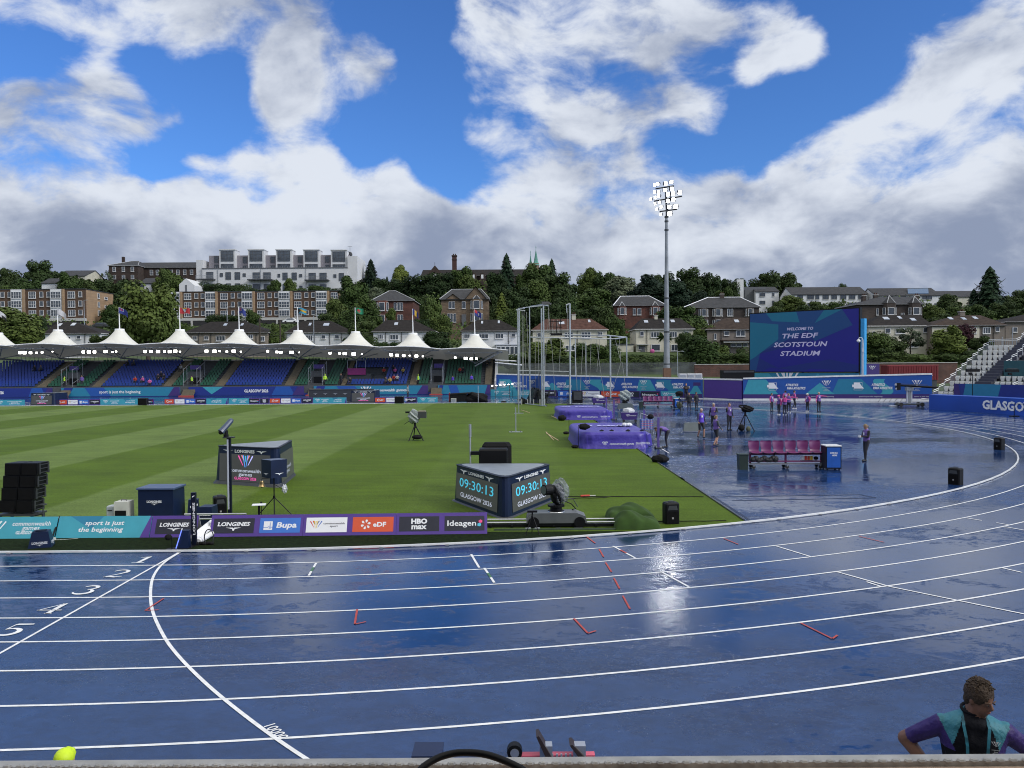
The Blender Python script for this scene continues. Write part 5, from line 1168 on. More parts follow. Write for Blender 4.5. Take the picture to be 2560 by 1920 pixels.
mb.build('back_wall',gs,w=True)
mb = MB();mb.hexa([(XR-.1,SY0,0),(XR+.2,SY0,0),(XR+.2,yb+2,0),(XR-.1,yb+2,0),(XR-.1,SY0,2.0),(XR+.2,SY0,2.0),(XR+.2,yb+2,6.6),(XR-.1,yb+2,6.6)],mat('stand_end_white',(.5,.5,.5),.6));mb.build('end_wall',gs,w=True)
# blocks along the front: pixel spans of seats and aisles read at the front row
SEATB = [('b',-90,87),('a',87,109),('g',109,147),('t',150,180),('g',181,225),('a',225,246),('b',246,402),('a',403,424),('g',424,455),('t',455,492),('g',492,535),('a',535,557),
         ('b',557,708),('a',708,730),('g',730,768),('t',769,806),('g',806,850),('a',850,862),('b',863,1022),('a',1022,1040),('g',1042,1074),('t',1075,1108),('g',1108,1210),('a',1211,1230)]
for kd,p0,p1 in SEATB:
    if kd != 'a':continue
    a,b_ = sx(p0),sx(p1);mb = MB()
    for i in range(NROW*2):mb.box(((a+b_)/2,SY0+.4+RD*i/2+RD/4,ZB+RH*i/2+.09),(b_-a-.1,RD/2,.20),StepY)
    mb.build('aisle_steps',gs,w=True)
for kd,p0,p1 in SEATB:
    if kd != 't':continue
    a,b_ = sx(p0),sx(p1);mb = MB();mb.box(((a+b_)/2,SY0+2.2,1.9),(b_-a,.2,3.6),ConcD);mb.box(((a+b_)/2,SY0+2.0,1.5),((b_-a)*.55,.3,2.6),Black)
    mb.box(((a+b_)/2+.2,SY0+1.9,4.35),((b_-a)*.75,.08,.62),PurpleD)
    for x in (a+.1,b_-.1):
        for z in (2.0,4.0):mb.tube([(x,SY0+.2,z),(x,SY0+3.5,z+1.2)],.04,SteelG,6)
        for y in (.3,1.6,3.2):mb.tube([(x,SY0+y,1.3),(x,SY0+y,4.1+y*.3)],.035,SteelG,6)
    for q in range(6):mb.box(((a+b_)/2,SY0-1.0+.25*q,.12+q*.2),((b_-a)*.8,.28,.24),StepY)
    mb.box(((a+b_)/2,SY0-1.3,.08),((b_-a)*.95,.5,.16),RedP)
    mb.build('vomitory',gs,w=True)
# rails at the back of the terrace
mb = MB()
x = XL
while x < XR:
    mb.tube([(x,yb,ZB+RH*NROW),(x,yb,ZB+RH*NROW+1.1)],.03,SteelG,5);x += .7
mb.tube([(XL,yb,ZB+RH*NROW+1.1),(XR,yb,ZB+RH*NROW+1.1)],.035,SteelG,5);mb.build('back_railing',gs,w=True)
# front wall banners
def curve_patch(mb,f,u0,u1,h,m,d=.01):
    n = 8;pts = [(u0+(u1-u0)*(.5-.5*math.cos(PI*i/n)),h*i/n) for i in range(n+1)];mb.fpoly(f,pts+[(u0-(u1-u0)*.8,h),(u0-(u1-u0)*1.6,0)],d,m)
BANN = [(-80,129,'GLASGOW 2026',-20,1),(152,449,'sport is just the beginning',300,0),(471,759,'GLASGOW 2026',641,1),(784,1070,'commonwealth games',970,2),(1095,1225,None,0,0)]
for i,(p0,p1,t_,pt,dk) in enumerate(BANN):
    a,b_ = sx(p0,SY0-.1),sx(p1,SY0-.1);mb = MB();f = F((a,SY0-.1,.10),(1,0,0),(0,0,1));Lb = b_-a
    mb.fbox(f,0,0,Lb,1.30,-.15,0,BlueD if dk == 1 else TealD)
    curve_patch(mb,f,Lb*.06,Lb*.10,1.3,BlueD);mb.fpoly(f,[(Lb*.25,0),(Lb*.42,0),(Lb*.36,1.3),(Lb*.2,1.3)] if dk != 1 else [(Lb*.72,0),(Lb*.92,0),(Lb*.88,1.3),(Lb*.76,1.3)],.012,BlueV)
    mb.fpoly(f,[(Lb*.90,0),(Lb,0),(Lb,1.3),(Lb*.95,1.3)],.014,PurpleD)
    if dk == 1:mb.fpoly(f,[(Lb*.12,1.3),(Lb*.30,1.3),(Lb*.2,.2)],.013,Teal)
    if t_:mb.text(f,t_,sx(pt,SY0)-a,.66,.42 if dk != 2 else .40,InkW,.02,.02 if dk != 1 else .04,.0,{0:6.2,1:3.6,2:5.6}[dk])
    if dk == 2:vlogo(mb,f,sx(915,SY0)-a,.68,1.5,InkW,.02)
    o = single(mb,'perimeter_banner',['blue banner at the left end of the far stand front','blue banner reading sport is just the beginning on the far stand','deep blue banner reading GLASGOW 2026 on the far stand','blue banner reading commonwealth games on the far stand','patterned blue banner at the right end of the far stand'][i],'banner','banners on the far stand front')
mb = MB();mb.box(((XL+XR)/2,SY0-.02,.2),(XR-XL,.12,.42),BlueD);mb.box(((XL+XR)/2,SY0+.12,.8),(XR-XL,.1,1.5),ConcD);mb.build('front_wall',gs,w=True)

# roof
CAPS = [(-5,832),(145,824.5),(299,822.4),(450,823.6),(598,824),(745,826),(889,829),(1032.5,832.6),(1187,836)]
EDGE = [(-5,864),(145,863),(299,862),(450,861.5),(598,861.5),(745,863),(889,866),(1032.5,869.5),(1187,875)]
YC = 123.0
cent = [(A(px,py,YC)) for px,py in CAPS];edz = [A(px,py,YC-5).z for px,py in EDGE]
mbT = []
for i,c in enumerate(cent):
    hl = (cent[i].x-cent[i-1].x)/2 if i else 4.6;hr_ = (cent[i+1].x-cent[i].x)/2 if i < len(cent)-1 else 5.2
    nx,ny = 28,20;P = [];xs2 = [c.x-hl+(hl+hr_)*a/nx for a in range(nx+1)];ys2 = [YC-5.2+11.5*a/ny for a in range(ny+1)]
    zl = edz[i] if i == 0 else (edz[i]+edz[i-1])/2;zr_ = edz[i] if i == len(cent)-1 else (edz[i]+edz[i+1])/2
    for y in ys2:
        for x in xs2:
            t_ = (x-(c.x-hl))/(hl+hr_);e = edz[i]*0+zl+(zr_-zl)*t_;rr = math.hypot(x-c.x,(y-YC)*.95);base = e-.16*(y-(YC-5.2))-.10*((x-c.x)/4.6)**2
            sc_ = -.35*math.sin(PI*t_)*max(0,(YC-4.2-y)) if i < 99 else 0
            k = max(0,rr-.55);z = base+(c.z-base)*math.exp(-k/2.0)*(1 if rr > .55 else 1)
            if y < YC-4.0:z -= .0
            P.append((x,y+ (0),z))
    fs = [(b_*(nx+1)+a,b_*(nx+1)+a+1,(b_+1)*(nx+1)+a+1,(b_+1)*(nx+1)+a) for b_ in range(ny) for a in range(nx)]
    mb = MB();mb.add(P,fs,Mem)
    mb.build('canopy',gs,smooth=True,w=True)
    mb = MB();mb.tube([(xs2[0],YC-5.2,P[0][2]-.03)]+[(xs2[a],YC-5.2,P[a][2]-.03) for a in range(4,nx+1,4)],.07,White,6);mb.build('edge_cable',gs,w=True)
    mb = MB();mb.lathe((c.x,YC,c.z-.28),[(.72,0),(.70,.22),(.66,.30),(.0,.34)],White,18);mb.build('cone_cap',gs,w=True)
    mb = MB();mb.tube([(c.x,YC+6.6,1),(c.x,YC+6.6,edz[i]-2.1),(c.x,YC+.2,edz[i]-1.9)],.14,SteelG,10)
    for xx in (-3.8,3.8):mb.tube([(c.x,YC+.2,edz[i]-1.9),(c.x+xx,YC-5.0,edz[i]-.15)],.07,SteelG,6);mb.tube([(c.x,YC+.2,edz[i]-1.9),(c.x+xx,YC+5.0,edz[i]-.6)],.07,SteelG,6)
    mb.tube([(c.x-4.4,YC-4.6,edz[i]-.42),(c.x+4.4,YC-4.6,edz[i]-.42)],.06,SteelG,6);mb.tube([(c.x,YC-4.9,edz[i]-.1),(c.x,YC+.1,edz[i]-1.4)],.08,SteelG,6)
    mb.build('roof_frame',gs,w=True)
mb = MB();cR = cent[-1];mb.tube([(cR.x+3.2,YC-4,edz[-1]-1.9),(cR.x+7.2,YC-4.5,edz[-1]-2.3)],.1,White,8);mb.tube([(cR.x+3.2,YC-4,edz[-1]-1.5),(cR.x+6.4,YC-4.5,edz[-1]-1.7)],.08,White,8);mb.tube([(cR.x,YC,edz[-1]-2.4),(cR.x+4.2,YC-4.8,edz[-1]-.2)],.1,White,8);mb.build('tie_arms',gs,w=True)
# flags
FL = {'w':(.75,.75,.78),'r':(.55,.03,.04),'b':(.02,.04,.28),'k':(.01,.01,.01),'y':(.7,.45,.03),'g':(.01,.28,.14),'c':(.05,.35,.55)}
FL = {k:tuple(q*.62 for q in v) for k,v in FL.items()}
fm = {k:mat('flag_'+{'w':'white','r':'red','b':'blue','k':'black','y':'yellow','g':'green','c':'cyan'}[k],v,.7,var=.08) for k,v in FL.items()}
FLN = ['white and black flag at the left edge of the roof','white flag flying over the left part of the roof','dark blue flag before the big tree','red flag with a pale centre','dark blue flag on the mast right of the red flag','blue yellow and black flag','green flag with a red disc','blue and yellow flag before the trees','blue flag over the last cone of the roof']
for i,c in enumerate(cent):
    r = empty('flagpole',(c.x,YC,c.z),FLN[i]+', on its white mast','flag','flags on the grandstand roof');mb = MB();topz = A(0,[775,772,770,771,771,773,775,779,782][i],YC).z-c.z;mb.tube([(0,0,-.1),(-.05,0,topz)],[.09,.05],White,8);mb.build('mast',r)
    W_,H_ = 1.45,.88;rn = random.Random(i)
    def fp(u,v,d=0):a_ = rn_a;return V3((u*W_*dr_,-.15*math.sin(u*6+i),topz-.08-H_*(1-v)-u*u*drp+.06*math.sin(u*7+i)))+V3((0,-d,0))
    dr_,drp = [(.9,.9),(.95,1.0),(.95,.75),(1.1,.1),(.7,.6),(.9,.25),(.85,.1),(.6,.7),(.7,.6)][i];rn_a = 0;mb = MB()
    def patch(u0,v0,u1,v1,m,d=0):
        n = 6;P = [fp(u0+(u1-u0)*a/n,v,d) for v in (v0,v1) for a in range(n+1)];mb.add(P,[(a,a+1,n+2+a,n+1+a) for a in range(n)],fm[m])
    def tri(pts,m,d=.02):mb.poly([fp(u,v,d) for u,v in pts],fm[m])
    spec_ = ['w','w','b','r','b','c','g','b','b'][i];patch(0,0,1,1,spec_)
    if i == 0:patch(.5,0,1,.5,'k',.02)
    if i in (2,4):patch(0,.5,.45,1,'w',.02);patch(.04,.54,.41,.96,'b',.03);tri([(.0,.72),(.0,.78),(.45,.78),(.45,.72)],'r',.04);tri([(.2,.5),(.25,.5),(.25,1),(.2,1)],'r',.04)
    if i == 3:tri([(.2,1),(.8,1),(.5,.1)],'w');tri([(.3,.75),(.7,.75),(.5,.35)],'c',.03);tri([(.2,1),(.8,1),(.65,.75),(.35,.75)],'y',.04)
    if i == 5:patch(0,.35,1,.68,'y',.02);tri([(0,0),(0,1),(.4,.5)],'k',.04)
    if i == 6:tri([(.45+.18*math.cos(a),.5+.3*math.sin(a)) for a in [q*PI/6 for q in range(12)]],'r')
    if i == 7:patch(.33,0,.67,1,'y',.02)
    if i == 8:patch(0,.5,.4,1,'r',.02);tri([(.6+.1*math.cos(a),.5+.25*math.sin(a)) for a in [q*PI/5 for q in range(10)]],'w')
    mb.build('flag',r)
# lit floodlights under the roof: pixel positions
LampOn = mat('lamp_lit',(1,.97,.90),.4,em=14,var=0);LampOff = mat('lamp_housing',(.03,.03,.03),.5)
LP = [(50,882,1),(61,882,1.2),(76,882,1),(91,882,.7),(105,881,.7),(131,879,.4),(208,880,1),(222,880,1.2),(236,880,1),(264,879,1.2),(281,880,.6),(290,879,.6),(362,879,1),(377,879,1),(395,879,1.2),(411,879,.8),(424,879,1.1),(438,878,1.2),(450,879,.5),
      (516,878,1.1),(536,878,1.2),(549,878,.6),(567,879,.7),(584,878,1.2),(602,879,.5),(669,878,.8),(692,880,.9),(702,881,.9),(729,881,1.4),(748,881,.4),(825,883,.8),(849,883,.8),(862,884,1.3),(884,885,1.3),(905,885,.5),(978,887,1.1),(993,888,1),(1009,889,1),(1024,889,.5),(1041,890,1.1),(1057,891,.5),(1138,894,.7),(1164,896,1.1),(1178,897,.9),(1191,897,.8)]
lp0 = None
for px,py,s in LP:
    q = A(px,py,YC-4.7)
    if lp0 is None:
        lp0 = empty('stand_floodlight',q,'lit white floodlight under the edge of the far stand roof','floodlight','floodlights under the far stand roof')
        mb = MB();mb.box((0,.15,.03),(.50,.22,.50),LampOff);mb.tube([(0,.2,.2),(0,.3,.8)],.03,LampOff,6);mb.build('housing',lp0)
        mb = MB();mb.hexa([(-.21,0,-.22),(.21,0,-.22),(.21,.04,-.22),(-.21,.04,-.22),(-.21,.0,.22),(.21,.0,.22),(.21,.04,.22),(-.21,.04,.22)],LampOn);mb.build('lens',lp0);lp0.scale = (s,1,min(1,s)*.75);keep(lp0)
    else:dup(lp0,q,scale=(s,1,min(1.1,s)*.75))
# seats of the far stand
SB = mat('seat_blue',(.006,.038,.22),.4,objrand=.15);SG = mat('seat_green',(.008,.085,.045),.4,objrand=.15)
def far_seat(m):
    mb = MB();mb.box((0,.0,.24),(.42,.36,.06),m);mb.hexa([(-.21,.14,.24),(.21,.14,.24),(.21,.19,.24),(-.21,.19,.24),(-.19,.22,.62),(.19,.22,.62),(.19,.26,.60),(-.19,.26,.60)],m);mb.box((0,.05,.12),(.06,.1,.24),WallG);return mb
proto = {'b':far_seat(SB),'g':far_seat(SG)};pm_ = {k:v.mesh('stadium_seat') for k,v in proto.items()};rest = {'b':MB(),'g':MB()};cnt = {'b':0,'g':0}
for row in range(NROW):
    for kd,p0,p1 in SEATB:
        if kd not in 'bg':continue
        a,b_ = sx(p0)+.15,sx(p1)-.1;n = int((b_-a)/.5)
        for j in range(n):
            q = (a+.25+j*.5,SY0+.4+RD*row+.25,ZB+RH*row)
            if 860 < p0 < 1023 and 1 <= row <= 7 and j < 12:
                if j < 11 and row in (2,3,4,5,6):continue
            if cnt[kd] < (112 if kd == 'b' else 56) and row == 0 and q[0] > sx(-5):
                o = bpy.data.objects.new('stadium_seat',pm_[kd]);COL.objects.link(o);o.location = q;cnt[kd] += 1
                tag(o,'plain %s seat in the front row of the far stand' % ('blue' if kd == 'b' else 'green'),'stadium seat','%s seats in the far stand' % ('blue' if kd == 'b' else 'green'))
            else:
                R_ = rest[kd];P = proto[kd];b0 = len(R_.v);R_.v += [(x+q[0],y+q[1],z+q[2]) for x,y,z in P.v];R_.f += [tuple(i+b0 for i in f_) for f_ in P.f];R_.m += P.m;R_.mats = P.mats
for kd,nm in (('b','blue'),('g','green')):
    tag(rest[kd].build('stadium_seats'),'the remaining %s seats rising through the far stand' % nm,'stadium seats',kind='stuff')
mb = MB();x0,x1 = sx(869,SY0+2),sx(914,SY0+2);mb.box(((x0+x1)/2,SY0+2.2,3.55),(x1-x0,.3,1.0),mat('magenta_panel',(.20,.015,.12),.5));mb.box(((x0+x1)/2+.3,SY0+3.3,2.6),(x1-x0+1,2.0,1.2),WallG)
for x in (x0,(x0+x1)/2,x1):mb.tube([(x,SY0+2.1,4.0),(x,SY0+2.1,5.3)],.04,SteelG,6)
mb.tube([(x0,SY0+2.1,5.3),(x1,SY0+2.1,5.3)],.04,SteelG,6);single(mb,'commentary_box','magenta fronted camera platform among the blue seats','platform')
# spectators and stewards in the far stand
def far_person(px,py,Y,label,top,cap=None,sit=False,vest=None,hair=None,group='people in the far stand',H=1.75,leg=None):
    q = A(px,py,Y);pose = dict(look=(0,-1,-.1))
    if sit:pose.update(pel=(0,.1,.52),wst=(0,.08,.66),chs=(0,.02,.88),nkb=(0,0,1.02),hd=(0,-.03,1.18),sl=(.18,0,.98),sr=(-.18,0,.98),el=(.26,-.12,.76),er=(-.26,-.12,.76),wl=(.12,-.34,.68),wr=(-.12,-.34,.66),hl=(.1,.08,.50),hr=(-.1,.08,.50),kl=(.12,-.38,.50),kr=(-.12,-.38,.50),al=(.12,-.38,.09),ar=(-.12,-.38,.09))
    return person((q.x,Y,q.z),rnd.uniform(-.5,.5),label,top,leg or DarkT,group,vest=vest,cap=cap,H=H,pose=pose,lod=2,hair=hair,name='person')
RedC = mat('red_coat',(.35,.03,.02),.7);YelC = mat('mustard_coat',(.40,.28,.06),.7);PinkC = mat('pink_coat',(.50,.10,.30),.7);PalC = mat('pale_coat',(.4,.4,.4),.7)
far_person(162,968,SY0+.9,'steward in a yellow and black tabard by the first stair',Dark,vest=HiVis);far_person(480,968,SY0+.9,'steward in a yellow tabard by the second stair',Dark,vest=HiVis)
far_person(205,967,SY0+.9,'person in lilac among green seats at the left',VestL);far_person(813,965,SY0+1,'steward in a bright yellow coat between the stair and green seats',HiVis,cap=HiVis,H=1.85)
far_person(853,965,SY0+1,'person all in black standing in the aisle left of the magenta platform',Dark,H=1.95);far_person(1046,965,SY0+1,'steward in yellow and teal below the green seats',TealD,vest=HiVis,cap=HiVis)
far_person(1132,964,SY0+1,'person in purple bending among green seats',VestP,H=1.5);far_person(1179,962,SY0+1.2,'person in purple standing among the right green seats',VestP,H=1.6)
k_ = 0
for px,py,row,m,lb in ((338,964,1,RedC,'person in red seated low in the blue block'),(357,957,1,PinkC,'person in pink seated in the blue block, left one'),(374,964,0,PinkC,'person in pink seated in the front blue row, right one'),(395,955,2,Dark,'person in black at the left of the dark cluster by the aisle'),
        (403,950,3,Dark,'person in black at the back of the dark cluster by the aisle'),(410,958,2,Dark,'person in black at the right of the dark cluster by the aisle'),(320,925,8,Dark,'dark figure high in the blue block, left one'),(335,924,8,GreyS,'grey figure high in the blue block, right one'),
        (87,934,6,Dark,'dark figure high at the left end of the stand'),(103,934,6,GreyS,'grey figure beside the aisle at the left end of the stand'),(453,930,6,PalC,'pale figure alone beside the green seats'),(875,962,0,Dark,'seated person in black left below the magenta platform'),
        (965,962,0,GreyS,'seated person in grey at the front of the right blue block'),(975,963,0,YelC,'seated person in mustard at the front of the right blue block'),(985,956,1,RedC,'seated person in red in the right blue block'),(993,956,1,PalC,'seated person in a pale coat in the right blue block'),
        (960,940,4,RedC,'seated person in dark red in the middle of the right blue block'),(984,935,5,Dark,'seated dark figure high in the right blue block'),(988,942,4,PinkC,'seated person in pink high in the right blue block'),(1008,940,4,YelC,'seated person in brown near the aisle of the right blue block'),
        (1150,946,4,RedC,'seated person in pink red among the right green seats'),(1158,942,4,Dark,'seated person in black among the right green seats'),(1216,930,7,Dark,'dark figure at the top right of the green seats'),(1224,927,8,GreyS,'grey figure at the top right of the green seats')):
    Y = SY0+.4+RD*row+.3;q = A(px,940,Y);person((q.x,Y,ZB+RH*row),rnd.uniform(-.4,.4),lb,m,DarkT,'people in the far stand',lod=2,H=1.72,hair=[Hair,HairG,Dark][k_ % 3],
        pose=dict(look=(0,-1,-.1),pel=(0,.1,.52),wst=(0,.08,.66),chs=(0,.02,.88),nkb=(0,0,1.02),hd=(0,-.03,1.18),sl=(.18,0,.98),sr=(-.18,0,.98),el=(.26,-.12,.76),er=(-.26,-.12,.76),wl=(.12,-.34,.68),wr=(-.12,-.34,.66),hl=(.1,.08,.50),hr=(-.1,.08,.50),kl=(.12,-.38,.50),kr=(-.12,-.38,.50),al=(.12,-.38,.09),ar=(-.12,-.38,.09)));k_ += 1

# far sponsor boards along the infield edge
seq = [(-20,60,'g',0),(140,168,'e',1),(169,195,'s',0),(196,222,'b',1),(224,250,'l',0),(251,352,'w',0),(354,384,'i',0),(411,435,'e',1),(436,462,'s',0),(463,489,'b',1),(490,515,'l',0),(516,569,'t',0),(572,622,'g',0),(623,648,'i',0),(650,672,'h',0),(674,701,'e',1),(702,727,'s',0),(728,753,'b',1),(755,781,'l',0),(783,866,'w',0),(937,964,'e',1),(965,990,'s',0),(1012,1015,'b',1),(1016,1042,'l',0),(1044,1094,'g',0)]
fn_ = {'e':P_edf,'s':P_sport_white,'b':P_bupa,'l':P_longines,'i':P_ideagen,'h':P_hbo,'g':P_games,'t':P_begin}
nm_ = {'e':'orange energy','s':'white sport','b':'blue health','l':'charcoal watch','i':'charcoal software','h':'dark streaming','g':'teal games emblem','t':'teal slogan','w':'wide teal emblem and slogan'}
YB = 93.6
def small_board(p0,p1,k,Y,H_,label,group,Y1=None,fr=Purple,z0=.02):
    a,b_ = A(p0,1000,Y),A(p1,1000,Y1 or Y);a.z = b_.z = z0;U = b_-a;Lb = U.length;f = F(a,U,(0,0,1));mb = MB();mb.fbox(f,0,0,Lb,H_,-.12,0,fr if k not in 'gtw' else Teal)
    if k == 'w':P_games(mb,f,0,Lb*.5,H_,.02);P_begin(mb,f,Lb*.5,Lb,H_,.02)
    elif k in 'gt':fn_[k](mb,f,0,Lb,H_,.02)
    else:fn_[k](mb,F(f.p(0,H_*.12),f.U,f.V),Lb*.03,Lb*.97,H_*.76,.02)
    return single(mb,'advertising_board',label,'advertising board',group)
ordn = {}
words = ['first','second','third','fourth','fifth','sixth']
tot = {}
for *_,k,_2 in seq:tot[k] = tot.get(k,0)+1
for p0,p1,k,_ in seq:
    n = ordn.get(k,0);ordn[k] = n+1;small_board(p0,p1,k,YB,.66,'%s board on the far grass edge, %s of %d from left' % (nm_[k],words[n],tot[k]),'boards on the far edge of the grass')
for px,lb in ((397,'black speaker case before the far boards, left one'),(998,'black speaker case before the far boards, right one')):
    q = G(px,1009);r = empty('floor_monitor',(q.x,91.9,0),lb,'loudspeaker','black cases on the far grass edge');mb = MB();bevel_box(mb,(0,0,.05),(1.05,.6,.78),Black,.06);mb.build('cabinet',r);mb = MB();mb.box((0,-.31,.45),(.9,.02,.6),Grille);mb.build('grille',r)
# long table with dark drapes beyond the second far scoreboard
r = empty('draped_table',(sx(852,100),100,0),'long judges table with a dark drape beyond the far boards','table');mb = MB();x0,x1 = sx(774,100)-sx(852,100),sx(934,100)-sx(852,100);mb.box(((x0+x1)/2,0,.72),(x1-x0,.8,1.44),mat('drape_dark',(.03,.035,.045),.8));mb.build('drape',r);mb = MB();f = F((x0,-.405,.7),(1,0,0),(0,0,1))
for q in range(5):wings(mb,f,.8+q*1.25,.2,.6,InkG,.01)
mb.build('emblems',r);mb = MB();mb.box(((x0+x1)/2,0,1.46),(x1-x0+.1,.9,.05),SteelD);mb.build('top',r)
# red and black covered cart on the far grass edge
q = G(1175,1003);r = empty('covered_cart',(q.x,93.5,0),'covered cart with a red end and black tarpaulin at the far grass corner','cart');mb = MB();mb.box((-1.2,0,.55),(2.0,1.2,.9),Black);mb.build('body',r);mb = MB();mb.box((-2.25,0,.6),(.08,1.2,1.1),mat('cart_red',(.25,.015,.02),.5));mb.build('end_panel',r)
mb = MB();mb.hexa([(-2.2,-.7,.95),(.2,-.7,1.05),(.2,.7,1.05),(-2.2,.7,.95),(-2.1,-.6,1.08),(.4,-.6,1.2),(.4,.6,1.2),(-2.1,.6,1.08)],BlackCloth);mb.ell((.9,0,.5),(1.5,.9,.72),BlackCloth,16,10,lambda v:1+.12*math.sin(5*v.x+4*v.z));mb.build('tarpaulin',r)
mb = MB();mb.box((q.x-1.7,92.6,.28),(.6,.5,.5),Beige);mb.box((q.x-1.7,92.34,.28),(.5,.02,.4),Galv);single(mb,'grey_carton','pale carton standing in front of the covered cart','carton')
mb = MB();q = G(1199,1003);mb.tube([(q.x,92.5,0),(q.x,92.5,2.0)],.03,InkG,6);mb.cyl((q.x,92.5,0),.2,.04,SteelD);single(mb,'marker_pole','thin pale pole beside the covered cart','pole')
# ------------------------------------------------------------------ tall advertising walls behind the bend
def athl(mb,f,cx,cy,s,d=.03,m=None):
    m = m or InkW
    for a,b_ in (((-.5,-.5),(.5,-.5)),((.5,-.5),(.5,.5)),((.5,.5),(-.5,.5)),((-.5,.5),(-.5,-.5))):mb.stroke(f,[(cx+a[0]*s,cy+a[1]*s),(cx+b_[0]*s,cy+b_[1]*s)],.035*s,d,m)
    mb.frect(f,cx-.72*s,cy-.12*s,cx-.05*s,cy+.22*s,d+.004,m);mb.frect(f,cx-.5*s,cy-.3*s,cx-.1*s,cy+.46*s,d+.006,m)
    mb.fpoly(f,[(cx-.1*s,cy-.3*s),(cx+.75*s,cy-.3*s),(cx+.45*s,cy+.02*s),(cx+.18*s,cy+.46*s),(cx-.1*s,cy+.46*s)],d+.008,m)
def athl_text(mb,f,cx,cy,h,d=.03):
    mb.text(f,'ATHLETICS',cx-.35*h*4,cy+h*.75,h*.9,InkW,d,.04,.2,h*4.9,0,'l');mb.text(f,'PARA ATHLETICS',cx-.20*h*4,cy-h*.55,h*.9,InkW,d,.04,.2,h*7.0,0,'l')
def games_stack(mb,f,cx,cy,s,d=.03):
    vlogo(mb,f,cx,cy+s*.3,s*1.1,InkW,d)
    for t_,dy,w_ in (('commonwealth',-.28,1.0),('games',-.48,.42),('GLASGOW 2026',-.68,.75)):mb.text(f,t_,cx,cy+dy*s,.13*s,InkG,d,.02,0,w_*s)
def wall_panel(p0,p1,z0a,z1a,z0b,z1b,art,label,base=BlueV,group='advertising walls behind the bend',fr=White):
    "upright wall from p0 to p1; heights may differ at the two ends"
    p0,p1 = V3(p0),V3(p1);c = (p0+p1)/2;r = empty('advertising_wall',(c.x,c.y,0),label,'advertising wall',group)
    a,b_ = V3((p0.x,p0.y,0))-r.location,V3((p1.x,p1.y,0))-r.location;U = (b_-a).normalized();n = V3((U.y,-U.x,0));Lb = (b_-a).length
    mb = MB();P = [a+V3((0,0,z0a)),b_+V3((0,0,z0b)),b_-n*.25+V3((0,0,z0b)),a-n*.25+V3((0,0,z0a)),a+V3((0,0,z1a)),b_+V3((0,0,z1b)),b_-n*.25+V3((0,0,z1b)),a-n*.25+V3((0,0,z1a))];mb.hexa(P,base)
    H_ = min(z1a-z0a,z1b-z0b);Vt = V3((0,0,1));f = F(a+V3((0,0,z0a)),b_-a+V3((0,0,z0b-z0a)),Vt);art(mb,f,Lb,H_);mb.build('printed_face',r)
    mb = MB();q = [a+n*.05,b_+n*.05,b_-n*.3,a-n*.3];zt = [z1a,z1b,z1b,z1a]
    mb.hexa([q[i]+V3((0,0,zt[i]+.0)) for i in range(4)]+[q[i]+V3((0,0,zt[i]+.17)) for i in range(4)],fr);mb.build('coping',r)
    mb = MB();mb.hexa([q[i]+V3((0,0,0)) for i in range(4)]+[q[i]+V3((0,0,(z0a if i in (0,3) else z0b)+.0)) for i in range(4)],fr if z0a < .35 else SteelD);mb.build('plinth',r)
    return r
def waves(mb,f,L_,H_,seed,k=1.0):
    rn = random.Random(seed);x = 0;i = 0
    mb.frect(f,0,0,L_,H_*.22,.004,PurpleD)
    while x < L_:
        w_ = rn.uniform(2.2,4.0)*k;x1 = min(L_,x+w_);m = (Teal,BlueV,Teal,TealD)[i % 4];t_ = i % 3
        if t_ == 0:pts = [(x,H_*.22),(x1,H_*.22),(x1-w_*.35 if x1 < L_ else x1,H_*.98),(x+w_*.15,H_*.98)]
        elif t_ == 1:n = 10;A0 = [(x+w_*.35*(.5+.5*math.sin(PI*2*q/n*.8+.5)),H_*(.22+.76*q/n)) for q in range(n+1)];pts = A0+[(min(L_,px_+w_*.40),py_) for px_,py_ in reversed(A0)]
        else:pts = [(x,H_*.22),(x1,H_*.22),((x+x1)/2,H_*.8)]
        mb.fpoly(f,pts,.008+.002*(i % 3),m);x = x+w_*.9;i += 1
# back wall left section: px, top py, bottom py
def W_(px,Y,py=1000):return A(px,py,Y)
pa,pb = W_(1241,112),W_(1756,98.6)
def art_left(mb,f,L_,H_):
    waves(mb,f,L_,H_,3,1.3);X = lambda px:(px-1241)/(1756-1241)*L_
    for px in (1259,1378,1542,1661):athl(mb,f,X(px),H_*.66,H_*.38);athl_text(mb,f,X(px)+1.55+.35*4*.28,H_*.64,.30)
    for px in (1340,1484,1622):games_stack(mb,f,X(px),H_*.70,H_*.36)
    mb.frect(f,X(1736),H_*.66,X(1752),H_*.84,.03,PurpleD)
za0 = .1
wall_panel(pa,pb,.1,3.02,.1,2.42,art_left,'long patterned wall of athletics panels behind the throwing cage')
def art_plain(mb,f,L_,H_):mb.frect(f,.05,.05,L_-.05,H_-.05,.01,Purple)
wall_panel(W_(1759,98.5),W_(1855,93.6),.15,2.40,.12,2.38,art_plain,'plain purple gate between the two patterned walls',PurpleD)
def art_right(mb,f,L_,H_):
    waves(mb,f,L_,H_,9,1.3);X = lambda px:(px-1858)/(2330-1858)*L_
    for px in (1935,2151):athl(mb,f,X(px),H_*.62,H_*.38);athl_text(mb,f,X(px)+1.45+.35*4*.27,H_*.60,.29)
    for px in (2072,2294):games_stack(mb,f,X(px),H_*.66,H_*.38)
    for px in (2062,2182,2316):mb.text(f,'sport is just the beginning',X(px),H_*.11,.13,InkG,.03,.02,.1,2.5)
wall_panel(W_(1858,93.5),W_(2330,88.5),.24,2.52,.30,2.98,art_right,'patterned athletics wall in front of the big screen')
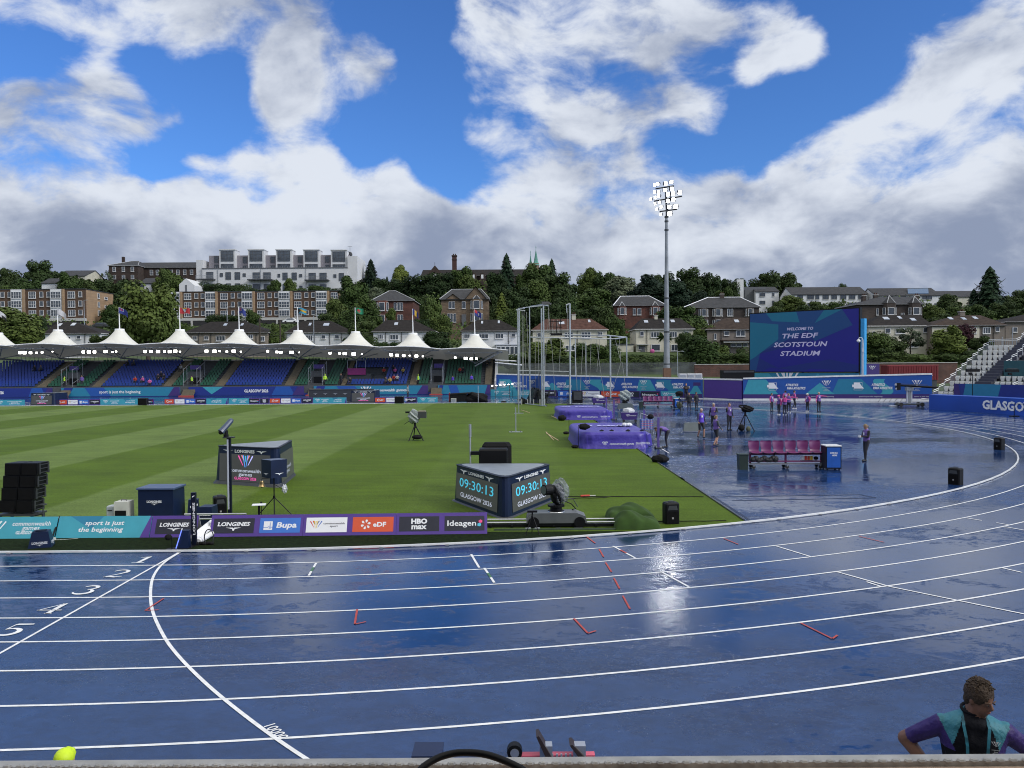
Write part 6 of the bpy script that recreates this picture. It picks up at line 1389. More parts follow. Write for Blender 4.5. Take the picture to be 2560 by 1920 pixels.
# low sponsor boards in front of the left wall
ls = [(1227,1281,'g'),(1282,1338,'t'),(1340,1392,'l'),(1394,1448,'b'),(1449,1501,'s'),(1502,1552,'e'),(1553,1599,'h'),(1601,1650,'i'),(1652,1698,'g')]
for i,(p0,p1,k) in enumerate(ls):
    Ya,Yb = 111.6-(p0-1227)*.0270,111.6-(p1-1227)*.0270
    small_board(p0,p1,k,Ya,.93,['teal emblem board at the left end of the low row before the long wall','teal slogan board behind the cage net','charcoal watch board behind the tall cage poles','blue health board behind the cage net','white sport board in the row before the long wall','orange energy board in the row before the long wall','dark streaming board behind the bagged camera','charcoal software board above the farther bench','teal emblem board at the right end of the low row, by the camera crew'][i],'low boards in front of the long wall',Yb,BlueD if k == 'b' else PurpleD)
# people and lamps just in front of the wall (photographers)
for px,py,lb in ((1490,968,'first photographer standing behind the low boards'),(1505,967,'second photographer standing behind the low boards'),(1518,966,'third photographer standing behind the low boards'),(1536,967,'fourth photographer standing behind the low boards'),(1465,968,'fifth photographer beside the lit lamp')):
    q = A(px-58,985,110.2);person((q.x,110.2,.35),rnd.uniform(-.5,.5),lb,Dark,DarkT,'photographers behind the low boards',lod=2,arm=Dark,hair=Dark,H=1.65)
q = A(1421,955,108);r = empty('work_lamp',(q.x,107.6,0),'lit warm lamp on a grey box in front of the long wall','lamp');mb = MB();mb.box((0,0,.65),(.6,.5,1.3),mat('pale_grey',(0,0,0)));mb.tube([(0,0,1.3),(0,0,1.9)],.05,SteelD);mb.build('stand',r);mb = MB();mb.box((0,-.1,2.12),(.62,.06,.30),mat('warm_lamp',(1,.62,.32),.5,em=5,var=0));mb.build('lens',r)
q = A(1256,965,110);r = empty('lamp_bar',(q.x,109.9,0),'row of small lit white lamps at the left end of the long wall','lamp bar');mb = MB();mb.tube([(-1.0,0,0),(-1.0,0,1.5)],.04,SteelD);mb.tube([(1.0,0,0),(1.0,0,1.8)],.04,SteelD);mb.tube([(-1.6,0,1.35),(1.6,0,1.65)],.04,SteelD);mb.build('bar',r)
for k in range(6):mb = MB();mb.box((-1.4+k*.56,-.08,1.50+k*.05),(.2,.06,.08),LampOn);mb.build('lamp',r)
# white cabinets behind the wall
for k,px in enumerate((1706,1726,1745)):
    q = A(px,945,104);mb = MB();bevel_box(mb,(q.x,104,0),(.95,.8,3.1),mat('cabin_white',(.55,.56,.58),.5),.04);mb.box((q.x,103.58,2.5),(.7,.02,.9),Galv);single(mb,'toilet_cabin',['left','middle','right'][k]+' one of three pale cabins whose tops show over the long wall','cabin','cabins behind the long wall')

# ------------------------------------------------------------------ big screen
Sa,Sb = A(1873,930,120),A(2149,930,108.5);zb,zt_ = 3.0,11.95
c = (Sa+Sb)/2;r = empty('video_screen',(c.x,c.y,0),'giant blue video screen welcoming people to the stadium','video screen');a,b_ = V3((Sa.x,Sa.y,0))-r.location,V3((Sb.x,Sb.y,0))-r.location
U = (b_-a).normalized();n = V3((U.y,-U.x,0));Lb = (b_-a).length;mb = MB();mb.hexa([a+V3((0,0,zb)),b_+V3((0,0,zb)),b_-n*.8+V3((0,0,zb)),a-n*.8+V3((0,0,zb)),a+V3((0,0,zt_)),b_+V3((0,0,zt_)),b_-n*.8+V3((0,0,zt_)),a-n*.8+V3((0,0,zt_))],Black);mb.build('housing',r)
f = F(a+V3((0,0,zb)),U,(0,0,1));Hs = zt_-zb
def scr(nm,c_):return mat('screen_'+nm,c_,.4,em=.34,var=.03,scale=.3)
S0,S1,S2,S3,SW = scr('navy',(.004,.012,.11)),scr('teal',(.004,.09,.16)),scr('mid',(.004,.035,.13)),scr('deep',(.006,.006,.14)),mat('screen_text',(.30,.29,.44),.4,em=.45,var=.03)
mb = MB();k = .14;mb.frect(f,k,k,Lb-k,Hs-k,.01,S0);X = lambda u:k+u*(Lb-2*k);Z = lambda v:k+v*(Hs-2*k)
for pts,m,d in (([(0,0),(.06,0),(.10,.30),(.04,.28),(.55,.68),(.62,.5),(.95,.74),(.86,1),(0,1)],S2,.015),([(0,.2),(.05,.25),(.28,.55),(.28,.80),(0,.86)],S1,.018),([(.16,1),(.22,.86),(.48,.82),(.45,1)],S1,.018),([(.62,.80),(.86,1),(.70,1)],S1,.018),([(.86,1),(1,1),(1,.55),(.95,.74)],S3,.018),([(.04,.28),(.28,.06),(.75,.2),(1,.1),(1,.55),(.95,.74),(.7,.55)],S3,.013),([(.12,0),(.20,.07),(.40,.03),(.40,0)],S3,.02),([(.5,0),(.58,.05),(.88,.02),(.88,0)],S3,.02)):
    mb.fpoly(f,[(X(u),Z(v)) for u,v in pts],d,m)
for t_,v,h,w_ in (('WELCOME TO',.715,.40,3.9),('THE EDF',.60,.66,5.35),('SCOTSTOUN',.455,.66,8.0),('STADIUM',.305,.66,6.0)):mb.text(f,t_,X(.485),Z(v),h,SW,.03,.022,.2,w_)
mb.build('display',r)
mb = MB();f2 = F(a+V3((.1,0,.4)),U,(0,0,1));mb.fbox(f2,.1,0,Lb-.2,2.55,-.3,0,TealD);mb.fpoly(f2,[(.1,2.5),(.1,.2),(5.5,.2),(3.0,2.5)],.01,Teal);mb.fpoly(f2,[(8.5,.5),(10.5,2.5),(12,.5)],.01,Teal);mb.fpoly(f2,[(12.8,.5),(14.2,2.5),(15.8,.5)],.012,Teal)
mb.text(f2,'LONGINES',2.2,1.35,.40,InkG,.02,.03,0,2.4);vlogo(mb,f2,5.9,1.6,3.3,InkW,.02);mb.text(f2,'commonwealth',9.7,1.50,.55,InkG,.02,.02,0,4.0);mb.build('skirt_banner',r)
mb = MB();mb.hexa([b_+U*.12+V3((0,0,.4)),b_+U*.62+V3((0,0,.4)),b_+U*.62-n*.8+V3((0,0,.4)),b_+U*.12-n*.8+V3((0,0,.4)),b_+U*.12+V3((0,0,10.4)),b_+U*.62+V3((0,0,10.4)),b_+U*.62-n*.8+V3((0,0,10.4)),b_+U*.12-n*.8+V3((0,0,10.4))],mat('bright_blue_cloth',(.03,.30,.62),.6));mb.build('side_banner',r)
mb = MB()
for u in (.5,Lb*.5,Lb-.5):
    p = a+U*u-n*.4;mb.box((p.x,p.y,1.5),(.3,.3,3.0),SteelD);mb.tube([p-n*3,(p.x,p.y,8)],.08,SteelD,6)
mb.build('frame',r)
q = A(2152,935,100);mb = MB();mb.box((q.x-7.5,110,.9),(7.0,.5,1.8),Black)   # black skirted generator left of screen
q2 = A(1843,945,115);mb = MB();mb.box((q2.x,115,1.6),(4.6,1.5,3.6),Black);mb.box((q2.x,114.2,3.2),(4.4,.05,.25),SteelD);single(mb,'generator_box','low black container at the left foot of the big screen','container')
# cctv pole
q = A(2156,945,99);r = empty('camera_mast',(q.x,99,0),'grey pole with a white dome camera at the right edge of the big screen','camera mast');mb = MB();mb.tube([(0,0,0),(0,0,6.6),(0,0,7.2),(-.12,0,7.5),(-.42,0,7.5),(-.5,0,7.3)],[.13,.13,.10,.07,.06,.06],InkG,8);mb.build('pole',r);mb = MB();mb.ell((-.5,0,7.1),(.22,.22,.20),White,12,8);mb.build('dome',r);mb = MB();mb.box((0,-.12,5.9),(.22,.12,.45),InkG);mb.build('junction_box',r)
# info sign and red container
q = A(2175,920,116);r = empty('info_sign',(q.x+.3,116,0),'purple information sign right of the big screen','sign');mb = MB();mb.box((0,0,1.7),(2.1,.15,5.0),PurpleD)
f = F((-1.05,-.08,-.8),(1,0,0),(0,0,1));vlogo(mb,f,1.05,4.4,.9,InkW,.01);mb.frect(f,.2,3.0,.7,3.4,.01,Teal);mb.text(f,'INFO',1.35,3.2,.25,RedI,.012,.04);
for q_ in range(3):mb.frect(f,.25,2.5-q_*.35,1.85,2.62-q_*.35,.01,InkG)
mb.build('panel',r);mb = MB();mb.box((-.9,0,.5),(.1,.1,1.0),SteelD);mb.box((.9,0,.5),(.1,.1,1.0),SteelD);mb.build('legs',r)
q = A(2273,928,126);r = empty('red_container',(q.x,126,1.9),'long red container behind the right end of the patterned wall','container');mb = MB();mb.box((0,0,.8),(8.0,2.4,2.3),mat('container_red',(.15,.006,.010),.55));mb.build('body',r)
mb = MB()
for q_ in range(20):mb.box((-3.8+q_*.4,-1.22,.8),(.12,.06,2.1),mat('container_red',(0,0,0)))
mb.box((2.6,-1.25,.35),(.9,.05,.12),InkG);mb.build('ribs',r);mb = MB();mb.box((0,0,2.0),(8.1,2.5,.12),mat('container_lid',(.3,.05,.05),.5));mb.build('lid',r);mb = MB();mb.box((0,0,-1.1),(7.6,2.2,1.5),SteelD);mb.build('trestle',r)

# ------------------------------------------------------------------ floodlight mast
q = A(1667,940,130);r = empty('floodlight_mast',(q.x,130,0),'tall floodlight mast with a lit cluster of lamps at the top','floodlight mast')
topz = A(1671,540,130).z;dx_ = .0
MastG = mat('mast_grey',(.26,.28,.30),.45,.3,var=.25,scale=.8)
mb = MB();mb.tube([(0,0,0),(0,0,5),(0,0,12),(0,0,topz*.7),(0,0,topz)],[.55,.50,.40,.30,.22],MastG,14);mb.build('pole',r)
for z in (4.2,9.5,15,topz-2.4,topz-1.0,topz-.3):mb = MB();mb.cyl((0,0,z),.30+.22*(1-z/topz)+.02,.25,SteelD,14);mb.build('collar',r)
mb = MB();mb.box((0,-.1,2.6),(1.2,1.1,2.2),mat('rusty_base',(.16,.09,.06),.8));mb.build('base',r)
cq = A(1667,498,130)-r.location
Lit = mat('floodlamp_lit',(1,.99,.96),.4,em=40,var=0)
fr = MB();hx_ = math.cos(.18);
tiers = [(3.2,(-2.1,1.3)),(0.0,(-2.5,2.5)),(-3.2,(-1.2,1.7))]
for pa_,pb_ in (((1639,472),(1685,464.5)),((1635,503),(1705,490.6)),((1649,529),(1693,523))):
    fr.tube([A(*pa_,130.2)-r.location,A(*pb_,130.2)-r.location],.11,SteelD,8)
fr.tube([(0,0,topz-.2),(cq.x*.5,0,cq.z-1.8),(cq.x-.2,0,cq.z+2.0)],.16,SteelD,8);fr.tube([(0,0,topz),(cq.x+.8,0,cq.z+1.2)],.08,SteelD,8);fr.build('head_frame',r)
LK = [(1637,463,1.05,0),(1645,460,1.1,0),(1664,459,1.2,1),(1678,455,1.2,1),(1637,480,1,0),(1646,480,1,0),(1663,475,1.2,1),(1679,472,1.25,1),(1627,498,.9,0),(1638,494,.95,0),(1647,490,1.05,0),(1669,486,1.2,1),(1682,484,1.3,1),(1699,481,1.3,1),(1638,509,.9,0),(1649,506,1,0),(1669,502,1.2,1),(1683,499,1.25,1),
      (1642,523,.9,0),(1653,517,1.0,0),(1673,517,1.2,1),(1689,516,1.5,1),(1652,536,.95,0),(1674,534,1.5,1)]
lmesh = hmesh = None
for px,py,s,on in LK:
    p = A(px,py,129.6)-r.location
    if lmesh is None:
        mb = MB();mb.hexa([(-.42,.05,-.36),(.42,.05,-.36),(.30,.5,-.26),(-.30,.5,-.26),(-.42,.05,.36),(.42,.05,.36),(.30,.5,.26),(-.30,.5,.26)],SteelD);mb.tube([(.42,.1,-.1),(.62,.3,0),(.42,.4,.25)],.04,SteelD,6)
        for q_ in (-.31,-.1,.1,.31):mb.box((0,-.06,q_),(.86,.16,.045),SteelD)
        for q_ in (-.36,.36):mb.box((q_,-.05,0),(.09,.14,.68),SteelD)
        hmesh = mb.mesh('lamp_housing');mb = MB();mb.hexa([(-.31,-.02,-.28),(.31,-.02,-.28),(.31,.04,-.28),(-.31,.04,-.28),(-.31,-.02,.28),(.31,-.02,.28),(.31,.04,.28),(-.31,.04,.28)],Lit);lmesh = mb.mesh('lamp_lens')
    h = bpy.data.objects.new('lamp',hmesh);COL.objects.link(h);h.parent = r;h.location = p;h.scale = (s*(.54 if not on else .72),1,s*.72);h.rotation_euler = (R(14),0,R(-28 if not on else 12))
    l = bpy.data.objects.new('lens',lmesh);COL.objects.link(l);l.parent = h

# ------------------------------------------------------------------ throwing cage
PoleG = mat('cage_pole',(.38,.41,.43),.4,.4);Net = mat('cage_net',(.012,.02,.02),.8,alpha=.50);NetD = mat('cage_net_dense',(.01,.014,.015),.85,alpha=.90);Rope = mat('pale_rope',(.30,.31,.29),.7)
cc = V3((5,88,0));cg = empty('throwing_cage',cc,'tall throwing cage of galvanised poles with its black net lowered','throwing cage')
def bar(a,b_,rr,name='bar',m=PoleG):mb = MB();mb.tube([a,b_],rr,m,8);return mb.build(name,cg,w=True)
def post(pxb,pyb,pxt,pyt,rr,Y=None):
    g = G(pxb,pyb) if Y is None else A(pxb,pyb,Y);t_ = A(pxt,pyt,g.y);t_.x = g.x = (g.x+t_.x)/2;mb = MB();mb.tube([(g.x,g.y,0),(g.x,g.y,t_.z)],rr,PoleG,8);mb.box((g.x,g.y,.06),(.7,.5,.12),SteelD);mb.build('post',cg,w=True);return g,t_
ga,ta = post(1293.4,1011,1297,772,.085);gb,tb = post(1320,1011,1329,767,.06);gc,tc_ = post(1353.6,1015.4,1355,771,.08);gc2,tc2 = post(1357.5,1015.4,1361,764,.08);gd,td = post(1425.3,1012.5,1424.5,759,.10)
ge,te = post(1526,998,1526,838,.10);gf_,tf = post(1567.7,986,1566,842,.09);gg_,tg_ = post(1438.4,988,1439,846,.08);gh,th = post(1465,980,1465,855,.06);gi,ti_ = post(1298.0,1000,1300.5,772,.06)
for a,b_,rr in ((A(1290,775,ga.y),A(1313,777,ga.y),.07),(A(1296,771,ga.y),A(1311,771,ga.y+3),.05),(A(1307,769.5,gb.y),A(1329,767,gb.y+2),.05),(A(1329,767,gb.y),A(1371,763,gc.y+4),.06),(A(1325,766,gb.y+3),A(1352,762,gc.y+4),.05),(A(1352,762,gc.y+3),A(1371,765,gc.y),.05),(A(1415,763,gd.y),A(1425,759,gd.y),.08),(A(1416,764,gd.y),A(1417,782,gd.y),.04),
                  (A(1374,837,92),A(1524,838.5,92),.07),(A(1325,843,90),A(1525,847,91),.07),(A(1517,838.5,91),A(1565,843,94),.07),(A(1565,843,94),A(1540,847,90),.07),(A(1540,847,90),A(1525,847,90),.06),(A(1297,926.5,89),A(1353,927.5,89),.05),(A(1353,927.5,89),A(1422,929,89),.05),(A(1434,864,90),A(1436,866,90),.05)):bar(a,b_,rr)
rn = random.Random(4)
mb = MB()
for px,top,bot,rgt in ((1305,775,1000,2),(1310,777,990,-2),(1316,780,960,8),(1371,768,860,6),(1372,770,830,-3),(1338,850,1000,0),(1346,850,1005,2),(1366,850,1006,-6),(1378,845,990,10),(1402,840,930,-4),(1458,845,985,-8),(1462,845,950,3),(1478,845,960,-4),(1490,848,1000,22),(1500,846,930,-8),(1538,848,905,14),(1548,848,900,4),(1553,905,985,-25),(1555,905,990,12),(1418,770,860,0),(1383,800,838,-3),(1393,800,838,4),(1440,905,985,3),(1324,780,850,0),(1312,860,1000,6)):
    a,b_ = A(px,top,91),A(px+rgt,bot,91);mb.tube([a,b_],.022,Rope,5)
mb.build('hanging_ropes',cg,w=True)
mb = MB()
for px in (1376,1390,1401):mb.tube([A(px,797,91),A(px+2,838,91)],.05,Black,6)
for py in (803,817,834):mb.tube([A(1374,py,91),A(1406,py+1,91)],.05,Black,6)
mb.box(tuple(A(1391,836,91)),(1.3,.6,.25),Black);mb.build('winch_frame',cg,w=True)
def net(name,P,m,nx=14,nz=6,sag=0):
    "bunched net between upper and lower pixel lines"
    mb = MB();Q = []
    for j in range(nz+1):
        for i in range(nx+1):
            u,v = i/nx,j/nz;top = P[0];bot = P[1]
            def ev(l):
                t_ = u*(len(l)-1);k_ = min(int(t_),len(l)-2);t_ -= k_;return (l[k_][0]*(1-t_)+l[k_+1][0]*t_,l[k_][1]*(1-t_)+l[k_+1][1]*t_)
            a,b_ = ev(top),ev(bot);x,y = a[0]*(1-v)+b_[0]*v,a[1]*(1-v)+b_[1]*v;p = A(x,y,P[2]);p.y += .35*math.sin(u*23+v*5);p.z = max(.02,p.z);Q.append(p)
    mb.add(Q,[(j*(nx+1)+i,j*(nx+1)+i+1,(j+1)*(nx+1)+i+1,(j+1)*(nx+1)+i) for j in range(nz) for i in range(nx)],m);mb.build(name,cg,w=True)
net('net',([(1304,994),(1316,1000),(1330,968),(1345,970),(1368,984),(1378,968)],[(1304,1012),(1318,1012),(1332,1012),(1348,1013),(1362,1014),(1366,1012)],89.5),NetD,20,6)
net('net',([(1362,985),(1380,1004),(1400,1010),(1415,1004),(1421,972)],[(1358,1014),(1380,1014),(1398,1016),(1420,1015),(1436,1013)],88.5),Net,20,5)
net('net',([(1364,992),(1384,998),(1410,1000),(1436,992),(1452,992),(1457,1000),(1466,991),(1476,1001),(1488,990),(1502,1002),(1545,998)],[(1362,1014),(1390,1013),(1425,1008),(1450,1008),(1500,1007),(1545,1004)],91),Net,36,4)
net('net',([(1327,948),(1342,946),(1350,930)],[(1322,1000),(1340,1000),(1352,1000)],90.5),Net,10,6)
net('net',([(1303,992),(1316,999),(1330,1003)],[(1303,1012),(1318,1012),(1332,1012)],88.6),NetD,10,4)
mb = MB()
for px in (1304,1319,1334,1350,1362):g = G(px,1012+rn.uniform(-1,2));mb.box((g.x,g.y,.3),(.12,.12,.6),Rope)
g0,g1 = G(1313,1012),G(1365,1018);mb.tube([(g0.x,g0.y,.12),(g1.x,g1.y,.12)],.05,PoleG,6);mb.build('base_frame',cg,w=True)
mb = MB();q = G(1448,1010);bevel_box(mb,(q.x,90.5,0),(1.2,.6,1.35),Black,.05);mb.box((q.x,90.1,.8),(.9,.05,.9),SteelD);single(mb,'flight_case','black case standing inside the throwing cage','case')
mb = MB();q = G(1322,1005);mb.ell((G(1260,1004).x,92,.1),(.35,.2,.14),Black,10,6);single(mb,'sandbag','small dark bag on the far white kerb beside the cage','bag')

# ------------------------------------------------------------------ palisade fence, walls behind the bend
r = empty('palisade_fence',(0,148,0),'long grey palisade fence behind the throwing cage','fence');x0,x1 = sx(1236,148),sx(1739,148);mb = MB();x = x0
ztop = A(1500,907,148).z
while x < x1:
    mb.hexa([(x,-.03,.4),(x+.11,-.03,.4),(x+.11,.02,.4),(x,.02,.4),(x+.01,-.03,ztop),(x+.09,-.03,ztop-.02),(x+.09,.02,ztop-.02),(x+.01,.02,ztop)],mat('fence_grey',(.15,.165,.17),.6,.3,var=.3,scale=.6));x += .19
mb.build('pales',r);mb = MB();mb.box(((x0+x1)/2,.06,ztop-.4),(x1-x0,.05,.08),SteelD);mb.box(((x0+x1)/2,.06,1.4),(x1-x0,.05,.08),SteelD)
for i in range(14):mb.box((x0+(x1-x0)*i/13,.1,ztop/2+.1),(.12,.12,ztop-.1),SteelD)
mb.build('rails_and_posts',r)
def brick(name,c1,c2,mo,sc=1.0,var=.3):
    if name in MATS:return MATS[name]
    m = mat(name,c1,.85);t = m.node_tree;b = t.nodes['Principled BSDF'];tx = t.nodes.new('ShaderNodeTexCoord');mp = t.nodes.new('ShaderNodeMapping');mp.inputs['Rotation'].default_value = (R(90),0,0);t.links.new(tx.outputs['Object'],mp.inputs[0])
    br = t.nodes.new('ShaderNodeTexBrick');t.links.new(mp.outputs[0],br.inputs['Vector']);br.inputs['Scale'].default_value = sc;br.inputs['Color1'].default_value = (*c1,1);br.inputs['Color2'].default_value = (*c2,1);br.inputs['Mortar'].default_value = (*mo,1);br.inputs['Mortar Size'].default_value = .012;br.inputs['Brick Width'].default_value = .5;br.inputs['Row Height'].default_value = .18
    nz = t.nodes.new('ShaderNodeTexNoise');nz.inputs['Scale'].default_value = .5;nz.inputs['Detail'].default_value = 6;t.links.new(tx.outputs['Object'],nz.inputs['Vector']);hs = t.nodes.new('ShaderNodeHueSaturation');mr = t.nodes.new('ShaderNodeMapRange');mr.inputs[1].default_value = .3;mr.inputs[2].default_value = .7;mr.inputs[3].default_value = 1-var;mr.inputs[4].default_value = 1+var
    t.links.new(nz.outputs[0],mr.inputs[0]);t.links.new(mr.outputs[0],hs.inputs['Value']);t.links.new(br.outputs[0],hs.inputs['Color']);t.links.new(hs.outputs[0],b.inputs['Base Color']);return m
BrRed = brick('brick_dark_red',(.11,.045,.032),(.07,.032,.025),(.10,.09,.08))
Coping = mat('coping_stone',(.42,.42,.40),.7)
for (p0,p1,Y,lb) in ((1736,1876,146,'dark red brick wall left of the big screen'),(2158,2392,140,'dark red brick wall right of the big screen, behind the red container')):
    a,b_ = A(p0,912,Y),A(p1,912,Y);zt = a.z if p0 < 2000 else A(2250,908,Y).z;r = empty('brick_wall',((a.x+b_.x)/2,Y,0),lb,'brick wall','brick boundary walls');mb = MB();mb.box((0,0,zt/2),(b_.x-a.x,.4,zt),BrRed);mb.build('brickwork',r);mb = MB();mb.box((0,0,zt+.06),(b_.x-a.x,.55,.12),Coping);mb.build('coping',r)

# ------------------------------------------------------------------ temporary stand on the right
ud = V3((.90,.436,0)).normalized();rd = V3((ud.y,-ud.x,0));O = A(2334,987,77);O.z = 0
SW_ = mat('seat_white',(.74,.75,.72),.4,var=.06,objrand=.08);Deck = mat('deck_grey',(.11,.115,.14),.7);DeckD = mat('deck_riser',(.045,.05,.08),.7)
rs = empty('temporary_stand',O,'temporary grandstand of grey decks and handrails on the right','grandstand');NR = 15;TD,TH = .84,.50;ZF = 1.02
def sp_(r_,u_,z):return O+rd*r_+ud*u_+V3((0,0,z))     # r_ along the rows (to the right), u_ up the stand
def sbox(mb,r0,r1,u0,u1,z0,z1,m):mb.hexa([sp_(r1,u0,z0),sp_(r1,u1,z0),sp_(r0,u1,z0),sp_(r0,u0,z0),sp_(r1,u0,z1),sp_(r1,u1,z1),sp_(r0,u1,z1),sp_(r0,u0,z1)],m)
mb = MB()
for i in range(NR):
    u0 = i*TD;z = ZF+i*TH;r0 = 0 if i < 10 else 2.8;sbox(mb,r0,26,u0,u0+TD,z-.06,z,Deck);sbox(mb,r0,26,u0,u0+.05,z-TH+.02,z-.07,DeckD)
mb.build('decks',rs,w=True)
mb = MB()
for i in range(NR*2):
    z = ZF+i*TH/2;u0 = i*TD/2;sbox(mb,2.85,4.35,u0-.02,u0+TD/2,z+.02,z+.05+.2,Deck);sbox(mb,2.85,4.35,u0-.04,u0-.02,z-.0,z+.22,DeckD)
mb.build('stairs',rs,w=True)
mb = MB()
for i in range(0,NR,2):
    for r_ in (0.1,2.8,8,14,20):p = sp_(r_,i*TD+.3,0);mb.tube([p,p+V3((0,0,ZF+i*TH-.1))],.04,Galv,6)
mb.build('scaffold',rs,w=True)
Ra = mat('rail_galv',(.50,.53,.56),.35,.5)
mb = MB()
for i in range(NR):
    z = ZF+i*TH;rr = -.05 if i < 10 else 2.75
    a,b_ = sp_(rr,i*TD,z+.62),sp_(rr,(i+1)*TD,z+.62+TH*.42);mb.tube([a,b_],.028,Ra,6);mb.tube([a-V3((0,0,.17)),b_-V3((0,0,.17))],.028,Ra,6)
    for q_ in range(6):p = a.lerp(b_,q_/5);mb.tube([p-V3((0,0,.15)),V3((p.x,p.y,z-.2))],.016 if 0 < q_ < 5 else .035,Galv,5)
p0,p1 = sp_(0,10*TD,ZF+9*TH),sp_(2.8,10*TD,ZF+9*TH)
for zz in (1.1,.95):mb.tube([p0+V3((0,0,zz)),p1+V3((0,0,zz))],.04,Ra,6)
for q_ in range(16):p = p0.lerp(p1,q_/15);mb.tube([p,p+V3((0,0,1.05))],.016,Galv,5)
mb.build('side_railing',rs,w=True)
mb = MB()
for i in range(1,NR):
    z = ZF+i*TH;
    if i < 9:p = sp_(2.9,i*TD+.1,z);mb = MB();mb.tube([p,p+V3((0,0,.8)),p+ud*.25+V3((0,0,.9)),p+ud*.5+V3((0,0,.8)),p+ud*.5+V3((0,0,.25))],.022,Ra,6);mb.build('handrail',rs,w=True)
mb = MB()
for i in (5,6,7,8,9,10,11):a,b_ = sp_(4.4,i*TD,ZF+i*TH+.95),sp_(4.4,(i+1)*TD,ZF+i*TH+.95+TH*.4);mb.tube([a,b_],.026,Ra,6);mb.tube([a-V3((0,0,.15)),b_-V3((0,0,.17))],.026,Ra,6);mb.tube([a,a-V3((0,0,1.0))],.035,Ra,6)
mb.build('handrail',rs,w=True);mb = MB()
for i in (0,1):a,b_ = sp_(7.1,i*TD,ZF+i*TH+.9),sp_(7.1,(i+1)*TD,ZF+i*TH+.9+TH*.4);mb.tube([a,b_],.026,Ra,6);mb.tube([a-V3((0,0,.15)),b_-V3((0,0,.17))],.026,Ra,6);mb.tube([a,a-V3((0,0,1.3))],.035,Ra,6)
mb.build('handrail',rs,w=True)
mb = MB();sbox(mb,4.5,13,4.4*TD,4.5*TD,ZF+4*TH,ZF+6.9*TH,mat('tarpaulin_teal',(.02,.09,.11),.6));sbox(mb,4.5,13,4.5*TD,8*TD,ZF+6.6*TH,ZF+6.8*TH,Deck);mb.build('vomitory_screen',rs,w=True)
def tip_seat():
    mb = MB();mb.hexa([(-.13,.02,.05),(.13,.02,.05),(.13,.10,.05),(-.13,.10,.05),(-.215,-.02,.42),(.215,-.02,.42),(.215,.05,.42),(-.215,.05,.42)],SW_)
    mb.hexa([(-.16,.08,.2),(.16,.08,.2),(.16,.12,.2),(-.16,.12,.2),(-.235,.07,.54),(.235,.07,.54),(.235,.12,.54),(-.235,.12,.54)],SW_);mb.box((0,.1,.12),(.10,.1,.24),SteelD);return mb
tm = tip_seat().mesh('stadium_seat');ang = math.atan2(rd.y,rd.x);k_ = 0
for i in range(10):
    for r0,r1 in ((.12,2.8),(4.6,13.0)):
        if r0 > 4 and i > 3:continue
        n = int((r1-r0)/.53)
        for j in range(n):
            o = bpy.data.objects.new('stadium_seat',tm);COL.objects.link(o);o.location = sp_(r0+.26+j*.53,i*TD+.42,ZF+i*TH-.02);o.rotation_euler = (0,0,ang)
            tag(o,'white folded seat in the %s of the temporary stand' % ('narrow left block' if r0 < 1 else 'wider block right of the stairs'),'stadium seat','white seats in the %s' % ('narrow left block' if r0 < 1 else 'right block'))
# banner on the front of the stand and the curved barrier
p0,p1 = sp_(2.35,-.35,0),sp_(9.6,-.35,0);f = F(p0+V3((0,0,.3)),rd,(0,0,1));Lb = (p1-p0).length;mb = MB();mb.fbox(f,0,0,Lb,2.05,-.1,0,BlueD);mb.fpoly(f,[(Lb*.10,0),(Lb*.55,0),(Lb*.62,2.05),(Lb*.16,2.05)],.01,TealD);mb.fpoly(f,[(0,0),(.12*Lb,0),(.06*Lb,2.05),(0,2.05)],.012,PurpleD);mb.fpoly(f,[(Lb*.55,0),(Lb*.9,0),(Lb*.8,1.2),(Lb*.62,2.05)],.012,BlueD);single(mb,'stand_banner','patterned blue banner on the front of the temporary stand','banner')
rb = empty('curved_barrier',(41,66,0),'curved bright blue barrier lettered GLASGOW at the right edge','barrier');mb = MB();n = 24;pts = []
for i in range(n+1):
    a = math.atan2(73.5-CY,38.6-CX)+(math.atan2(50-CY,42-CX)-math.atan2(73.5-CY,38.6-CX))*i/n;pts.append(V3((CX+50.2*math.cos(a),CY+50.2*math.sin(a),0)))
P = []
for i,p in enumerate(pts):
    d = V3((p.x-CX,p.y-CY,0)).normalized();P += [p,p+V3((0,0,1.36)),p+d*.9+V3((0,0,1.40)),p+d*.9]
mb.add(P,[(4*i+j,4*i+4+j,4*i+4+(j+1) % 4,4*i+(j+1) % 4) for i in range(n) for j in range(4)]+[(3,2,1,0)],mat('barrier_blue',(.012,.07,.42),.4,var=.35,scale=.12));mb.build('panels',rb,w=True)
mb = MB();rad = 50.17
vs,fs,Wt = txt_geo('GLASGOW 2026',.04,0);k_t = .72/.7;a0 = min([q_*.001 for q_ in range(-400,800)],key=lambda q_:abs((CX+rad*math.cos(q_))/(CY+rad*math.sin(q_))-(2457-1280)/FPX));P = []
for x,y in vs:a = a0-x*k_t*1.05/rad;P.append((CX+(rad-.012)*math.cos(a),CY+(rad-.012)*math.sin(a),.36+y*k_t))
mb.add(P,fs,InkW);mb.build('lettering',rb,w=True)
mb = MB();q = G(2537,1040);mb.tube([(q.x-.3,q.y-.4,0),(q.x-.3,q.y-.4,1.0),(q.x+1.2,q.y-1.6,1.0),(q.x+1.2,q.y-1.6,0)],.03,Black,6);mb.box((q.x-.3,q.y-.4,.03),(.6,.4,.06),Black);single(mb,'barrier_frame','black tube frame in front of the blue barrier','frame')
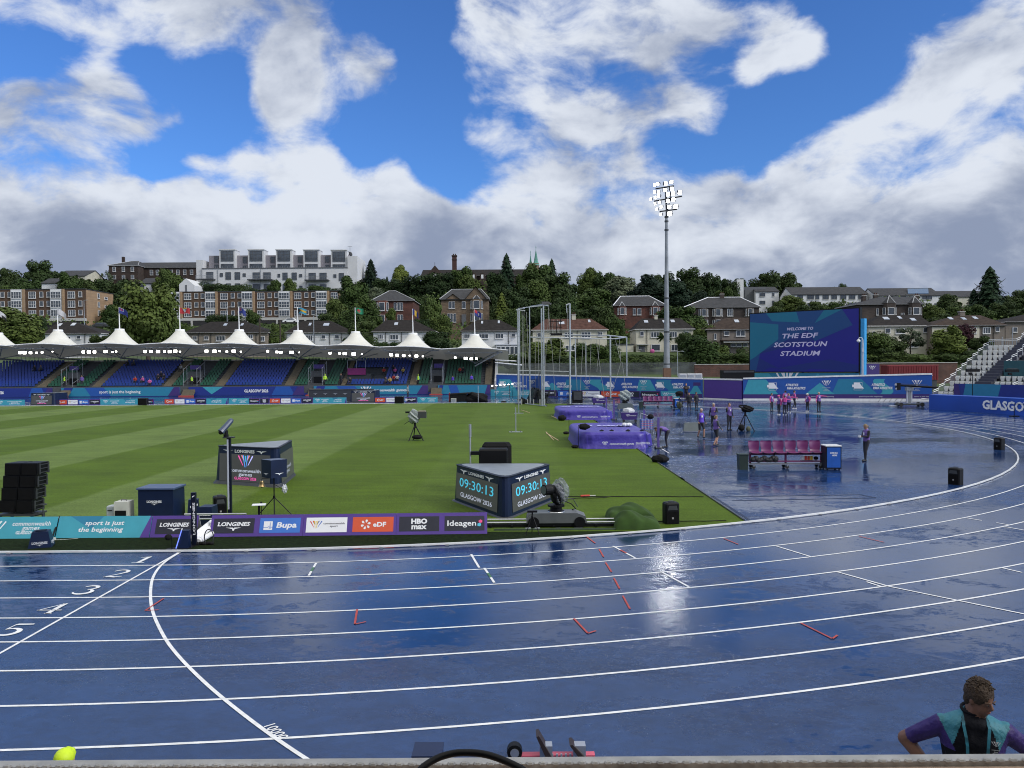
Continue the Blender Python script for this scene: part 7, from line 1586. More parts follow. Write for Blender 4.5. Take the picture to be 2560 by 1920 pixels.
for px,py,lb in ((2431.7,926,'black lamp bar on a pole before the left seats of the temporary stand'),(2530,927,'black lamp bar on a pole at the right edge, before the white seats')):
    q = A(px,py,70.5);r = empty('lamp_bar_stand',(q.x,70.5,0),lb,'lamp stand','lamp bars behind the curved barrier');mb = MB();mb.tube([(0,0,0),(0,0,q.z-.3)],.03,Black,6);mb.build('pole',r);mb = MB();mb.box((0,0,q.z),(1.15,.25,.26),Black);mb.box((0,-.02,q.z+.2),(.9,.08,.06),SteelD);mb.box((-.2,0,q.z-.28),(.25,.2,.22),Black);mb.build('lamp_bar',r)
# camera crane
g = G(2273,1016);r = empty('camera_crane',g,'camera crane with a remote head in front of the patterned wall','camera crane');mb = MB();mb.tube([(0,0,.25),(0,0,1.9)],.12,Galv,10);mb.box((0,0,1.75),(.7,.4,.35),Galv);mb.box((-.2,0,1.0),(.15,.15,1.3),InkG);mb.box((.2,0,1.0),(.15,.15,1.3),InkG);mb.build('column',r)
mb = MB();h_ = A(2245,966,g.y)-g;e_ = A(2345,969,g.y-1)-g;mb.tube([h_+V3((.2,0,.1)),e_],.10,Black,8);mb.tube([h_+V3((.3,0,.25)),e_+V3((-1,0,.25))],.03,SteelD,6);mb.build('arm',r)
mb = MB();mb.box((h_.x,h_.y,h_.z),(.35,.4,.7),Black);mb.ell((h_.x-.18,0,h_.z+.15),.15,InkG,10,8);mb.ell((h_.x-.1,0,h_.z-.25),.16,InkG,10,8);mb.build('remote_head',r)
mb = MB();mb.box((0,0,.22),(2.6,.9,.12),SteelD);mb.tube([(1.2,0,.75),(3.2,-.2,.6)],.06,White,8);mb.box((-1.6,0,.06),(.7,.4,.08),InkG);mb.build('chassis',r)
for x in (-1.0,1.1):
    for y in (-.4,.4):mb = MB();mb.tube([(x,y-.06,.2),(x,y+.06,.2)],.2,Rubber,12);mb.build('wheel',r)
mb = MB();q = G(2220,1006)
for k in range(6):mb.tube([(q.x-1.5+k*.6,86.0,.06),(q.x-1.2+k*.6,85.9,.5)],.02,SteelD,5)
mb.tube([(q.x-1.6,86,.5),(q.x+2,86,.45)],.03,SteelD,6);single(mb,'low_stand_frames','thin dark metal frames on the blue surface before the patterned wall','frames')
# ------------------------------------------------------------------ houses and flats on the hill
Slate = mat('slate_roof',(.036,.038,.043),.7,spec=.25,var=.25,scale=1.2,bump=.6);SlateD = mat('dark_tile',(.020,.018,.018),.85,spec=.15,var=.3,scale=1.5,bump=.8);TileR = mat('red_tile',(.076,.039,.031),.85,spec=.15,var=.3,scale=1.5,bump=.8);TileB = mat('brown_tile',(.042,.031,.026),.85,spec=.15,var=.3,scale=1.5,bump=.8)
RendW = mat('render_white',(.60,.61,.62),.8,var=.10,scale=.5);RendC = mat('render_cream',(.50,.48,.39),.85,var=.14,scale=.5);RendG = mat('render_greybrown',(.17,.145,.125),.85,var=.14,scale=.6);RendT = mat('render_tan',(.24,.205,.165),.85,var=.14,scale=.6);Pebble = mat('pebbledash',(.34,.335,.31),.9,var=.18,scale=.8)
BrBrown = brick('brick_brown',(.105,.060,.034),(.075,.042,.027),(.075,.06,.05),1.2,.12);BrTan = brick('brick_tan',(.33,.22,.13),(.27,.18,.105),(.25,.2,.15),1.2,.12);Sand = brick('sandstone_red',(.11,.036,.024),(.07,.026,.020),(.10,.06,.05),.7);SandT = brick('sandstone_tan',(.19,.135,.085),(.13,.09,.06),(.10,.08,.06),.7);StoneD = brick('stone_dark',(.055,.040,.034),(.035,.027,.024),(.05,.04,.035),.7);Sooty = brick('stone_sooty',(.045,.026,.020),(.028,.018,.015),(.04,.03,.025),.7)
WinF = mat('window_frame',(.68,.69,.70),.5);WinD = mat('window_frame_dark',(.10,.105,.115),.5);Pane = mat('pane',(.065,.08,.10),.12,var=.8,scale=.35,spec=.6);Lead = mat('ridge_lead',(.34,.35,.36),.6);Fascia = mat('fascia_white',(.45,.45,.44),.6);Sky_ = mat('rooflight',(.35,.40,.48),.1,spec=1);Pipe = mat('downpipe',(.03,.03,.03),.6)
def window_mesh(w_,h_,nx=2,nz=1,fr=WinF,d=.14,sill=True,curt=False):
    mb = MB();t = min(.07,w_*.05)+.015;f = F((0,0,0),(1,0,0),(0,0,1));mb.fbox(f,-w_/2,0,w_/2,h_,-.02,.05,Pane)
    for u0,u1,v0,v1 in ((-w_/2-t/2,-w_/2+t/2,-t/2,h_+t/2),(w_/2-t/2,w_/2+t/2,-t/2,h_+t/2),(-w_/2+t/2,w_/2-t/2,-t/2,t/2),(-w_/2+t/2,w_/2-t/2,h_-t/2,h_+t/2)):mb.fbox(f,u0,v0,u1,v1,-.02,d,fr)
    for i in range(1,nx):x = -w_/2+w_*i/nx;mb.fbox(f,x-t*.4,t/2,x+t*.4,h_-t/2,.0,d-.02,fr)
    for i in range(1,nz):z = h_*i/nz;mb.fbox(f,-w_/2+t/2,z-t*.4,w_/2-t/2,z+t*.4,.0,d-.03,fr)
    if curt:mb.fbox(f,-w_/2+t,t,-w_*.22,h_-t,.05,.07,InkG);mb.fbox(f,w_*.22,t,w_/2-t,h_-t,.05,.07,InkG)
    if sill:mb.fbox(f,-w_/2-.12,-.16,w_/2+.12,-t/2-.005,-.02,d+.08,Fascia if fr is WinF else Coping)
    return mb
WM = {}
def win(parent,x,z,w_,h_,y=0,nx=2,nz=1,fr=None,rz=0,name='window',curt=False,sill=True):
    fr = fr or WinF;k = (round(w_,2),round(h_,2),nx,nz,fr.name,curt,sill)
    if k not in WM:WM[k] = window_mesh(w_,h_,nx,nz,fr,curt=curt,sill=sill).mesh('window')
    o = bpy.data.objects.new(name,WM[k]);COL.objects.link(o);o.parent = parent;o.location = (x,y,z);o.rotation_euler = (0,0,rz);return o
def roof_hip(mb,x0,x1,y0,y1,z0,rx0,rx1,zr,m,ov=.35,lead=None,yr=None):
    "hipped roof with its ridge from rx0 to rx1; thin eaves"
    yr = (y0+y1)/2 if yr is None else yr;a,b_,c,d = (x0-ov,y0-ov),(x1+ov,y0-ov),(x1+ov,y1+ov),(x0-ov,y1+ov);e = .16
    P = [(*a,z0),(*b_,z0),(*c,z0),(*d,z0),(*a,z0+e),(*b_,z0+e),(*c,z0+e),(*d,z0+e),(rx0,yr,zr),(rx1,yr,zr)]
    mb.add(P,[(3,2,1,0)],m);mb.add(P,[(0,1,5,4),(1,2,6,5),(2,3,7,6),(3,0,4,7)],Fascia if m not in (Slate,) else Lead);mb.add(P,[(4,5,9,8),(5,6,9),(6,7,8,9),(7,4,8)],m)
    if lead:
        for p,q in ((4,8),(5,9),(8,9)):mb.tube([V3(P[p])+V3((0,0,.05)),V3(P[q])+V3((0,0,.08))],.11,lead,5)
def house(p0,p1,pe,pr,pb,D,depth,r0,r1,wall,roof,label,wins=(),group=None,name='house',lead=None,lights=(),chim=(),extra=None,dpipe=(),found=4):
    """p0,p1 left/right pixel of the front, pe eaves, pr ridge, pb base pixel rows, D distance of the front; r0,r1 ridge ends;
    wins: (px, py_top, py_bottom, px width, nx, nz[, curtains])"""
    X = lambda px,Y=D:A(px,800,Y).x;Z = lambda py,Y=D:A((p0+p1)/2,py,Y).z
    cx_ = (X(p0)+X(p1))/2;zb_ = Z(pb);r = empty(name,(cx_,D,zb_),label,'house',group);x0,x1 = X(p0)-cx_,X(p1)-cx_;ze = Z(pe)-zb_;yr = depth/2;zr_ = Z(pr,D+yr)-zb_
    mb = MB();mb.hexa([(x0,0,-found),(x1,0,-found),(x1,depth,-found),(x0,depth,-found),(x0,0,ze),(x1,0,ze),(x1,depth,ze),(x0,depth,ze)],wall);mb.build('wall',r)
    mb = MB();k = (D+yr)/D;rx = lambda px:(px-1280)/FPX*(D+yr)-cx_
    roof_hip(mb,x0,x1,0,depth,ze,rx(r0),rx(r1),zr_,roof,lead=lead);rf = mb.build('roof',r)
    for q in wins:
        px,t_,b_,w_ = q[:4];nx = q[4] if len(q) > 4 else 2;nz = q[5] if len(q) > 5 else 1;win(r,X(px)-cx_,Z(b_)-zb_,w_/FPX*D,Z(t_)-Z(b_),-.02,nx,nz,curt=len(q) > 6)
    for px,py,w_ in lights:
        x = (px-1280)/FPX*(D+yr*.5)-cx_;t_ = max(.05,min(.9,(Z(py,D+yr*.5)-zb_-ze)/(zr_-ze)));s = 1.1;mb = MB();y_ = -.35+(yr+.35)*t_;z_ = ze+.16+(zr_-ze-.16)*t_;sl = (zr_-ze-.16)/(yr+.35);W2 = w_/FPX*D/2
        mb.hexa([(x-W2,y_-.5,z_-.5*sl-.03),(x+W2,y_-.5,z_-.5*sl-.03),(x+W2,y_+.5,z_+.5*sl-.03),(x-W2,y_+.5,z_+.5*sl-.03),(x-W2,y_-.5,z_-.5*sl+.1),(x+W2,y_-.5,z_-.5*sl+.1),(x+W2,y_+.5,z_+.5*sl+.1),(x-W2,y_+.5,z_+.5*sl+.1)],Sky_);o = mb.build('rooflight',rf)
    for px,py,w_ in chim:
        x = (px-1280)/FPX*(D+yr)-cx_;zt = Z(py,D+yr)-zb_;mb = MB();W2 = w_/FPX*D;mb.box((x,yr,(zt+ze)/2),(W2,.9,zt-ze),wall if wall not in (RendW,) else BrBrown);mb.box((x,yr,zt+.06),(W2+.2,1.05,.14),Coping)
        for s in (-.25,.25):mb.cyl((x+s*W2,yr,zt+.1),.13,.5,TileR,8)
        mb.build('chimney',rf)
    mb = MB()
    for px in dpipe:mb.tube([(X(px)-cx_,-.12,-.5),(X(px)-cx_,-.12,ze)],.07,Pipe,6)
    mb.box(((x0+x1)/2,-.42,ze+.05),(x1-x0+.7,.14,.12),Pipe if wall is not RendC else Fascia);mb.build('gutters',r)
    if extra:extra(r,X,Z,cx_,zb_)
    return r
GR = 'houses in the row behind the stadium'
house(112,250,835,804,862,172,9,150,186,RendW,SlateD,'white hipped house with a dark roof behind the left cones',[(133,842,856,22),(196,840,847,10,1),(172,842,850,8,1),(234,847,855,8)],GR,lights=[(180,811,10),(147,812,8)],dpipe=(212,))
house(462,668,833,804,868,170,10,529,616,RendT,SlateD,'wide tan roughcast house with a dark roof behind the fourth cone',[(487,840,849,10),(515,840,849,10),(551,840,852,22,3),(626,838,847,11),(655,842,853,12)],GR,lights=[(562,812,8),(604,812,6)],dpipe=(496,527,640))
house(716,872,833,802,868,172,9,760,828,RendW,SlateD,'white and grey hipped house with one rooflight behind the sixth cone',[(770,838,852,22,4),(808,838,847,10,1),(842,838,847,10,1),(728,840,852,14)],GR,lights=[(816,812,14),(775,811,6)],dpipe=(786,824,853))
house(933,1086,830,800,862,170,9,967,1036,RendW,SlateD,'white hipped house with a black downpipe behind the seventh and eighth cones',[(951,836,847,12,3),(985,837,849,20,3),(1063,836,845,10,1),(1080,836,845,7,1)],GR,lights=[(991,810,9)],dpipe=(964,1004,1073))
def porch5(r,X,Z,cx_,zb_):
    mb = MB();x0,x1 = X(1240)-cx_,X(1296)-cx_;mb.box(((x0+x1)/2,-1.3,(Z(865)-zb_)/2-.5),(x1-x0,2.5,Z(865)-zb_+1),WinF);mb.box(((x0+x1)/2,-1.3,Z(863)-zb_),(x1-x0+.4,2.9,.18),InkG);mb.build('conservatory',r)
    for i in range(5):win(r,x0+.55+i*(x1-x0-1.0)/4,Z(886)-zb_,.75,Z(868)-Z(886),-2.56,1,1)
    mb = MB();mb.lathe((X(1279)-cx_,-.6,Z(852)-zb_),[(.02,0),(.25,.05),(.4,.2)],InkG,12);mb.build('satellite_dish',r)
house(1154,1298,829,799,888,166,9,1196,1249,RendW,SlateD,'white house with a glazed porch behind the last cone',[(1167,835,845,14,3),(1208,835,846,24,3),(1248,834,846,20,3),(1283,834,842,9,1)],GR,lights=[(1206,806,5),(1248,805,5)],dpipe=(1271,),extra=porch5)
house(1332,1517,826,797,884,172,9,1366,1478,RendC,TileR,'cream house with a red tiled roof behind the throwing cage',[(1350,832,843,12),(1422,831,843,20,3),(1465,831,844,22,3),(1500,831,841,11),(1425,864,876,22,3)],GR,lights=[(1405,808,14),(1475,803,6)],chim=[(1435,788,10)],dpipe=(1443,))
def porch7(r,X,Z,cx_,zb_):
    mb = MB();mb.box((X(1606)-cx_,-.5,Z(861)-zb_),((1623-1594)/FPX*172,1.2,.15),Fascia);mb.build('canopy',r);mb = MB();mb.box((X(1607)-cx_,-.06,(Z(864)+Z(877))/2-zb_-.1),(.9,.12,Z(864)-Z(878)),WinD);mb.build('door',r)
    mb = MB();mb.box((X(1555)-cx_,2,(Z(861)-zb_)/2-1),((1588-1532)/FPX*172,4,Z(861)-zb_+2),RendC);mb.box((X(1555)-cx_,2,Z(860)-zb_),((1590-1530)/FPX*172,4.4,.2),SteelD);mb.build('garage',r)
    mb = MB();mb.ell((X(1628)-cx_,-1.2,.5),(.5,.4,.5),PinkC,8,6);mb.build('flower_tub',r)
house(1590,1733,824,796,884,170,9,1605,1701,RendC,SlateD,'cream house with dark roof and rooflights left of the floodlight mast',[(1604.5,829,839,9,1),(1637,830,843,20,3),(1683,830,843,18,3),(1716,829,838,10,1),(1639,861,877,21,1),(1686,862,877,16,2),(1599,863,873,5,1)],GR,lights=[(1617,804,10),(1684,803,10),(1661,804,5)],chim=[(1640,790,8)],dpipe=(1617,),extra=porch7)
def porch8(r,X,Z,cx_,zb_):
    mb = MB();mb.box((X(1842)-cx_,-1.0,Z(852)-zb_),(7.0,2.4,.3),TileB);mb.box((X(1842)-cx_,-1.9,Z(855)-zb_),(6.6,.4,.3),Fascia);mb.build('lean_to',r)
    for q in (1832,1846,1862):win(r,X(q)-cx_,Z(866)-zb_,1.0,Z(858)-Z(866),-.3,1,1)
house(1768,1926,825,794,880,166,9,1815,1880,RendG,TileB,'brown roughcast house half hidden by the big screen',[(1788,834,848,5,1),(1816,828,838,12,1),(1851,827,840,22,2),(1792,858,866,5,1)],GR,lights=[(1844,803,11)],dpipe=(1803,),extra=porch8)
house(2172,2328,816,787,872,158,9,2200,2295,RendC,SlateD,'cream terrace with three rooflights right of the big screen',[(2184,828,841,6,1),(2219,821,832,12,1),(2250,822,834,22,3),(2314,820,831,12,1),(2284,858,868,20,2)],GR,lights=[(2218,796,14),(2254,794,8),(2282,800,12)],dpipe=(2328,))
def half10(r,X,Z,cx_,zb_):
    mb = MB();x0,x1 = X(2330)-cx_,X(2448)-cx_;mb.box(((x0+x1)/2,-.06,(Z(816)-zb_)/2),(x1-x0,.10,Z(816)-zb_),RendC);mb.build('wall_panel',r)
    mb = MB();mb.box((X(2412)-cx_,-1.3,Z(848)-zb_),(6.6,2.4,.25),TileB);mb.build('lean_to',r)
house(2330,2512,815,788,858,156,9,2393,2450,RendG,TileB,'pair of houses with brown roof and bright rooflights behind the temporary stand',[(2432,819,833,16,2),(2466,819,834,18,3),(2493,818,829,9,1)],GR,lights=[(2380,796,10),(2412,797,10),(2443,795,10)],chim=[(2403,780,12)],dpipe=(2484,),extra=half10)
house(2514,2620,806,786,850,158,9,2560,2600,RendG,SlateD,'brown house with a dark roof at the right edge',[(2537,818,830,10,1)],GR)
# villas of the second row
GV = 'stone villas on the slope'
def bay(r,X,Z,cx_,zb_,pl,pr_,pt,pb_,wall,rows,roofm=Slate,D=210,cone=None):
    w_ = (pr_-pl)/FPX*D;xc = X((pl+pr_)/2)-cx_;mb = MB();h0,h1 = Z(pb_)-zb_,Z(pt)-zb_;out = [(xc-w_/2,0),(xc-w_*.28,-w_*.3),(xc+w_*.28,-w_*.3),(xc+w_/2,0)]
    mb.prism(out,h0,h1,wall);mb.build('bay',r)
    if cone:mb = MB();cx2 = xc;apx = Z(cone)-zb_;P = [(x*1.0,y-.1,h1) for x,y in out]+[(cx2,-.1,apx)];mb.add(P,[(0,1,4),(1,2,4),(2,3,4)],roofm);
    if cone:
        for i in (1,2):mb.tube([P[i],P[4]],.1,Lead,5)
        mb.build('bay_roof',r)
    for t_,b_ in rows:
        win(r,xc,Z(b_)-zb_,w_*.42,Z(t_)-Z(b_),-w_*.3-.02,1,1,fr=WinF)
        for s in (-1,1):win(r,xc+s*w_*.39,Z(b_)-zb_,w_*.20,Z(t_)-Z(b_),-w_*.15-.05,1,1,rz=s*.95)
def v1x(r,X,Z,cx_,zb_):bay(r,X,Z,cx_,zb_,940,973,752,811,Sand,[(757,777),(788,806)],D=205)
house(932,1034,753,728,816,205,13,975,991,Sand,Slate,'red sandstone villa with a pyramid slate roof',[(988.5,757,776,6,1),(997,757,776,6,1),(1004.5,757,776,6,1),(997.5,787,802,6,1),(1004.5,787,802,6,1)],GV,'villa',lead=Lead,extra=v1x)
def v2x(r,X,Z,cx_,zb_):
    for px,pw,top in ((1133,40,736),(1190,56,718)):
        w_ = pw/FPX*205;xc = X(px)-cx_;z0 = Z(750)-zb_;zt = Z(top)-zb_;mb = MB();mb.add([(xc-w_/2,-.35,z0),(xc+w_/2,-.35,z0),(xc,-.35,zt),(xc-w_/2,6,z0),(xc+w_/2,6,z0),(xc,6,zt)],[(0,1,2),(5,4,3)],SandT);mb.add([(xc-w_/2-.3,-.7,z0-.2),(xc,-.7,zt+.15),(xc,6.2,zt+.15),(xc-w_/2-.3,6.2,z0-.2)],[(0,1,2,3)],Slate);mb.add([(xc+w_/2+.3,-.7,z0-.2),(xc,-.7,zt+.15),(xc,6.2,zt+.15),(xc+w_/2+.3,6.2,z0-.2)],[(3,2,1,0)],Slate);mb.build('gable',r)
    bay(r,X,Z,cx_,zb_,1176,1208,748,815,SandT,[(753,772),(784,803)],D=205,cone=737)
    mb = MB();mb.box((X(1160)-cx_,-.12,(Z(786)-zb_)/2),(1.2,.25,Z(786)-zb_),WinD);mb.build('door',r)
house(1103,1221,749,724,817,205,12,1132,1205,SandT,Slate,'tan sandstone villa with two gables and a bay',[(1126,754,771,7,1),(1134,754,771,7,1),(1160,754,771,9,1),(1122,784,805,6,1),(1129,784,805,6,1),(1137,784,805,6,1)],GV,'villa',lead=Lead,extra=v2x)
def v3x(r,X,Z,cx_,zb_):bay(r,X,Z,cx_,zb_,1543,1566,765,800,Sand,[(770,786)],cone=754,D=212);bay(r,X,Z,cx_,zb_,1624,1650,765,800,Sand,[(770,787)],cone=754,D=212)
house(1536,1662,765,741,806,212,12,1552,1624,Sand,Slate,'red stone bungalow villa with white ridge lines',[(1586,771,787,7,1),(1598,771,787,9,1)],GV,'villa',lead=InkW,extra=v3x)
def v4x(r,X,Z,cx_,zb_):
    for a,b_ in ((1746,1770),(1780,1806),(1862,1884)):bay(r,X,Z,cx_,zb_,a,b_,771,812,StoneD,[(773,790),(800,810)],D=205)
house(1712,1898,769.5,744,818,205,12,1770,1850,StoneD,Slate,'dark stone villa with a broad slate roof left of the big screen',[(1725,775,788,6,1),(1825,773,790,14,3)],GV,'villa',lead=InkW,chim=[(1733,760,5),(1805,736,10)],extra=v4x)
def v5x(r,X,Z,cx_,zb_):bay(r,X,Z,cx_,zb_,2204,2240,758,800,StoneD,[(770,787)],cone=739,D=190);bay(r,X,Z,cx_,zb_,2268,2302,758,800,StoneD,[(770,787)],cone=741,D=190)
house(2142,2306,762,742,804,190,12,2196,2285,StoneD,Slate,'sooty dark villa with two bays above the cream terrace',[(2193,771,787,5,1),(2256,783,792,8,2)],GV,'villa',chim=[(2159,740,10),(2188,738,10),(2290,740,10)],extra=v5x)
# hilltop terraces on the right
GT = 'white terraces on the right of the hill'
def gable_house(p0,p1,pe,pr,pb,D,depth,wall,roof,label,wins,group,gable_left=True,cat='terrace',r0=None):
    X = lambda px,Y=D:A(px,800,Y).x;cx_ = (X(p0)+X(p1))/2;Z = lambda py,Y=D:A((p0+p1)/2,py,Y).z;zb_ = Z(pb);r = empty('terrace',(cx_,D,zb_),label,cat,group);x0,x1 = X(p0)-cx_,X(p1)-cx_;ze = Z(pe)-zb_;yr = depth/2;zr_ = Z(pr,D+yr)-zb_
    mb = MB();prof = [(0,-4),(0,ze),(yr,zr_),(depth,ze),(depth,-4)];P = [(x,y,z) for x in (x0,x1) for y,z in prof];mb.add(P,[(0,1,2,3,4),(9,8,7,6,5),(0,5,6,1),(4,3,8,9),(0,4,9,5)],wall);mb.build('wall',r)
    mb = MB();o_ = .35
    for (ya,za),(yb2,zb2) in (((-o_,ze-.15),(yr,zr_+.05)),((depth+o_,ze-.15),(yr,zr_+.05))):
        mb.add([(x0-.2,ya,za),(x1+.2,ya,za),(x1+.2,yb2,zb2),(x0-.2,yb2,zb2),(x0-.2,ya,za+.2),(x1+.2,ya,za+.2),(x1+.2,yb2,zb2+.2),(x0-.2,yb2,zb2+.2)],[(0,1,2,3),(7,6,5,4),(0,4,5,1),(0,3,7,4),(1,5,6,2)],roof)
    mb.build('roof',r)
    for q in wins:win(r,X(q[0])-cx_,Z(q[2])-zb_,q[3]/FPX*D,Z(q[1])-Z(q[2]),-.02,q[4] if len(q) > 4 else 2,q[5] if len(q) > 5 else 1,fr=WinD)
    return r
gable_house(1889,1947,729,719,776,268,10,RendW,Slate,'small white block with four windows left of the long terrace',[(1906,733,741,13),(1933,733,741,5,1),(1906,752,760,13),(1933,752,760,5,1)],GT)
mb = MB();q = A(1851,780,270);mb.box((q.x,272,q.z+4),(2.2,4,14.2),RendW);mb.box((q.x+5,272,q.z+4),(7.5,4,9),WinD);mb.box((q.x+5,269.9,q.z+4),(7.0,.1,7),mat('grey_panel',(0,0,0)));single(mb,'stair_tower','white fin wall and dark stair block left of the small white block','stair tower')
gable_house(1980,2168,736,719.5,772,262,12,RendW,Slate,'long white terrace with dark windows behind the big screen',[(x,737,748,w_,n_) for x,w_,n_ in ((2000,13,2),(2026,16,3),(2043,9,1),(2064,14,2),(2085,13,2),(2108,14,2),(2130,15,2),(2152,13,2))]+[(x,757,768,w_,n_) for x,w_,n_ in ((2000,13,2),(2026,14,3),(2043,6,1),(2130,15,2))],GT)
gable_house(2190,2350,739,722,778,258,12,RendW,Slate,'white terrace with a solar panel behind the sooty villa',[(x,740,749,w_,2) for x,w_ in ((2225,14),(2258,12),(2310,10),(2322,14))]+[(x,759,768,w_,2) for x,w_ in ((2322,14),(2340,8))],GT)
gable_house(2352,2470,742,729,780,262,12,RendC,Slate,'grey roofed block partly behind trees at the far right',[],GT)
mb = MB();q = A(2284,730,262);mb.hexa([(q.x-3.4,259.0,q.z-.9),(q.x+3.4,259.0,q.z-.9),(q.x+4.6,261.6,q.z+.9),(q.x-2.2,261.6,q.z+.9),(q.x-3.4,259.0,q.z-.7),(q.x+3.4,259.0,q.z-.7),(q.x+4.6,261.6,q.z+1.1),(q.x-2.2,261.6,q.z+1.1)],mat('solar_blue',(.06,.12,.22),.2));single(mb,'solar_panel','blue solar panel on the roof of the white terrace','solar panel')
# brick flats
def flats(p0,p1,pt,pb,D,depth,label,bays,fl,side=None):
    X = lambda px,Y=D:A(px,800,Y).x;cx_ = (X(p0)+X(p1))/2;Z = lambda py:A((p0+p1)/2,py,D).z;zb_ = Z(pb);r = empty('brick_flats',(cx_,D,zb_),label,'flats','brick blocks of flats');x0,x1 = X(p0)-cx_,X(p1)-cx_;H_ = Z(pt)-zb_
    mb = MB();mb.hexa([(x0,0,0),(x1,0,0),(x1,.35,0),(x0,.35,0),(x0,0,H_),(x1,0,H_),(x1,.35,H_),(x0,.35,H_)],BrBrown);mb.build('front_wall',r)
    mb = MB();mb.hexa([(x0,.35,-3.5),(x1-.01,.35,-3.5),(x1-.01,depth,-3.5),(x0,depth,-3.5),(x0,.35,H_-.05),(x1-.01,.35,H_-.05),(x1-.01,depth,H_-.05),(x0,depth,H_-.05)],BrTan);mb.build('side_wall',r)
    mb = MB();mb.box(((x0+x1)/2,depth/2,H_+.08),(x1-x0+.3,depth+.3,.2),SteelD);mb.box(((x0+x1)/2,-.1,-.35),(x1-x0,1.0,.8),Coping);mb.build('roof',r)
    mb = MB();mb.box(((x0+x1)/2,-.3,-2.2),(x1-x0,.5,2.6),mat('undercroft',(.02,.02,.022),.8))
    x = x0+3
    while x < x1:mb.box((x,-.7,-2.2),(.5,.4,2.8),Coping);x += 8.5
    mb.build('undercroft',r)
    for kd,px in bays:
        x = X(px)-cx_
        if kd == 'c':mb = MB();mb.box((x,-.25,H_*.5),((28)/FPX*D,.5,H_),RendW);mb.build('white_bay',r)
        if kd == 'p':mb = MB();mb.box((x,-.35,H_*.5),(.55,.7,H_+.1),BrTan);mb.build('pier',r)
        for j,(t_,b_) in enumerate(fl):
            if kd == 'c':win(r,x,Z(b_+1)-zb_,25/FPX*D,Z(t_)-Z(b_+1),-.52,4,2)
            if kd == 'w':win(r,x,Z(b_+1)-zb_,17/FPX*D,Z(t_)-Z(b_+1),-.02,3,2)
            if kd == 's':win(r,x,Z(b_-2)-zb_,8.5/FPX*D,Z(t_)-Z(b_-2),-.02,1,1)
    if side:
        for py in side:
            for yy,w_ in ((depth*.45,1.0),(depth*.72,1.6)):win(r,x1,Z(py)-zb_,w_,1.5 if w_ < 1.2 else .7,yy,1,1,rz=R(90))
    return r
flA = [(730,745),(753,768),(776,790)]
flats(-90,215,724,797,230,16,'brown brick flats at the left edge with a tan end wall',[('w',-42),('s',-14),('s',8),('s',26),('c',44.5),('p',62),('w',82),('s',105),('s',123),('c',143),('p',161),('w',180),('s',202)],flA,(742,764,786))
flB = [(733,747),(755,769),(777,790)]
bb = []
for k in range(6):
    o_ = k*92;bb += [('c',440+o_),('p',455+o_),('w',469+o_),('s',492+o_),('s',508+o_)] if k < 5 else []
bb = [(kd,px) for kd,px in [('w',327),('s',420),('c',439),('p',455),('w',470),('s',492),('s',508),('c',529),('p',543),('w',561),('s',583),('s',600),('c',620),('p',636),('w',653),('s',675),('s',691.5),('c',712),('p',730),('w',745),('s',767),('s',784),('c',805),('p',822),('w',837)]]
flats(315,848,729.5,795,238,14,'long brown brick flats below the white apartments',bb,flB)
# white apartments
D = 275;X = lambda px,Y=D:A(px,700,Y).x;Z = lambda py,Y=D:A(690,py,Y).z
r = empty('white_apartments',(X(690),D,Z(745)),'white modern apartment block with five glazed towers on the hill','apartments');ox,oz = X(690),Z(745);GreyP = mat('panel_lilac_grey',(.25,.235,.26),.7);RW = mat('render_bright',(.56,.57,.58),.8,var=.06,scale=.3)
bx = lambda mb,pl,pr_,pt,pb_,y0,y1,m:mb.hexa([(X(pl)-ox,y0,Z(pb_)-oz),(X(pr_)-ox,y0,Z(pb_)-oz),(X(pr_)-ox,y1,Z(pb_)-oz),(X(pl)-ox,y1,Z(pb_)-oz),(X(pl)-ox,y0,Z(pt)-oz),(X(pr_)-ox,y0,Z(pt)-oz),(X(pr_)-ox,y1,Z(pt)-oz),(X(pl)-ox,y1,Z(pt)-oz)],m)
mb = MB();bx(mb,506,868,671,760,0,14,RW);mb.build('lower_wall',r);mb = MB();bx(mb,489.5,506.5,648,760,.6,14,RW);mb.build('left_wing',r);mb = MB();bx(mb,868.2,893,641,760,.5,16,RW);mb.build('right_wing',r)
mb = MB();bx(mb,515,868,635,671,3.0,13,GreyP);mb.build('upper_wall',r);mb = MB();bx(mb,505,869,669,671.5,-.15,3,WinD);mb.build('parapet',r)
for i,px in enumerate((567,639,709,778,847)):
    dy = [0,.5,1.5,3,5][i]*.6
    mb = MB();bx(mb,px-21,px+19,623+dy,671,1.2,6,RW);mb.build('tower',r);mb = MB();bx(mb,px-22,px+20,621+dy,623+dy,.9,6,RW);mb.build('tower_roof',r)
    win(r,X(px-1)-ox,Z(651+dy)-oz,31/FPX*D,Z(626+dy)-Z(651+dy),1.18,4,3,fr=WinD,sill=False);win(r,X(px-1)-ox,Z(669)-oz,31/FPX*D,Z(658+dy)-Z(669),1.18,2,1,fr=WinD,sill=False)
    if i > 0:
        for t_,b_ in ((639,654),(661,669)):win(r,X(px-33)-ox,Z(b_)-oz,10/FPX*D,Z(t_)-Z(b_),2.98,1,2,fr=WinD,sill=False)
win(r,X(534)-ox,Z(653)-oz,10/FPX*D,Z(637)-Z(653),2.98,1,2,fr=WinD,sill=False);win(r,X(534)-ox,Z(668)-oz,10/FPX*D,Z(658)-Z(668),2.98,1,1,fr=WinD,sill=False)
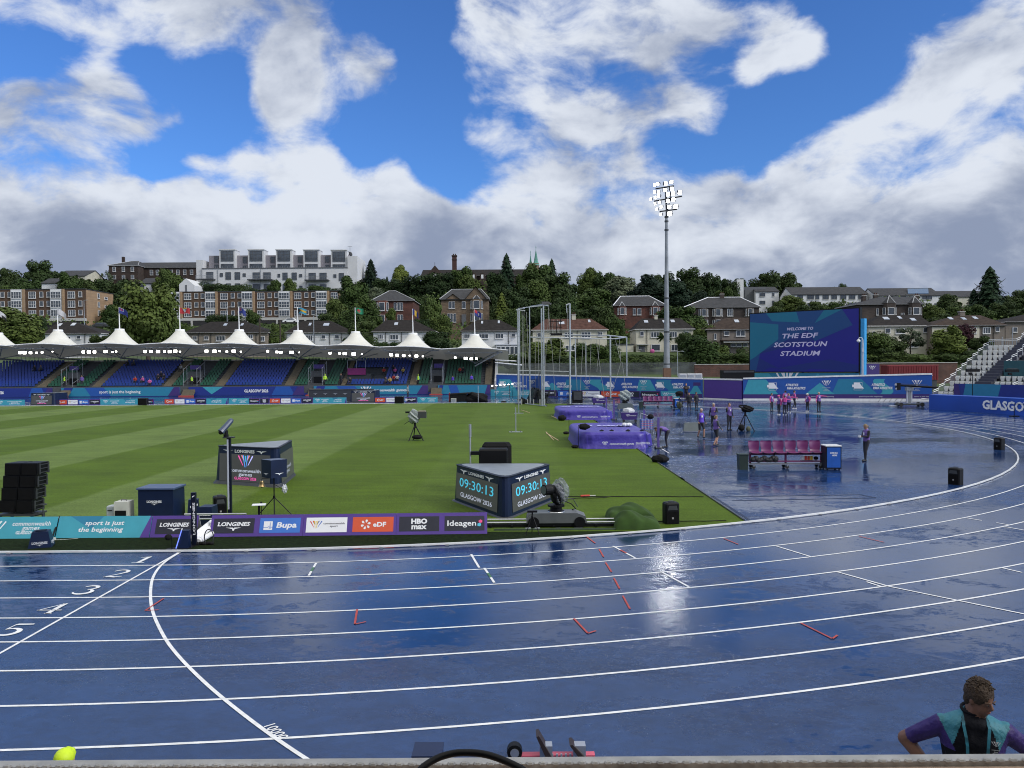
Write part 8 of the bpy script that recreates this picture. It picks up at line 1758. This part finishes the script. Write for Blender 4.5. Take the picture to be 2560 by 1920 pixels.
for px,w_,t_,b_,n_ in ((525,17,679,695,3),(554,7,682,691,1),(571,13,680,698,2),(594,13,680,698,2),(611,7,683,691,1),(641,17,681,696,3),(668,18,681,697,3),(697.5,6,685,693,1),(713,12,682,700,2),(736,12,682,700,2),(752,7,686,693,1),(781,17,683,700,3),(808,17,683,700,3),(837.5,7,687,695,1),(854,12,684,703,2),
                        (641,17,710,724,3),(668,16,710,724,3),(697,7,712,720,1),(713,12,710,726,2),(752,7,715,723,1),(781,18,712,727,3),(808,16,712,727,3),(571,12,708,724,2),(594,12,708,724,2),(525,17,708,724,3)):
    win(r,X(px)-ox,Z(b_)-oz,w_/FPX*D,Z(t_)-Z(b_),-.02,n_,2 if n_ > 1 else 1,fr=WinD,sill=False)
for pl,pr_,py in ((495,539,698),(623,684,700),(765,824,702)):
    mb = MB();bx(mb,pl,pr_,py-1,py+1.5,-2.2,-.02,SteelD);zt = Z(py-9)-oz
    for k in range(24):x = X(pl)-ox+(X(pr_)-X(pl))*k/23;mb.tube([(x,-2.15,Z(py)-oz),(x,-2.15,zt)],.03,SteelG,4)
    mb.tube([(X(pl)-ox,-2.15,zt),(X(pr_)-ox,-2.15,zt)],.05,SteelG,5);mb.build('balcony',r)
mb = MB()
for k in range(60):x = X(868)-ox-(X(868)-X(515))*k/59;mb.tube([(x,.1,Z(669)-oz),(x,.1,Z(665)-oz)],.03,SteelG,4)
mb.build('terrace_railing',r);mb = MB()
for px in (652,545,765):mb.tube([(X(px)-ox,-.15,Z(760)-oz),(X(px)-ox,-.15,Z(673)-oz)],.08,SteelG,5)
mb.build('downpipes',r)
q = A(878,640,282);mb = MB();mb.tube([(q.x,280,q.z-.2),(q.x,280,q.z+3.2)],.06,SteelD,5);mb.ell((q.x,279.8,q.z+.2),(.9,.25,1.0),SteelD,10,8);mb.tube([(q.x-.8,280,q.z+3),(q.x+.8,280,q.z+3)],.05,SteelD,5);single(mb,'satellite_dish','satellite dish with an aerial on the right end of the white apartments','satellite dish')
# sooty school block left of the apartments
def schx(r,X,Z,cx_,zb_):
    mb = MB();x0,x1 = X(291)-cx_,X(362)-cx_;ze = Z(668)-zb_;mb.hexa([(x0,-5,-6),(x1,-5,-6),(x1,0,-6),(x0,0,-6),(x0,-5,ze),(x1,-5,ze),(x1,0,ze),(x0,0,ze)],Sooty);mb.build('pavilion',r);mb = MB();roof_hip(mb,x0,x1,-5,9,ze,X(325)-cx_,X(345)-cx_,Z(651)-zb_,Slate,lead=Lead);mb.build('pavilion_roof',r)
    for px in (304.5,327,349):win(r,X(px)-cx_,Z(682)-zb_,7/FPX*305,Z(671)-Z(682),-5.02,1,2);win(r,X(px)-cx_,Z(700)-zb_,7/FPX*305,Z(691)-Z(700),-5.02,1,2)
    mb = MB();mb.box((X(305)-cx_,2,Z(656)-zb_),(.9,.9,5),Sooty);mb.cyl((X(305)-cx_,2,Z(650)-zb_),.35,1.5,Sooty,8);mb.build('chimney',r)
house(362,492,670,656,712,305,12,350,500,Sooty,Slate,'blackened stone school with white windows left of the white apartments',[(x,675,687,7,1,2) for x in (381,396,412,430,447,464,481)],None,'school',extra=schx)
gable_house(350,448,708,697,742,262,10,RendW,Slate,'white cottage with a slate roof behind the big tree',[(358,712,722,8)],'cottages on the left hill',cat='cottage')
mb = MB();a,b_ = A(448,730,250),A(486,730,250);ap = A(465,696,250);mb.add([(a.x,250,a.z-4),(b_.x,250,a.z-4),(b_.x,250,A(486,713,250).z),(ap.x,250,ap.z),(a.x,250,A(448,711,250).z)]+[(a.x,260,a.z-4),(b_.x,260,a.z-4),(b_.x,260,A(486,713,250).z),(ap.x,260,ap.z),(a.x,260,A(448,711,250).z)],[(0,1,2,3,4),(9,8,7,6,5),(1,6,7,2),(0,4,9,5),(2,7,8,3),(4,3,8,9)],RW);mb.box((ap.x,249.95,A(465,722,250).z),(.5,.1,2.4),WinD)
single(mb,'gable_house','narrow white gable with a slit window before the apartments','house')
gable_house(142,215,690,678,715,290,14,RendC,Slate,'pale house with a grey roof on the left skyline',[],'cottages on the left hill',cat='cottage');gable_house(106,150,708,698,740,262,9,RendW,Slate,'low white cottage among trees above the left flats',[],'cottages on the left hill',cat='cottage')
house(1300,1336,724,711,752,262,8,1310,1326,RendW,Slate,'small white house among trees below the green spires',[(1318,728,735,9)],None)
house(1322,1392,770,754,800,215,9,1340,1372,RendG,Slate,'dim house with a slate roof among trees behind the cage poles',[],None)
# skyline school with chimney and dormers
sk_ = house(1055,1330,690,674,715,330,14,1060,1325,Sooty,SlateD,'long dark roofed school on the skyline with a tall brick chimney',[],None,'school')
mb = MB();a = A(1136.5,700,326);zt = A(1136.5,640,326).z;mb.box((a.x,326,(a.z+zt)/2),(1.8,1.8,zt-a.z),mat('chimney_brick',(.06,.026,.022),.85));mb.box((a.x,326,zt),(2.2,2.2,.5),Sooty);mb.box((a.x,326,zt-1.6),(2.1,2.1,.25),Sooty)
for s in (-.4,.4):mb.cyl((a.x+s,326,zt),.25,.9,Sooty,8)
single(mb,'brick_chimney','tall square brick chimney rising above the skyline school','chimney')
for px,w_,lb in ((1088,34,'dark pointed gable at the left end of the skyline school'),(1184,12,'small dark dormer on the skyline school, left one'),(1206,12,'small dark dormer on the skyline school, right one')):
    a = A(px,694,324);zt = A(px,664 if w_ > 20 else 683,324).z;W2 = w_/FPX*324/2;mb = MB();mb.add([(a.x-W2,323,a.z-3),(a.x+W2,323,a.z-3),(a.x+W2,323,a.z+1.6),(a.x,323,zt),(a.x-W2,323,a.z+1.6)]+[(a.x-W2,330,a.z-3),(a.x+W2,330,a.z-3),(a.x+W2,330,a.z+1.6),(a.x,330,zt),(a.x-W2,330,a.z+1.6)],[(0,1,2,3,4),(1,6,7,2),(0,4,9,5),(2,7,8,3),(4,3,8,9)],Sooty);mb.box((a.x,322.9,a.z+.3),(W2*.9,.1,1.6),WinF);mb.tube([(a.x,323,zt),(a.x,323,zt+1.2)],.08,Sooty,5);tag(mb.build('gable_front',sk_,w=True),lb)
Copper = mat('green_copper',(.09,.26,.21),.7,var=.2,scale=.5)
for px,w_,pt,pb_,Y,lb in ((1326.5,13,636,673,345,'shorter green copper spire on the skyline, left'),(1340,16,624,673,343,'taller green copper spire on the skyline, right')):
    a = A(px,pb_,Y);zt = A(px,pt,Y).z;zm = A(px,pt+26,Y).z;W2 = w_/FPX*Y/2;r = empty('church_spire',(a.x,Y,a.z-8),lb,'spire','twin green church spires');zz = a.z-8;mb = MB();o8 = lambda k:[(W2*k*math.cos(PI/8+i*PI/4),W2*k*math.sin(PI/8+i*PI/4)) for i in range(8)]
    mb.prism(o8(1.05),0,a.z-zz+2.4,SandT);mb.build('tower',r);mb = MB();mb.prism(o8(1.15),a.z-zz+1.6,zm-zz,Copper,top=o8(.55));mb.prism(o8(.62),zm-zz,zt-zz,Copper,top=o8(.04));mb.build('roof',r);mb = MB();mb.tube([(0,0,zt-zz-.3),(0,0,zt-zz+1.6)],.09,Copper,5);mb.box((0,0,zt-zz+1.0),(.6,.08,.08),Copper);mb.build('cross',r)
# parked car and white van under the flats; lamp posts; telegraph poles
def car(px,py,D,label,col,L_=4.2):
    q = A(px,py,D);r = empty('parked_car',q,label,'car','cars parked under the flats');mb = MB();prof = [(-L_/2,.3),(-L_/2,.75),(-L_*.33,.9),(-L_*.18,1.38),(L_*.2,1.4),(L_*.36,.95),(L_/2,.8),(L_/2,.3)]
    mb.add([(x,y,z) for y in (-.85,.85) for x,z in prof],[tuple(range(8)),tuple(range(15,7,-1))]+[(i,i+8,(i+1) % 8+8,(i+1) % 8) for i in range(8)],col);mb.build('body',r);mb = MB();mb.fpoly(F((0,-.86,0),(1,0,0),(0,0,1)),[(-L_*.28,.95),(-L_*.16,1.3),(L_*.17,1.32),(L_*.3,.95)],.01,Pane);mb.build('windows',r)
    for x in (-L_*.3,L_*.3):
        mb = MB();mb.tube([(x,-.88,.32),(x,-.7,.32)],.32,Rubber,12);mb.build('wheel',r)
car(727,808,225,'white car parked at the foot of the long brick flats',White);car(252,819,222,'dark car parked under the left brick flats',SteelD)
for px,pt,pb_,Y,lb in ((211,751,812,200,'pale lamp post in front of the left brick flats'),(568,768,812,200,'grey lamp post below the long brick flats'),(785,790,862,165,'slim post right of the sixth cone'),(1694,879,945,146,'slim grey pole just right of the floodlight mast'),(439,790,860,160,'thin dark post between big tree and roof cones')):
    a = A(px,pb_,Y);zt = A(px,pt,Y).z;mb = MB();mb.tube([(a.x,Y,a.z-2),(a.x,Y,zt)],[.10,.06],Galv,6);mb.tube([(a.x,Y,zt),(a.x+.9,Y-.2,zt+.1)],.05,Galv,5);mb.box((a.x+.9,Y-.2,zt+.06),(.5,.2,.1),Galv);single(mb,'lamp_post',lb,'lamp post','posts on the hillside')
for px,pt,lb in ((650,795,'dark timber pole behind the fifth cone, left one'),(701,802,'dark timber pole behind the fifth cone, right one')):
    a = A(px,862,160);zt = A(px,pt,160).z;mb = MB();mb.tube([(a.x,160,a.z-2),(a.x,160,zt)],.16,mat('pole_timber',(.05,.04,.03),.9),8);mb.tube([(a.x,160,zt-.6),(a.x-3,160,zt-3.2)],.02,Black,4);mb.box((a.x,160,zt-.4),(1.0,.1,.1),SteelD);single(mb,'telegraph_pole',lb,'pole','timber poles on the slope')
mb = MB()
for dz in (0,.35,.7,1.05):mb.tube([(sx(660,160),160,ground_z(0,160)+6.0+dz),(sx(1000,160),160.5,ground_z(0,160)+5.7+dz),(sx(1500,160),161,ground_z(0,160)+5.9+dz)],.018,SteelD,4)
single(mb,'overhead_wires','thin overhead wires strung along the back of the stadium','wires')
# ------------------------------------------------------------------ trees
def leaf_mat(name,c,var=.35):
    m = bpy.data.materials.new(name);m.use_nodes = True;t = m.node_tree;b = t.nodes['Principled BSDF'];b.inputs['Roughness'].default_value = .7;b.inputs['Specular IOR Level'].default_value = .2
    tx = t.nodes.new('ShaderNodeTexCoord');nz = t.nodes.new('ShaderNodeTexNoise');nz.inputs['Scale'].default_value = 1.1;nz.inputs['Detail'].default_value = 6;t.links.new(tx.outputs['Object'],nz.inputs['Vector'])
    r = t.nodes.new('ShaderNodeValToRGB');r.color_ramp.elements[0].position = .3;r.color_ramp.elements[1].position = .72;r.color_ramp.elements[0].color = (*[q*(1-var) for q in c],1);r.color_ramp.elements[1].color = (c[0]*(1+var*1.4),c[1]*(1+var*1.1),c[2]*(1+var*.4),1);t.links.new(nz.outputs[0],r.inputs[0])
    oi = t.nodes.new('ShaderNodeObjectInfo');hs = t.nodes.new('ShaderNodeHueSaturation');m1 = t.nodes.new('ShaderNodeMapRange');m1.inputs[3].default_value = .70;m1.inputs[4].default_value = 1.45;t.links.new(oi.outputs['Random'],m1.inputs[0]);t.links.new(m1.outputs[0],hs.inputs['Value'])
    m2 = t.nodes.new('ShaderNodeMapRange');m2.inputs[3].default_value = .515;m2.inputs[4].default_value = .472;t.links.new(oi.outputs['Random'],m2.inputs[0]);t.links.new(m2.outputs[0],hs.inputs['Hue']);t.links.new(r.outputs[0],hs.inputs['Color']);t.links.new(hs.outputs[0],b.inputs['Base Color']);return m
LeafG = leaf_mat('leaves_green',(.041,.074,.019));LeafD = leaf_mat('leaves_dark',(.026,.050,.016));LeafY = leaf_mat('leaves_light',(.085,.125,.028));LeafC = leaf_mat('needles_dark',(.014,.034,.020));LeafP = leaf_mat('leaves_purple',(.030,.010,.016));LeafS = leaf_mat('leaves_silver',(.085,.115,.075));Bark = mat('bark',(.06,.045,.035),.9,bump=1)
def crown_mesh(kind,m,seed,n):
    "unit crown: about 1 wide (radius .5) and 1 high, base at z=0"
    rn = random.Random(seed);V = [];Fc = []
    if kind == 'round':
        blobs = [((0,0,.50),.34),((0,0,.30),.28)];
        for i in range(22):
            a = rn.uniform(0,2*PI);z = rn.uniform(.14,.90);rr = rn.uniform(.14,.36)*math.sin(PI*min(.98,max(.12,z*.92+.03)))**.5;blobs.append(((rr*math.cos(a),rr*math.sin(a),z),rn.uniform(.09,.20)))
    elif kind == 'conifer':
        blobs = None
    elif kind == 'hedge':
        blobs = [((rn.uniform(-.42,.42),rn.uniform(-.3,.3),rn.uniform(.2,.72)),rn.uniform(.12,.26)) for _ in range(22)]
    elif kind == 'airy':
        blobs = [((rn.uniform(-.36,.36),rn.uniform(-.3,.3),rn.uniform(.35,.92)),rn.uniform(.05,.11)) for _ in range(22)]
    for i in range(n):
        if blobs:
            (bx_,by_,bz_),br = blobs[rn.randrange(len(blobs))] if rn.random() < .8 else blobs[0];v = V3((rn.gauss(0,1),rn.gauss(0,1),rn.gauss(0,1))).normalized();q = rn.random()**.22
            p = V3((bx_,by_,bz_))+v*br*q*rn.uniform(.9,1.08);nrm = (v+V3((rn.uniform(-.8,.8),rn.uniform(-.8,.8),rn.uniform(-.3,.9)))).normalized();s = rn.uniform(.014,.036)
            if p.z < .01:continue
        else:
            z = rn.random()**1.25;tier = (z*11) % 1;R0 = .5*(1-z)**.7*(.72+.34*(1-tier));a = rn.uniform(0,2*PI);lobes = .72+.28*math.sin(a*7+int(z*11)*2.1)*math.sin(a*3+int(z*11));rr = R0*lobes*rn.uniform(.35,1.02)**.5;p = V3((rr*math.cos(a),rr*math.sin(a),z-.05*rr));nrm = V3((math.cos(a)*.5,math.sin(a)*.5,rn.uniform(.4,1))).normalized();s = rn.uniform(.012,.030)
            if z > .97:s *= .5
        t = nrm.cross(V3((rn.uniform(-1,1),rn.uniform(-1,1),rn.uniform(-1,1)))).normalized();b2 = nrm.cross(t);k = len(V)
        V += [p+t*s,p+b2*s*.8,p-t*s,p-b2*s*.8];Fc.append((k,k+1,k+2,k+3))
    me = bpy.data.meshes.new('crown');me.from_pydata([tuple(v) for v in V],[],Fc);me.materials.append(m);me.update();return me
def trunk_mesh(kind):
    mb = MB();rn = random.Random(3);mb.tube([(0,0,-.15),(.01,0,.2),(0,.01,.5),(.01,0,.85)],[.035,.026,.018,.006],Bark,7)
    for i in range(9):
        a = i*2.4;z = .22+i*.06;mb.tube([(0,0,z),(.14*math.cos(a),.14*math.sin(a),z+.12),(.27*math.cos(a),.27*math.sin(a),z+.22)],[.014,.009,.003],Bark,5)
    return mb.mesh('trunk')
TRK = trunk_mesh('t');CR = {}
def crown(kind,m,v):
    k = (kind,m.name,v)
    if k not in CR:CR[k] = crown_mesh(kind,m,hash(kind) % 7*0+v*13+len(kind)+len(m.name),{'round':11000,'conifer':9000,'hedge':9000,'airy':2600}[kind])
    return CR[k]
def tree(px,pt,pb,pw,D,label,m=LeafG,kind='round',group=None,name='tree',v=0,dep=None,cat='tree'):
    "px centre, pt top row, pb base row, pw width in pixels, D distance"
    a = A(px,pb,D);zt = A(px,pt,D).z;w_ = pw/FPX*D*(1.45 if kind == 'conifer' else 1.22);H_ = zt-a.z
    r = empty(name,a,label,cat,group,rz=rnd.uniform(0,6.28) if kind != 'hedge' else 0)
    c = bpy.data.objects.new('crown',crown(kind,m,v));COL.objects.link(c);c.parent = r;c.scale = (w_,dep or w_,H_)
    t = bpy.data.objects.new('trunk',TRK);COL.objects.link(t);t.parent = r;t.scale = (min(w_,H_)*.9,min(w_,H_)*.9,H_*.9);return r
TREES = [  # px, top, base, width, D, material, kind, variant, label
 # left skyline and hill
 (22,668,760,62,285,LeafD,'round',0,'dark tree at the far left of the skyline'),(62,690,770,80,270,LeafG,'round',1,'broad green tree above the left end of the flats'),(105,653,745,80,285,LeafD,'round',2,'tall loose tree standing highest on the left skyline'),
 (175,680,760,72,262,LeafG,'round',3,'light green tree before the pale house on the left skyline'),(10,715,775,50,262,LeafG,'round',2,'green tree touching the left picture edge above the flats'),(272,672,740,38,300,LeafS,'airy',0,'thin airy tree just left of the blackened school'),
 (225,693,770,66,272,LeafD,'round',0,'dark tree above the end wall of the left flats'),(285,696,775,84,262,LeafD,'round',1,'dark tree below the corner of the blackened school'),(325,706,790,70,255,LeafD,'round',3,'dark tree below the school pavilion'),(300,735,800,60,250,LeafD,'round',2,'dark low tree between the two brick flats'),(275,765,830,50,235,LeafG,'round',0,'green tree at the foot of the tan end wall'),
 (430,671,745,58,258,LeafG,'round',1,'tall green tree in front of the blackened school'),(405,690,750,40,262,LeafG,'round',2,'green tree left of the white gable'),
 (38,774,868,130,152,LeafG,'round',0,'large green tree at the left edge behind the roof cones'),(-20,790,868,80,155,LeafD,'round',2,'dark bushy tree cut by the left picture edge'),
 (371,710,882,140,150,LeafG,'round',4,'big dense tree between the two brick flats'),(318,785,876,90,156,LeafG,'round',1,'lower green tree at the left side of the big dense tree'),(425,770,872,60,154,LeafG,'round',3,'green tree at the right side of the big dense tree'),
 # under and right of the white apartments
 (530,702,745,75,258,LeafD,'hedge',0,'dark bush below the left end of the white apartments'),(585,706,745,70,256,LeafD,'hedge',1,'dark bush below the second glazed tower'),(688,700,748,34,255,LeafG,'round',2,'small tree before the middle of the white apartments'),(727,698,748,34,255,LeafG,'round',0,'small tree right of the middle of the white apartments'),(640,718,745,60,255,LeafD,'hedge',2,'low bush below the white apartments'),(790,708,750,70,252,LeafG,'hedge',0,'bush below the right end of the white apartments'),(830,716,755,50,250,LeafD,'hedge',1,'dark bush beside the right end of the white apartments'),
 (885,690,800,92,222,LeafG,'round',3,'tall green tree right of the long brick flats'),(845,745,832,70,205,LeafG,'round',1,'green tree overlapping the right end of the brick flats'),(822,783,850,60,195,LeafD,'round',2,'low dark tree below the end of the brick flats'),(920,745,845,80,195,LeafG,'round',0,'green tree behind the green flag'),(880,775,865,70,182,LeafG,'round',4,'green tree low behind the sixth cone'),(905,800,872,70,172,LeafD,'round',1,'dark tree left of the seventh cone'),(780,805,868,50,180,LeafG,'round',3,'low green tree behind the sixth cone'),
 (928,647,740,54,285,LeafC,'conifer',0,'dark conifer just right of the white apartments'),(905,675,740,50,290,LeafD,'round',3,'dark tree beside the conifer by the apartments'),(955,695,760,56,270,LeafD,'round',1,'dark tree right of the conifer by the apartments'),(968,690,740,20,290,LeafC,'conifer',1,'slim dark conifer on the skyline'),(940,718,770,46,250,LeafS,'round',2,'greyish willow like tree left of the red villa'),
 (998,666,735,44,300,LeafY,'round',0,'bright light green tree on the skyline before the school'),(1010,694,770,84,272,LeafD,'round',4,'dark tree behind the red villa'),(1058,688,770,84,268,LeafD,'round',2,'dark tree between the two villas'),(1105,684,765,76,262,LeafD,'round',3,'dark tree behind the tan villa'),(1155,667,740,60,268,LeafG,'round',1,'green tree before the brick chimney'),(1175,690,760,60,258,LeafG,'round',0,'green tree right of the brick chimney'),(1045,735,800,60,240,LeafD,'round',0,'dark tree right of the red villa roof'),
 (979,770,815,26,190,LeafG,'round',2,'small tree in front of the red villa'),(1077,744,850,62,192,LeafG,'round',4,'green tree between red villa and tan villa'),(1105,785,862,60,178,LeafG,'round',1,'green tree in front of the tan villa'),(1092,830,884,78,152,LeafD,'round',3,'dark round bush between the last two cones'),(1055,795,850,50,185,LeafD,'round',0,'dark tree low between the villas'),
 # centre
 (1267,633,760,64,262,LeafC,'conifer',0,'tall dark conifer left of the green spires'),(1380,646,750,46,268,LeafC,'conifer',1,'dark conifer right of the green spires'),(1348,660,760,74,262,LeafG,'round',2,'bright tree just below the green spires'),(1240,680,765,56,258,LeafD,'round',1,'dark tree left of the tall conifer'),(1305,676,760,40,262,LeafG,'round',3,'green tree between conifer and spires'),(1285,715,810,84,235,LeafD,'round',0,'dark mass of tree below the tall conifer'),(1345,700,800,78,240,LeafG,'round',4,'green tree below the spires'),(1400,684,790,92,245,LeafD,'round',2,'broad dark tree right of the spires'),(1230,735,830,46,215,LeafD,'round',3,'dark tree against the side of the tan villa'),
 (1255,730,812,52,205,LeafY,'conifer',0,'yellow green pointed tree left of the throwing cage'),(1275,768,840,66,190,LeafG,'round',1,'green tree below the yellow green one'),(1330,745,830,60,215,LeafD,'round',1,'dark tree behind the tops of the cage poles'),(1375,755,845,70,200,LeafD,'round',0,'dull dark tree behind the upper cage poles'),(1420,735,840,76,205,LeafG,'round',3,'green tree behind the tall right cage pole'),
 (1470,675,760,60,282,LeafG,'round',0,'green tree on the skyline right of the gap'),(1512,680,765,62,280,LeafG,'round',2,'second green tree on the skyline right of the gap'),(1560,692,770,92,275,LeafS,'round',4,'pale leaved tree on the skyline left of the mast'),(1478,714,815,118,222,LeafG,'round',1,'large rounded green tree above the cream cage house'),(1505,760,850,78,195,LeafD,'round',0,'dark tree right of the red tiled house'),(1450,775,840,60,200,LeafD,'round',3,'dark tree behind the red tiled roof'),(1545,795,868,46,185,LeafG,'round',2,'green tree left of the cream house'),
 (1622,688,780,104,262,LeafC,'round',3,'very dark cedar like tree left of the mast'),(1652,681,770,62,272,LeafD,'round',1,'tree on the skyline just left of the mast'),(1690,706,785,90,255,LeafC,'round',0,'very dark broad tree behind the mast'),(1732,672,775,92,268,LeafD,'round',2,'tall dark tree right of the mast'),(1780,684,780,56,268,LeafD,'round',4,'dark tree left of the stair tower'),(1820,694,785,60,272,LeafD,'round',0,'round tree on the skyline before the stair tower'),(1812,718,785,48,258,LeafG,'round',1,'light round tree above the dark stone villa'),(1750,730,800,60,245,LeafC,'round',4,'very dark tree above the dark stone villa'),(1850,698,770,44,285,LeafD,'round',3,'dark tree behind the white fin wall'),
 (1921,681,765,84,300,LeafD,'round',1,'large tree behind the small white block'),(1974,686,765,66,300,LeafD,'round',3,'tree behind the left end of the long white terrace'),(2106,709,760,26,300,LeafG,'round',2,'small tree peeping over the long white terrace'),
 (1984,742,800,84,240,LeafG,'round',0,'green tree before the left end of the long white terrace'),(2048,752,800,56,238,LeafG,'round',1,'green tree before the middle of the long white terrace'),(2092,755,800,52,238,LeafG,'round',4,'green tree before the right half of the long white terrace'),(1940,755,810,40,235,LeafD,'round',2,'dark tree left before the long white terrace'),(2020,765,800,60,225,LeafD,'round',3,'dark tree just above the big screen'),
 (1694,765,850,110,192,LeafG,'round',2,'broad green tree behind the mast at villa height'),(1735,800,872,66,178,LeafG,'round',4,'green tree right of the cream house by the mast'),(1760,812,890,56,168,LeafG,'round',1,'green tree between cream house and brown house'),
 # shrubs behind the fence
 (1365,846,918,126,154,LeafG,'round',3,'round bush in front of the red tiled house'),(1290,775,870,56,175,LeafG,'round',0,'green shrub right of the white porch house'),(1468,858,915,80,154,LeafG,'round',2,'green shrub behind the low cage frame'),(1515,862,915,76,154,LeafG,'round',4,'green shrub right behind the low cage frame'),(1712,830,890,42,162,LeafD,'round',1,'small dark tree in front of the cream house'),(1750,842,925,104,152,LeafG,'round',0,'large bush right of the mast'),(1800,855,915,60,156,LeafG,'round',3,'green bush left of the big screen'),
 (1586,880,922,110,152,LeafG,'hedge',0,'hedge behind the fence left of the mast'),(1660,882,922,110,151,LeafD,'hedge',1,'dark hedge behind the foot of the mast'),(1420,885,922,120,151,LeafD,'hedge',2,'dark hedge behind the middle of the palisade fence'),(1310,880,925,110,152,LeafD,'hedge',0,'dark hedge behind the left end of the palisade fence'),(1530,890,925,90,151,LeafG,'hedge',1,'low hedge behind the fence below the cream house'),(1830,876,918,110,150,LeafG,'hedge',2,'hedge above the brick wall left of the screen'),(1895,860,915,80,150,LeafD,'hedge',1,'dark hedge behind the big screen'),
 # right of the screen
 (2192,832,912,96,147,LeafG,'round',4,'green bush just right of the big screen'),(2228,840,905,80,150,LeafD,'round',2,'dark bush in front of the cream terrace'),(2276,818,885,78,150,LeafS,'airy',1,'airy pale tree in front of the cream terrace'),(2368,814,892,92,146,LeafY,'round',3,'bright green bush in front of the paired houses'),(2412,812,875,42,150,LeafP,'round',1,'dark purple tree beside the bright green bush'),(2230,875,915,130,144,LeafG,'hedge',0,'hedge on the bank right of the screen'),(2330,880,915,130,144,LeafG,'hedge',2,'hedge on the bank behind the red container'),(2420,868,912,100,144,LeafD,'hedge',1,'dark hedge behind the railings of the temporary stand'),(2455,838,890,60,148,LeafD,'round',0,'dark bush above the temporary stand railings'),(2200,868,912,60,145,LeafD,'round',1,'dark low bush behind the purple sign'),
 (2474,666,815,104,222,LeafC,'conifer',1,'tallest dark conifer on the right'),(2434,722,800,50,225,LeafC,'conifer',0,'smaller dark conifer left of the tallest one'),(2538,726,800,76,240,LeafD,'round',2,'dark tree at the right edge of the skyline'),(2505,755,810,60,215,LeafD,'round',4,'dark tree below the tallest conifer, right side'),(2372,738,800,66,235,LeafD,'round',3,'dark tree left of the tallest conifer'),(2332,764,815,60,205,LeafG,'round',0,'green tree right of the sooty villa'),(2452,760,812,56,200,LeafG,'round',1,'bright tree below the tallest conifer'),(2395,765,815,70,208,LeafG,'round',4,'green tree above the paired houses'),(2555,770,812,70,210,LeafD,'round',1,'dark tree cut by the right picture edge'),(2350,785,830,60,190,LeafD,'round',2,'dark tree right beside the cream terrace roof'),
 (100,795,862,40,200,LeafD,'round',4,'dark tree behind the first white house'),(255,838,885,60,158,LeafG,'round',2,'green shrub right of the first white house'),(450,800,850,50,190,LeafG,'hedge',2,'bush on the bank left of the tan house'),(560,782,815,70,205,LeafD,'hedge',0,'bush under the long brick flats, left'),(632,772,815,34,200,LeafG,'round',1,'small tree in front of the long brick flats'),(690,808,866,44,172,LeafG,'round',3,'green shrub between the fourth and fifth cone'),(900,835,885,70,160,LeafD,'hedge',1,'dark shrub behind the gap before the seventh cone'),(978,850,885,60,156,LeafG,'hedge',2,'green shrub before the white house by the seventh cone')]
for px,pt,pb,pw,D,m,kd,v,lb in TREES:
    grp_ = {'round':'broadleaf trees on the hillside','conifer':'conifers on the hillside','hedge':'hedges and bushes on the hillside','airy':'airy trees on the hillside'}[kd]
    tree(px,pt,pb,pw,D,lb,m,kd,grp_,{'round':'tree','conifer':'conifer','hedge':'hedge','airy':'tree'}[kd],v,dep=(pw/FPX*D*.5 if kd == 'hedge' else None),cat={'round':'tree','conifer':'conifer','hedge':'hedge','airy':'tree'}[kd])
# palm-like tree before the cream house
a = A(1661,886,164);r = empty('palm_tree',a,'spiky palm tree with a bare trunk in front of the cream house','palm tree');H_ = A(1661,842,164).z-a.z;mb = MB();mb.tube([(0,0,-.5),(.1,0,H_*.5),(0,0,H_)],[.22,.18,.14],Bark,7);mb.build('trunk',r);mb = MB();rn = random.Random(2)
for i in range(60):a_ = rn.uniform(0,6.28);e = rn.uniform(-.6,.9);d = V3((math.cos(a_)*math.cos(e),math.sin(a_)*math.cos(e),math.sin(e)));s = d.cross(V3((0,0,1))).normalized()*.06;b0 = V3((0,0,H_));mb.add([b0-s,b0+s,b0+d*1.1+s*.8,b0+d*1.8-V3((0,0,.4)),b0+d*1.1-s*.8],[(0,1,2,3,4)],LeafG)
mb.build('fronds',r)
# wooded slope: undergrowth and far crowns that read as one mass between and behind the houses
mb = MB();rn = random.Random(9)
for i in range(46000):
    Y = rn.uniform(176,345);px = rn.uniform(-120,2680);x = (px-1280)/FPX*Y;q = math.sin(x*.21+Y*.05)+math.sin(x*.09-Y*.11)+1.3*math.sin(x*.045+2)
    h = max(.3,2.6+1.3*q)*(1.15 if Y > 240 else .75);z = ground_z(x,Y)+h*rn.random()**.5;s = rn.uniform(.25,.6);n_ = V3((rn.uniform(-1,1),rn.uniform(-1.3,.4),rn.uniform(.1,1))).normalized();t_ = n_.cross(V3((rn.uniform(-1,1),rn.uniform(-1,1),rn.uniform(-1,1)))).normalized();b2 = n_.cross(t_);p = V3((x,Y,z))
    mb.add([p+t_*s,p+b2*s*.8,p-t_*s,p-b2*s*.8],[(0,1,2,3)],LeafD if q < .3 else LeafG)
tag(mb.build('hillside_undergrowth'),'dark green undergrowth filling the slope between trees and houses','undergrowth',kind='stuff')
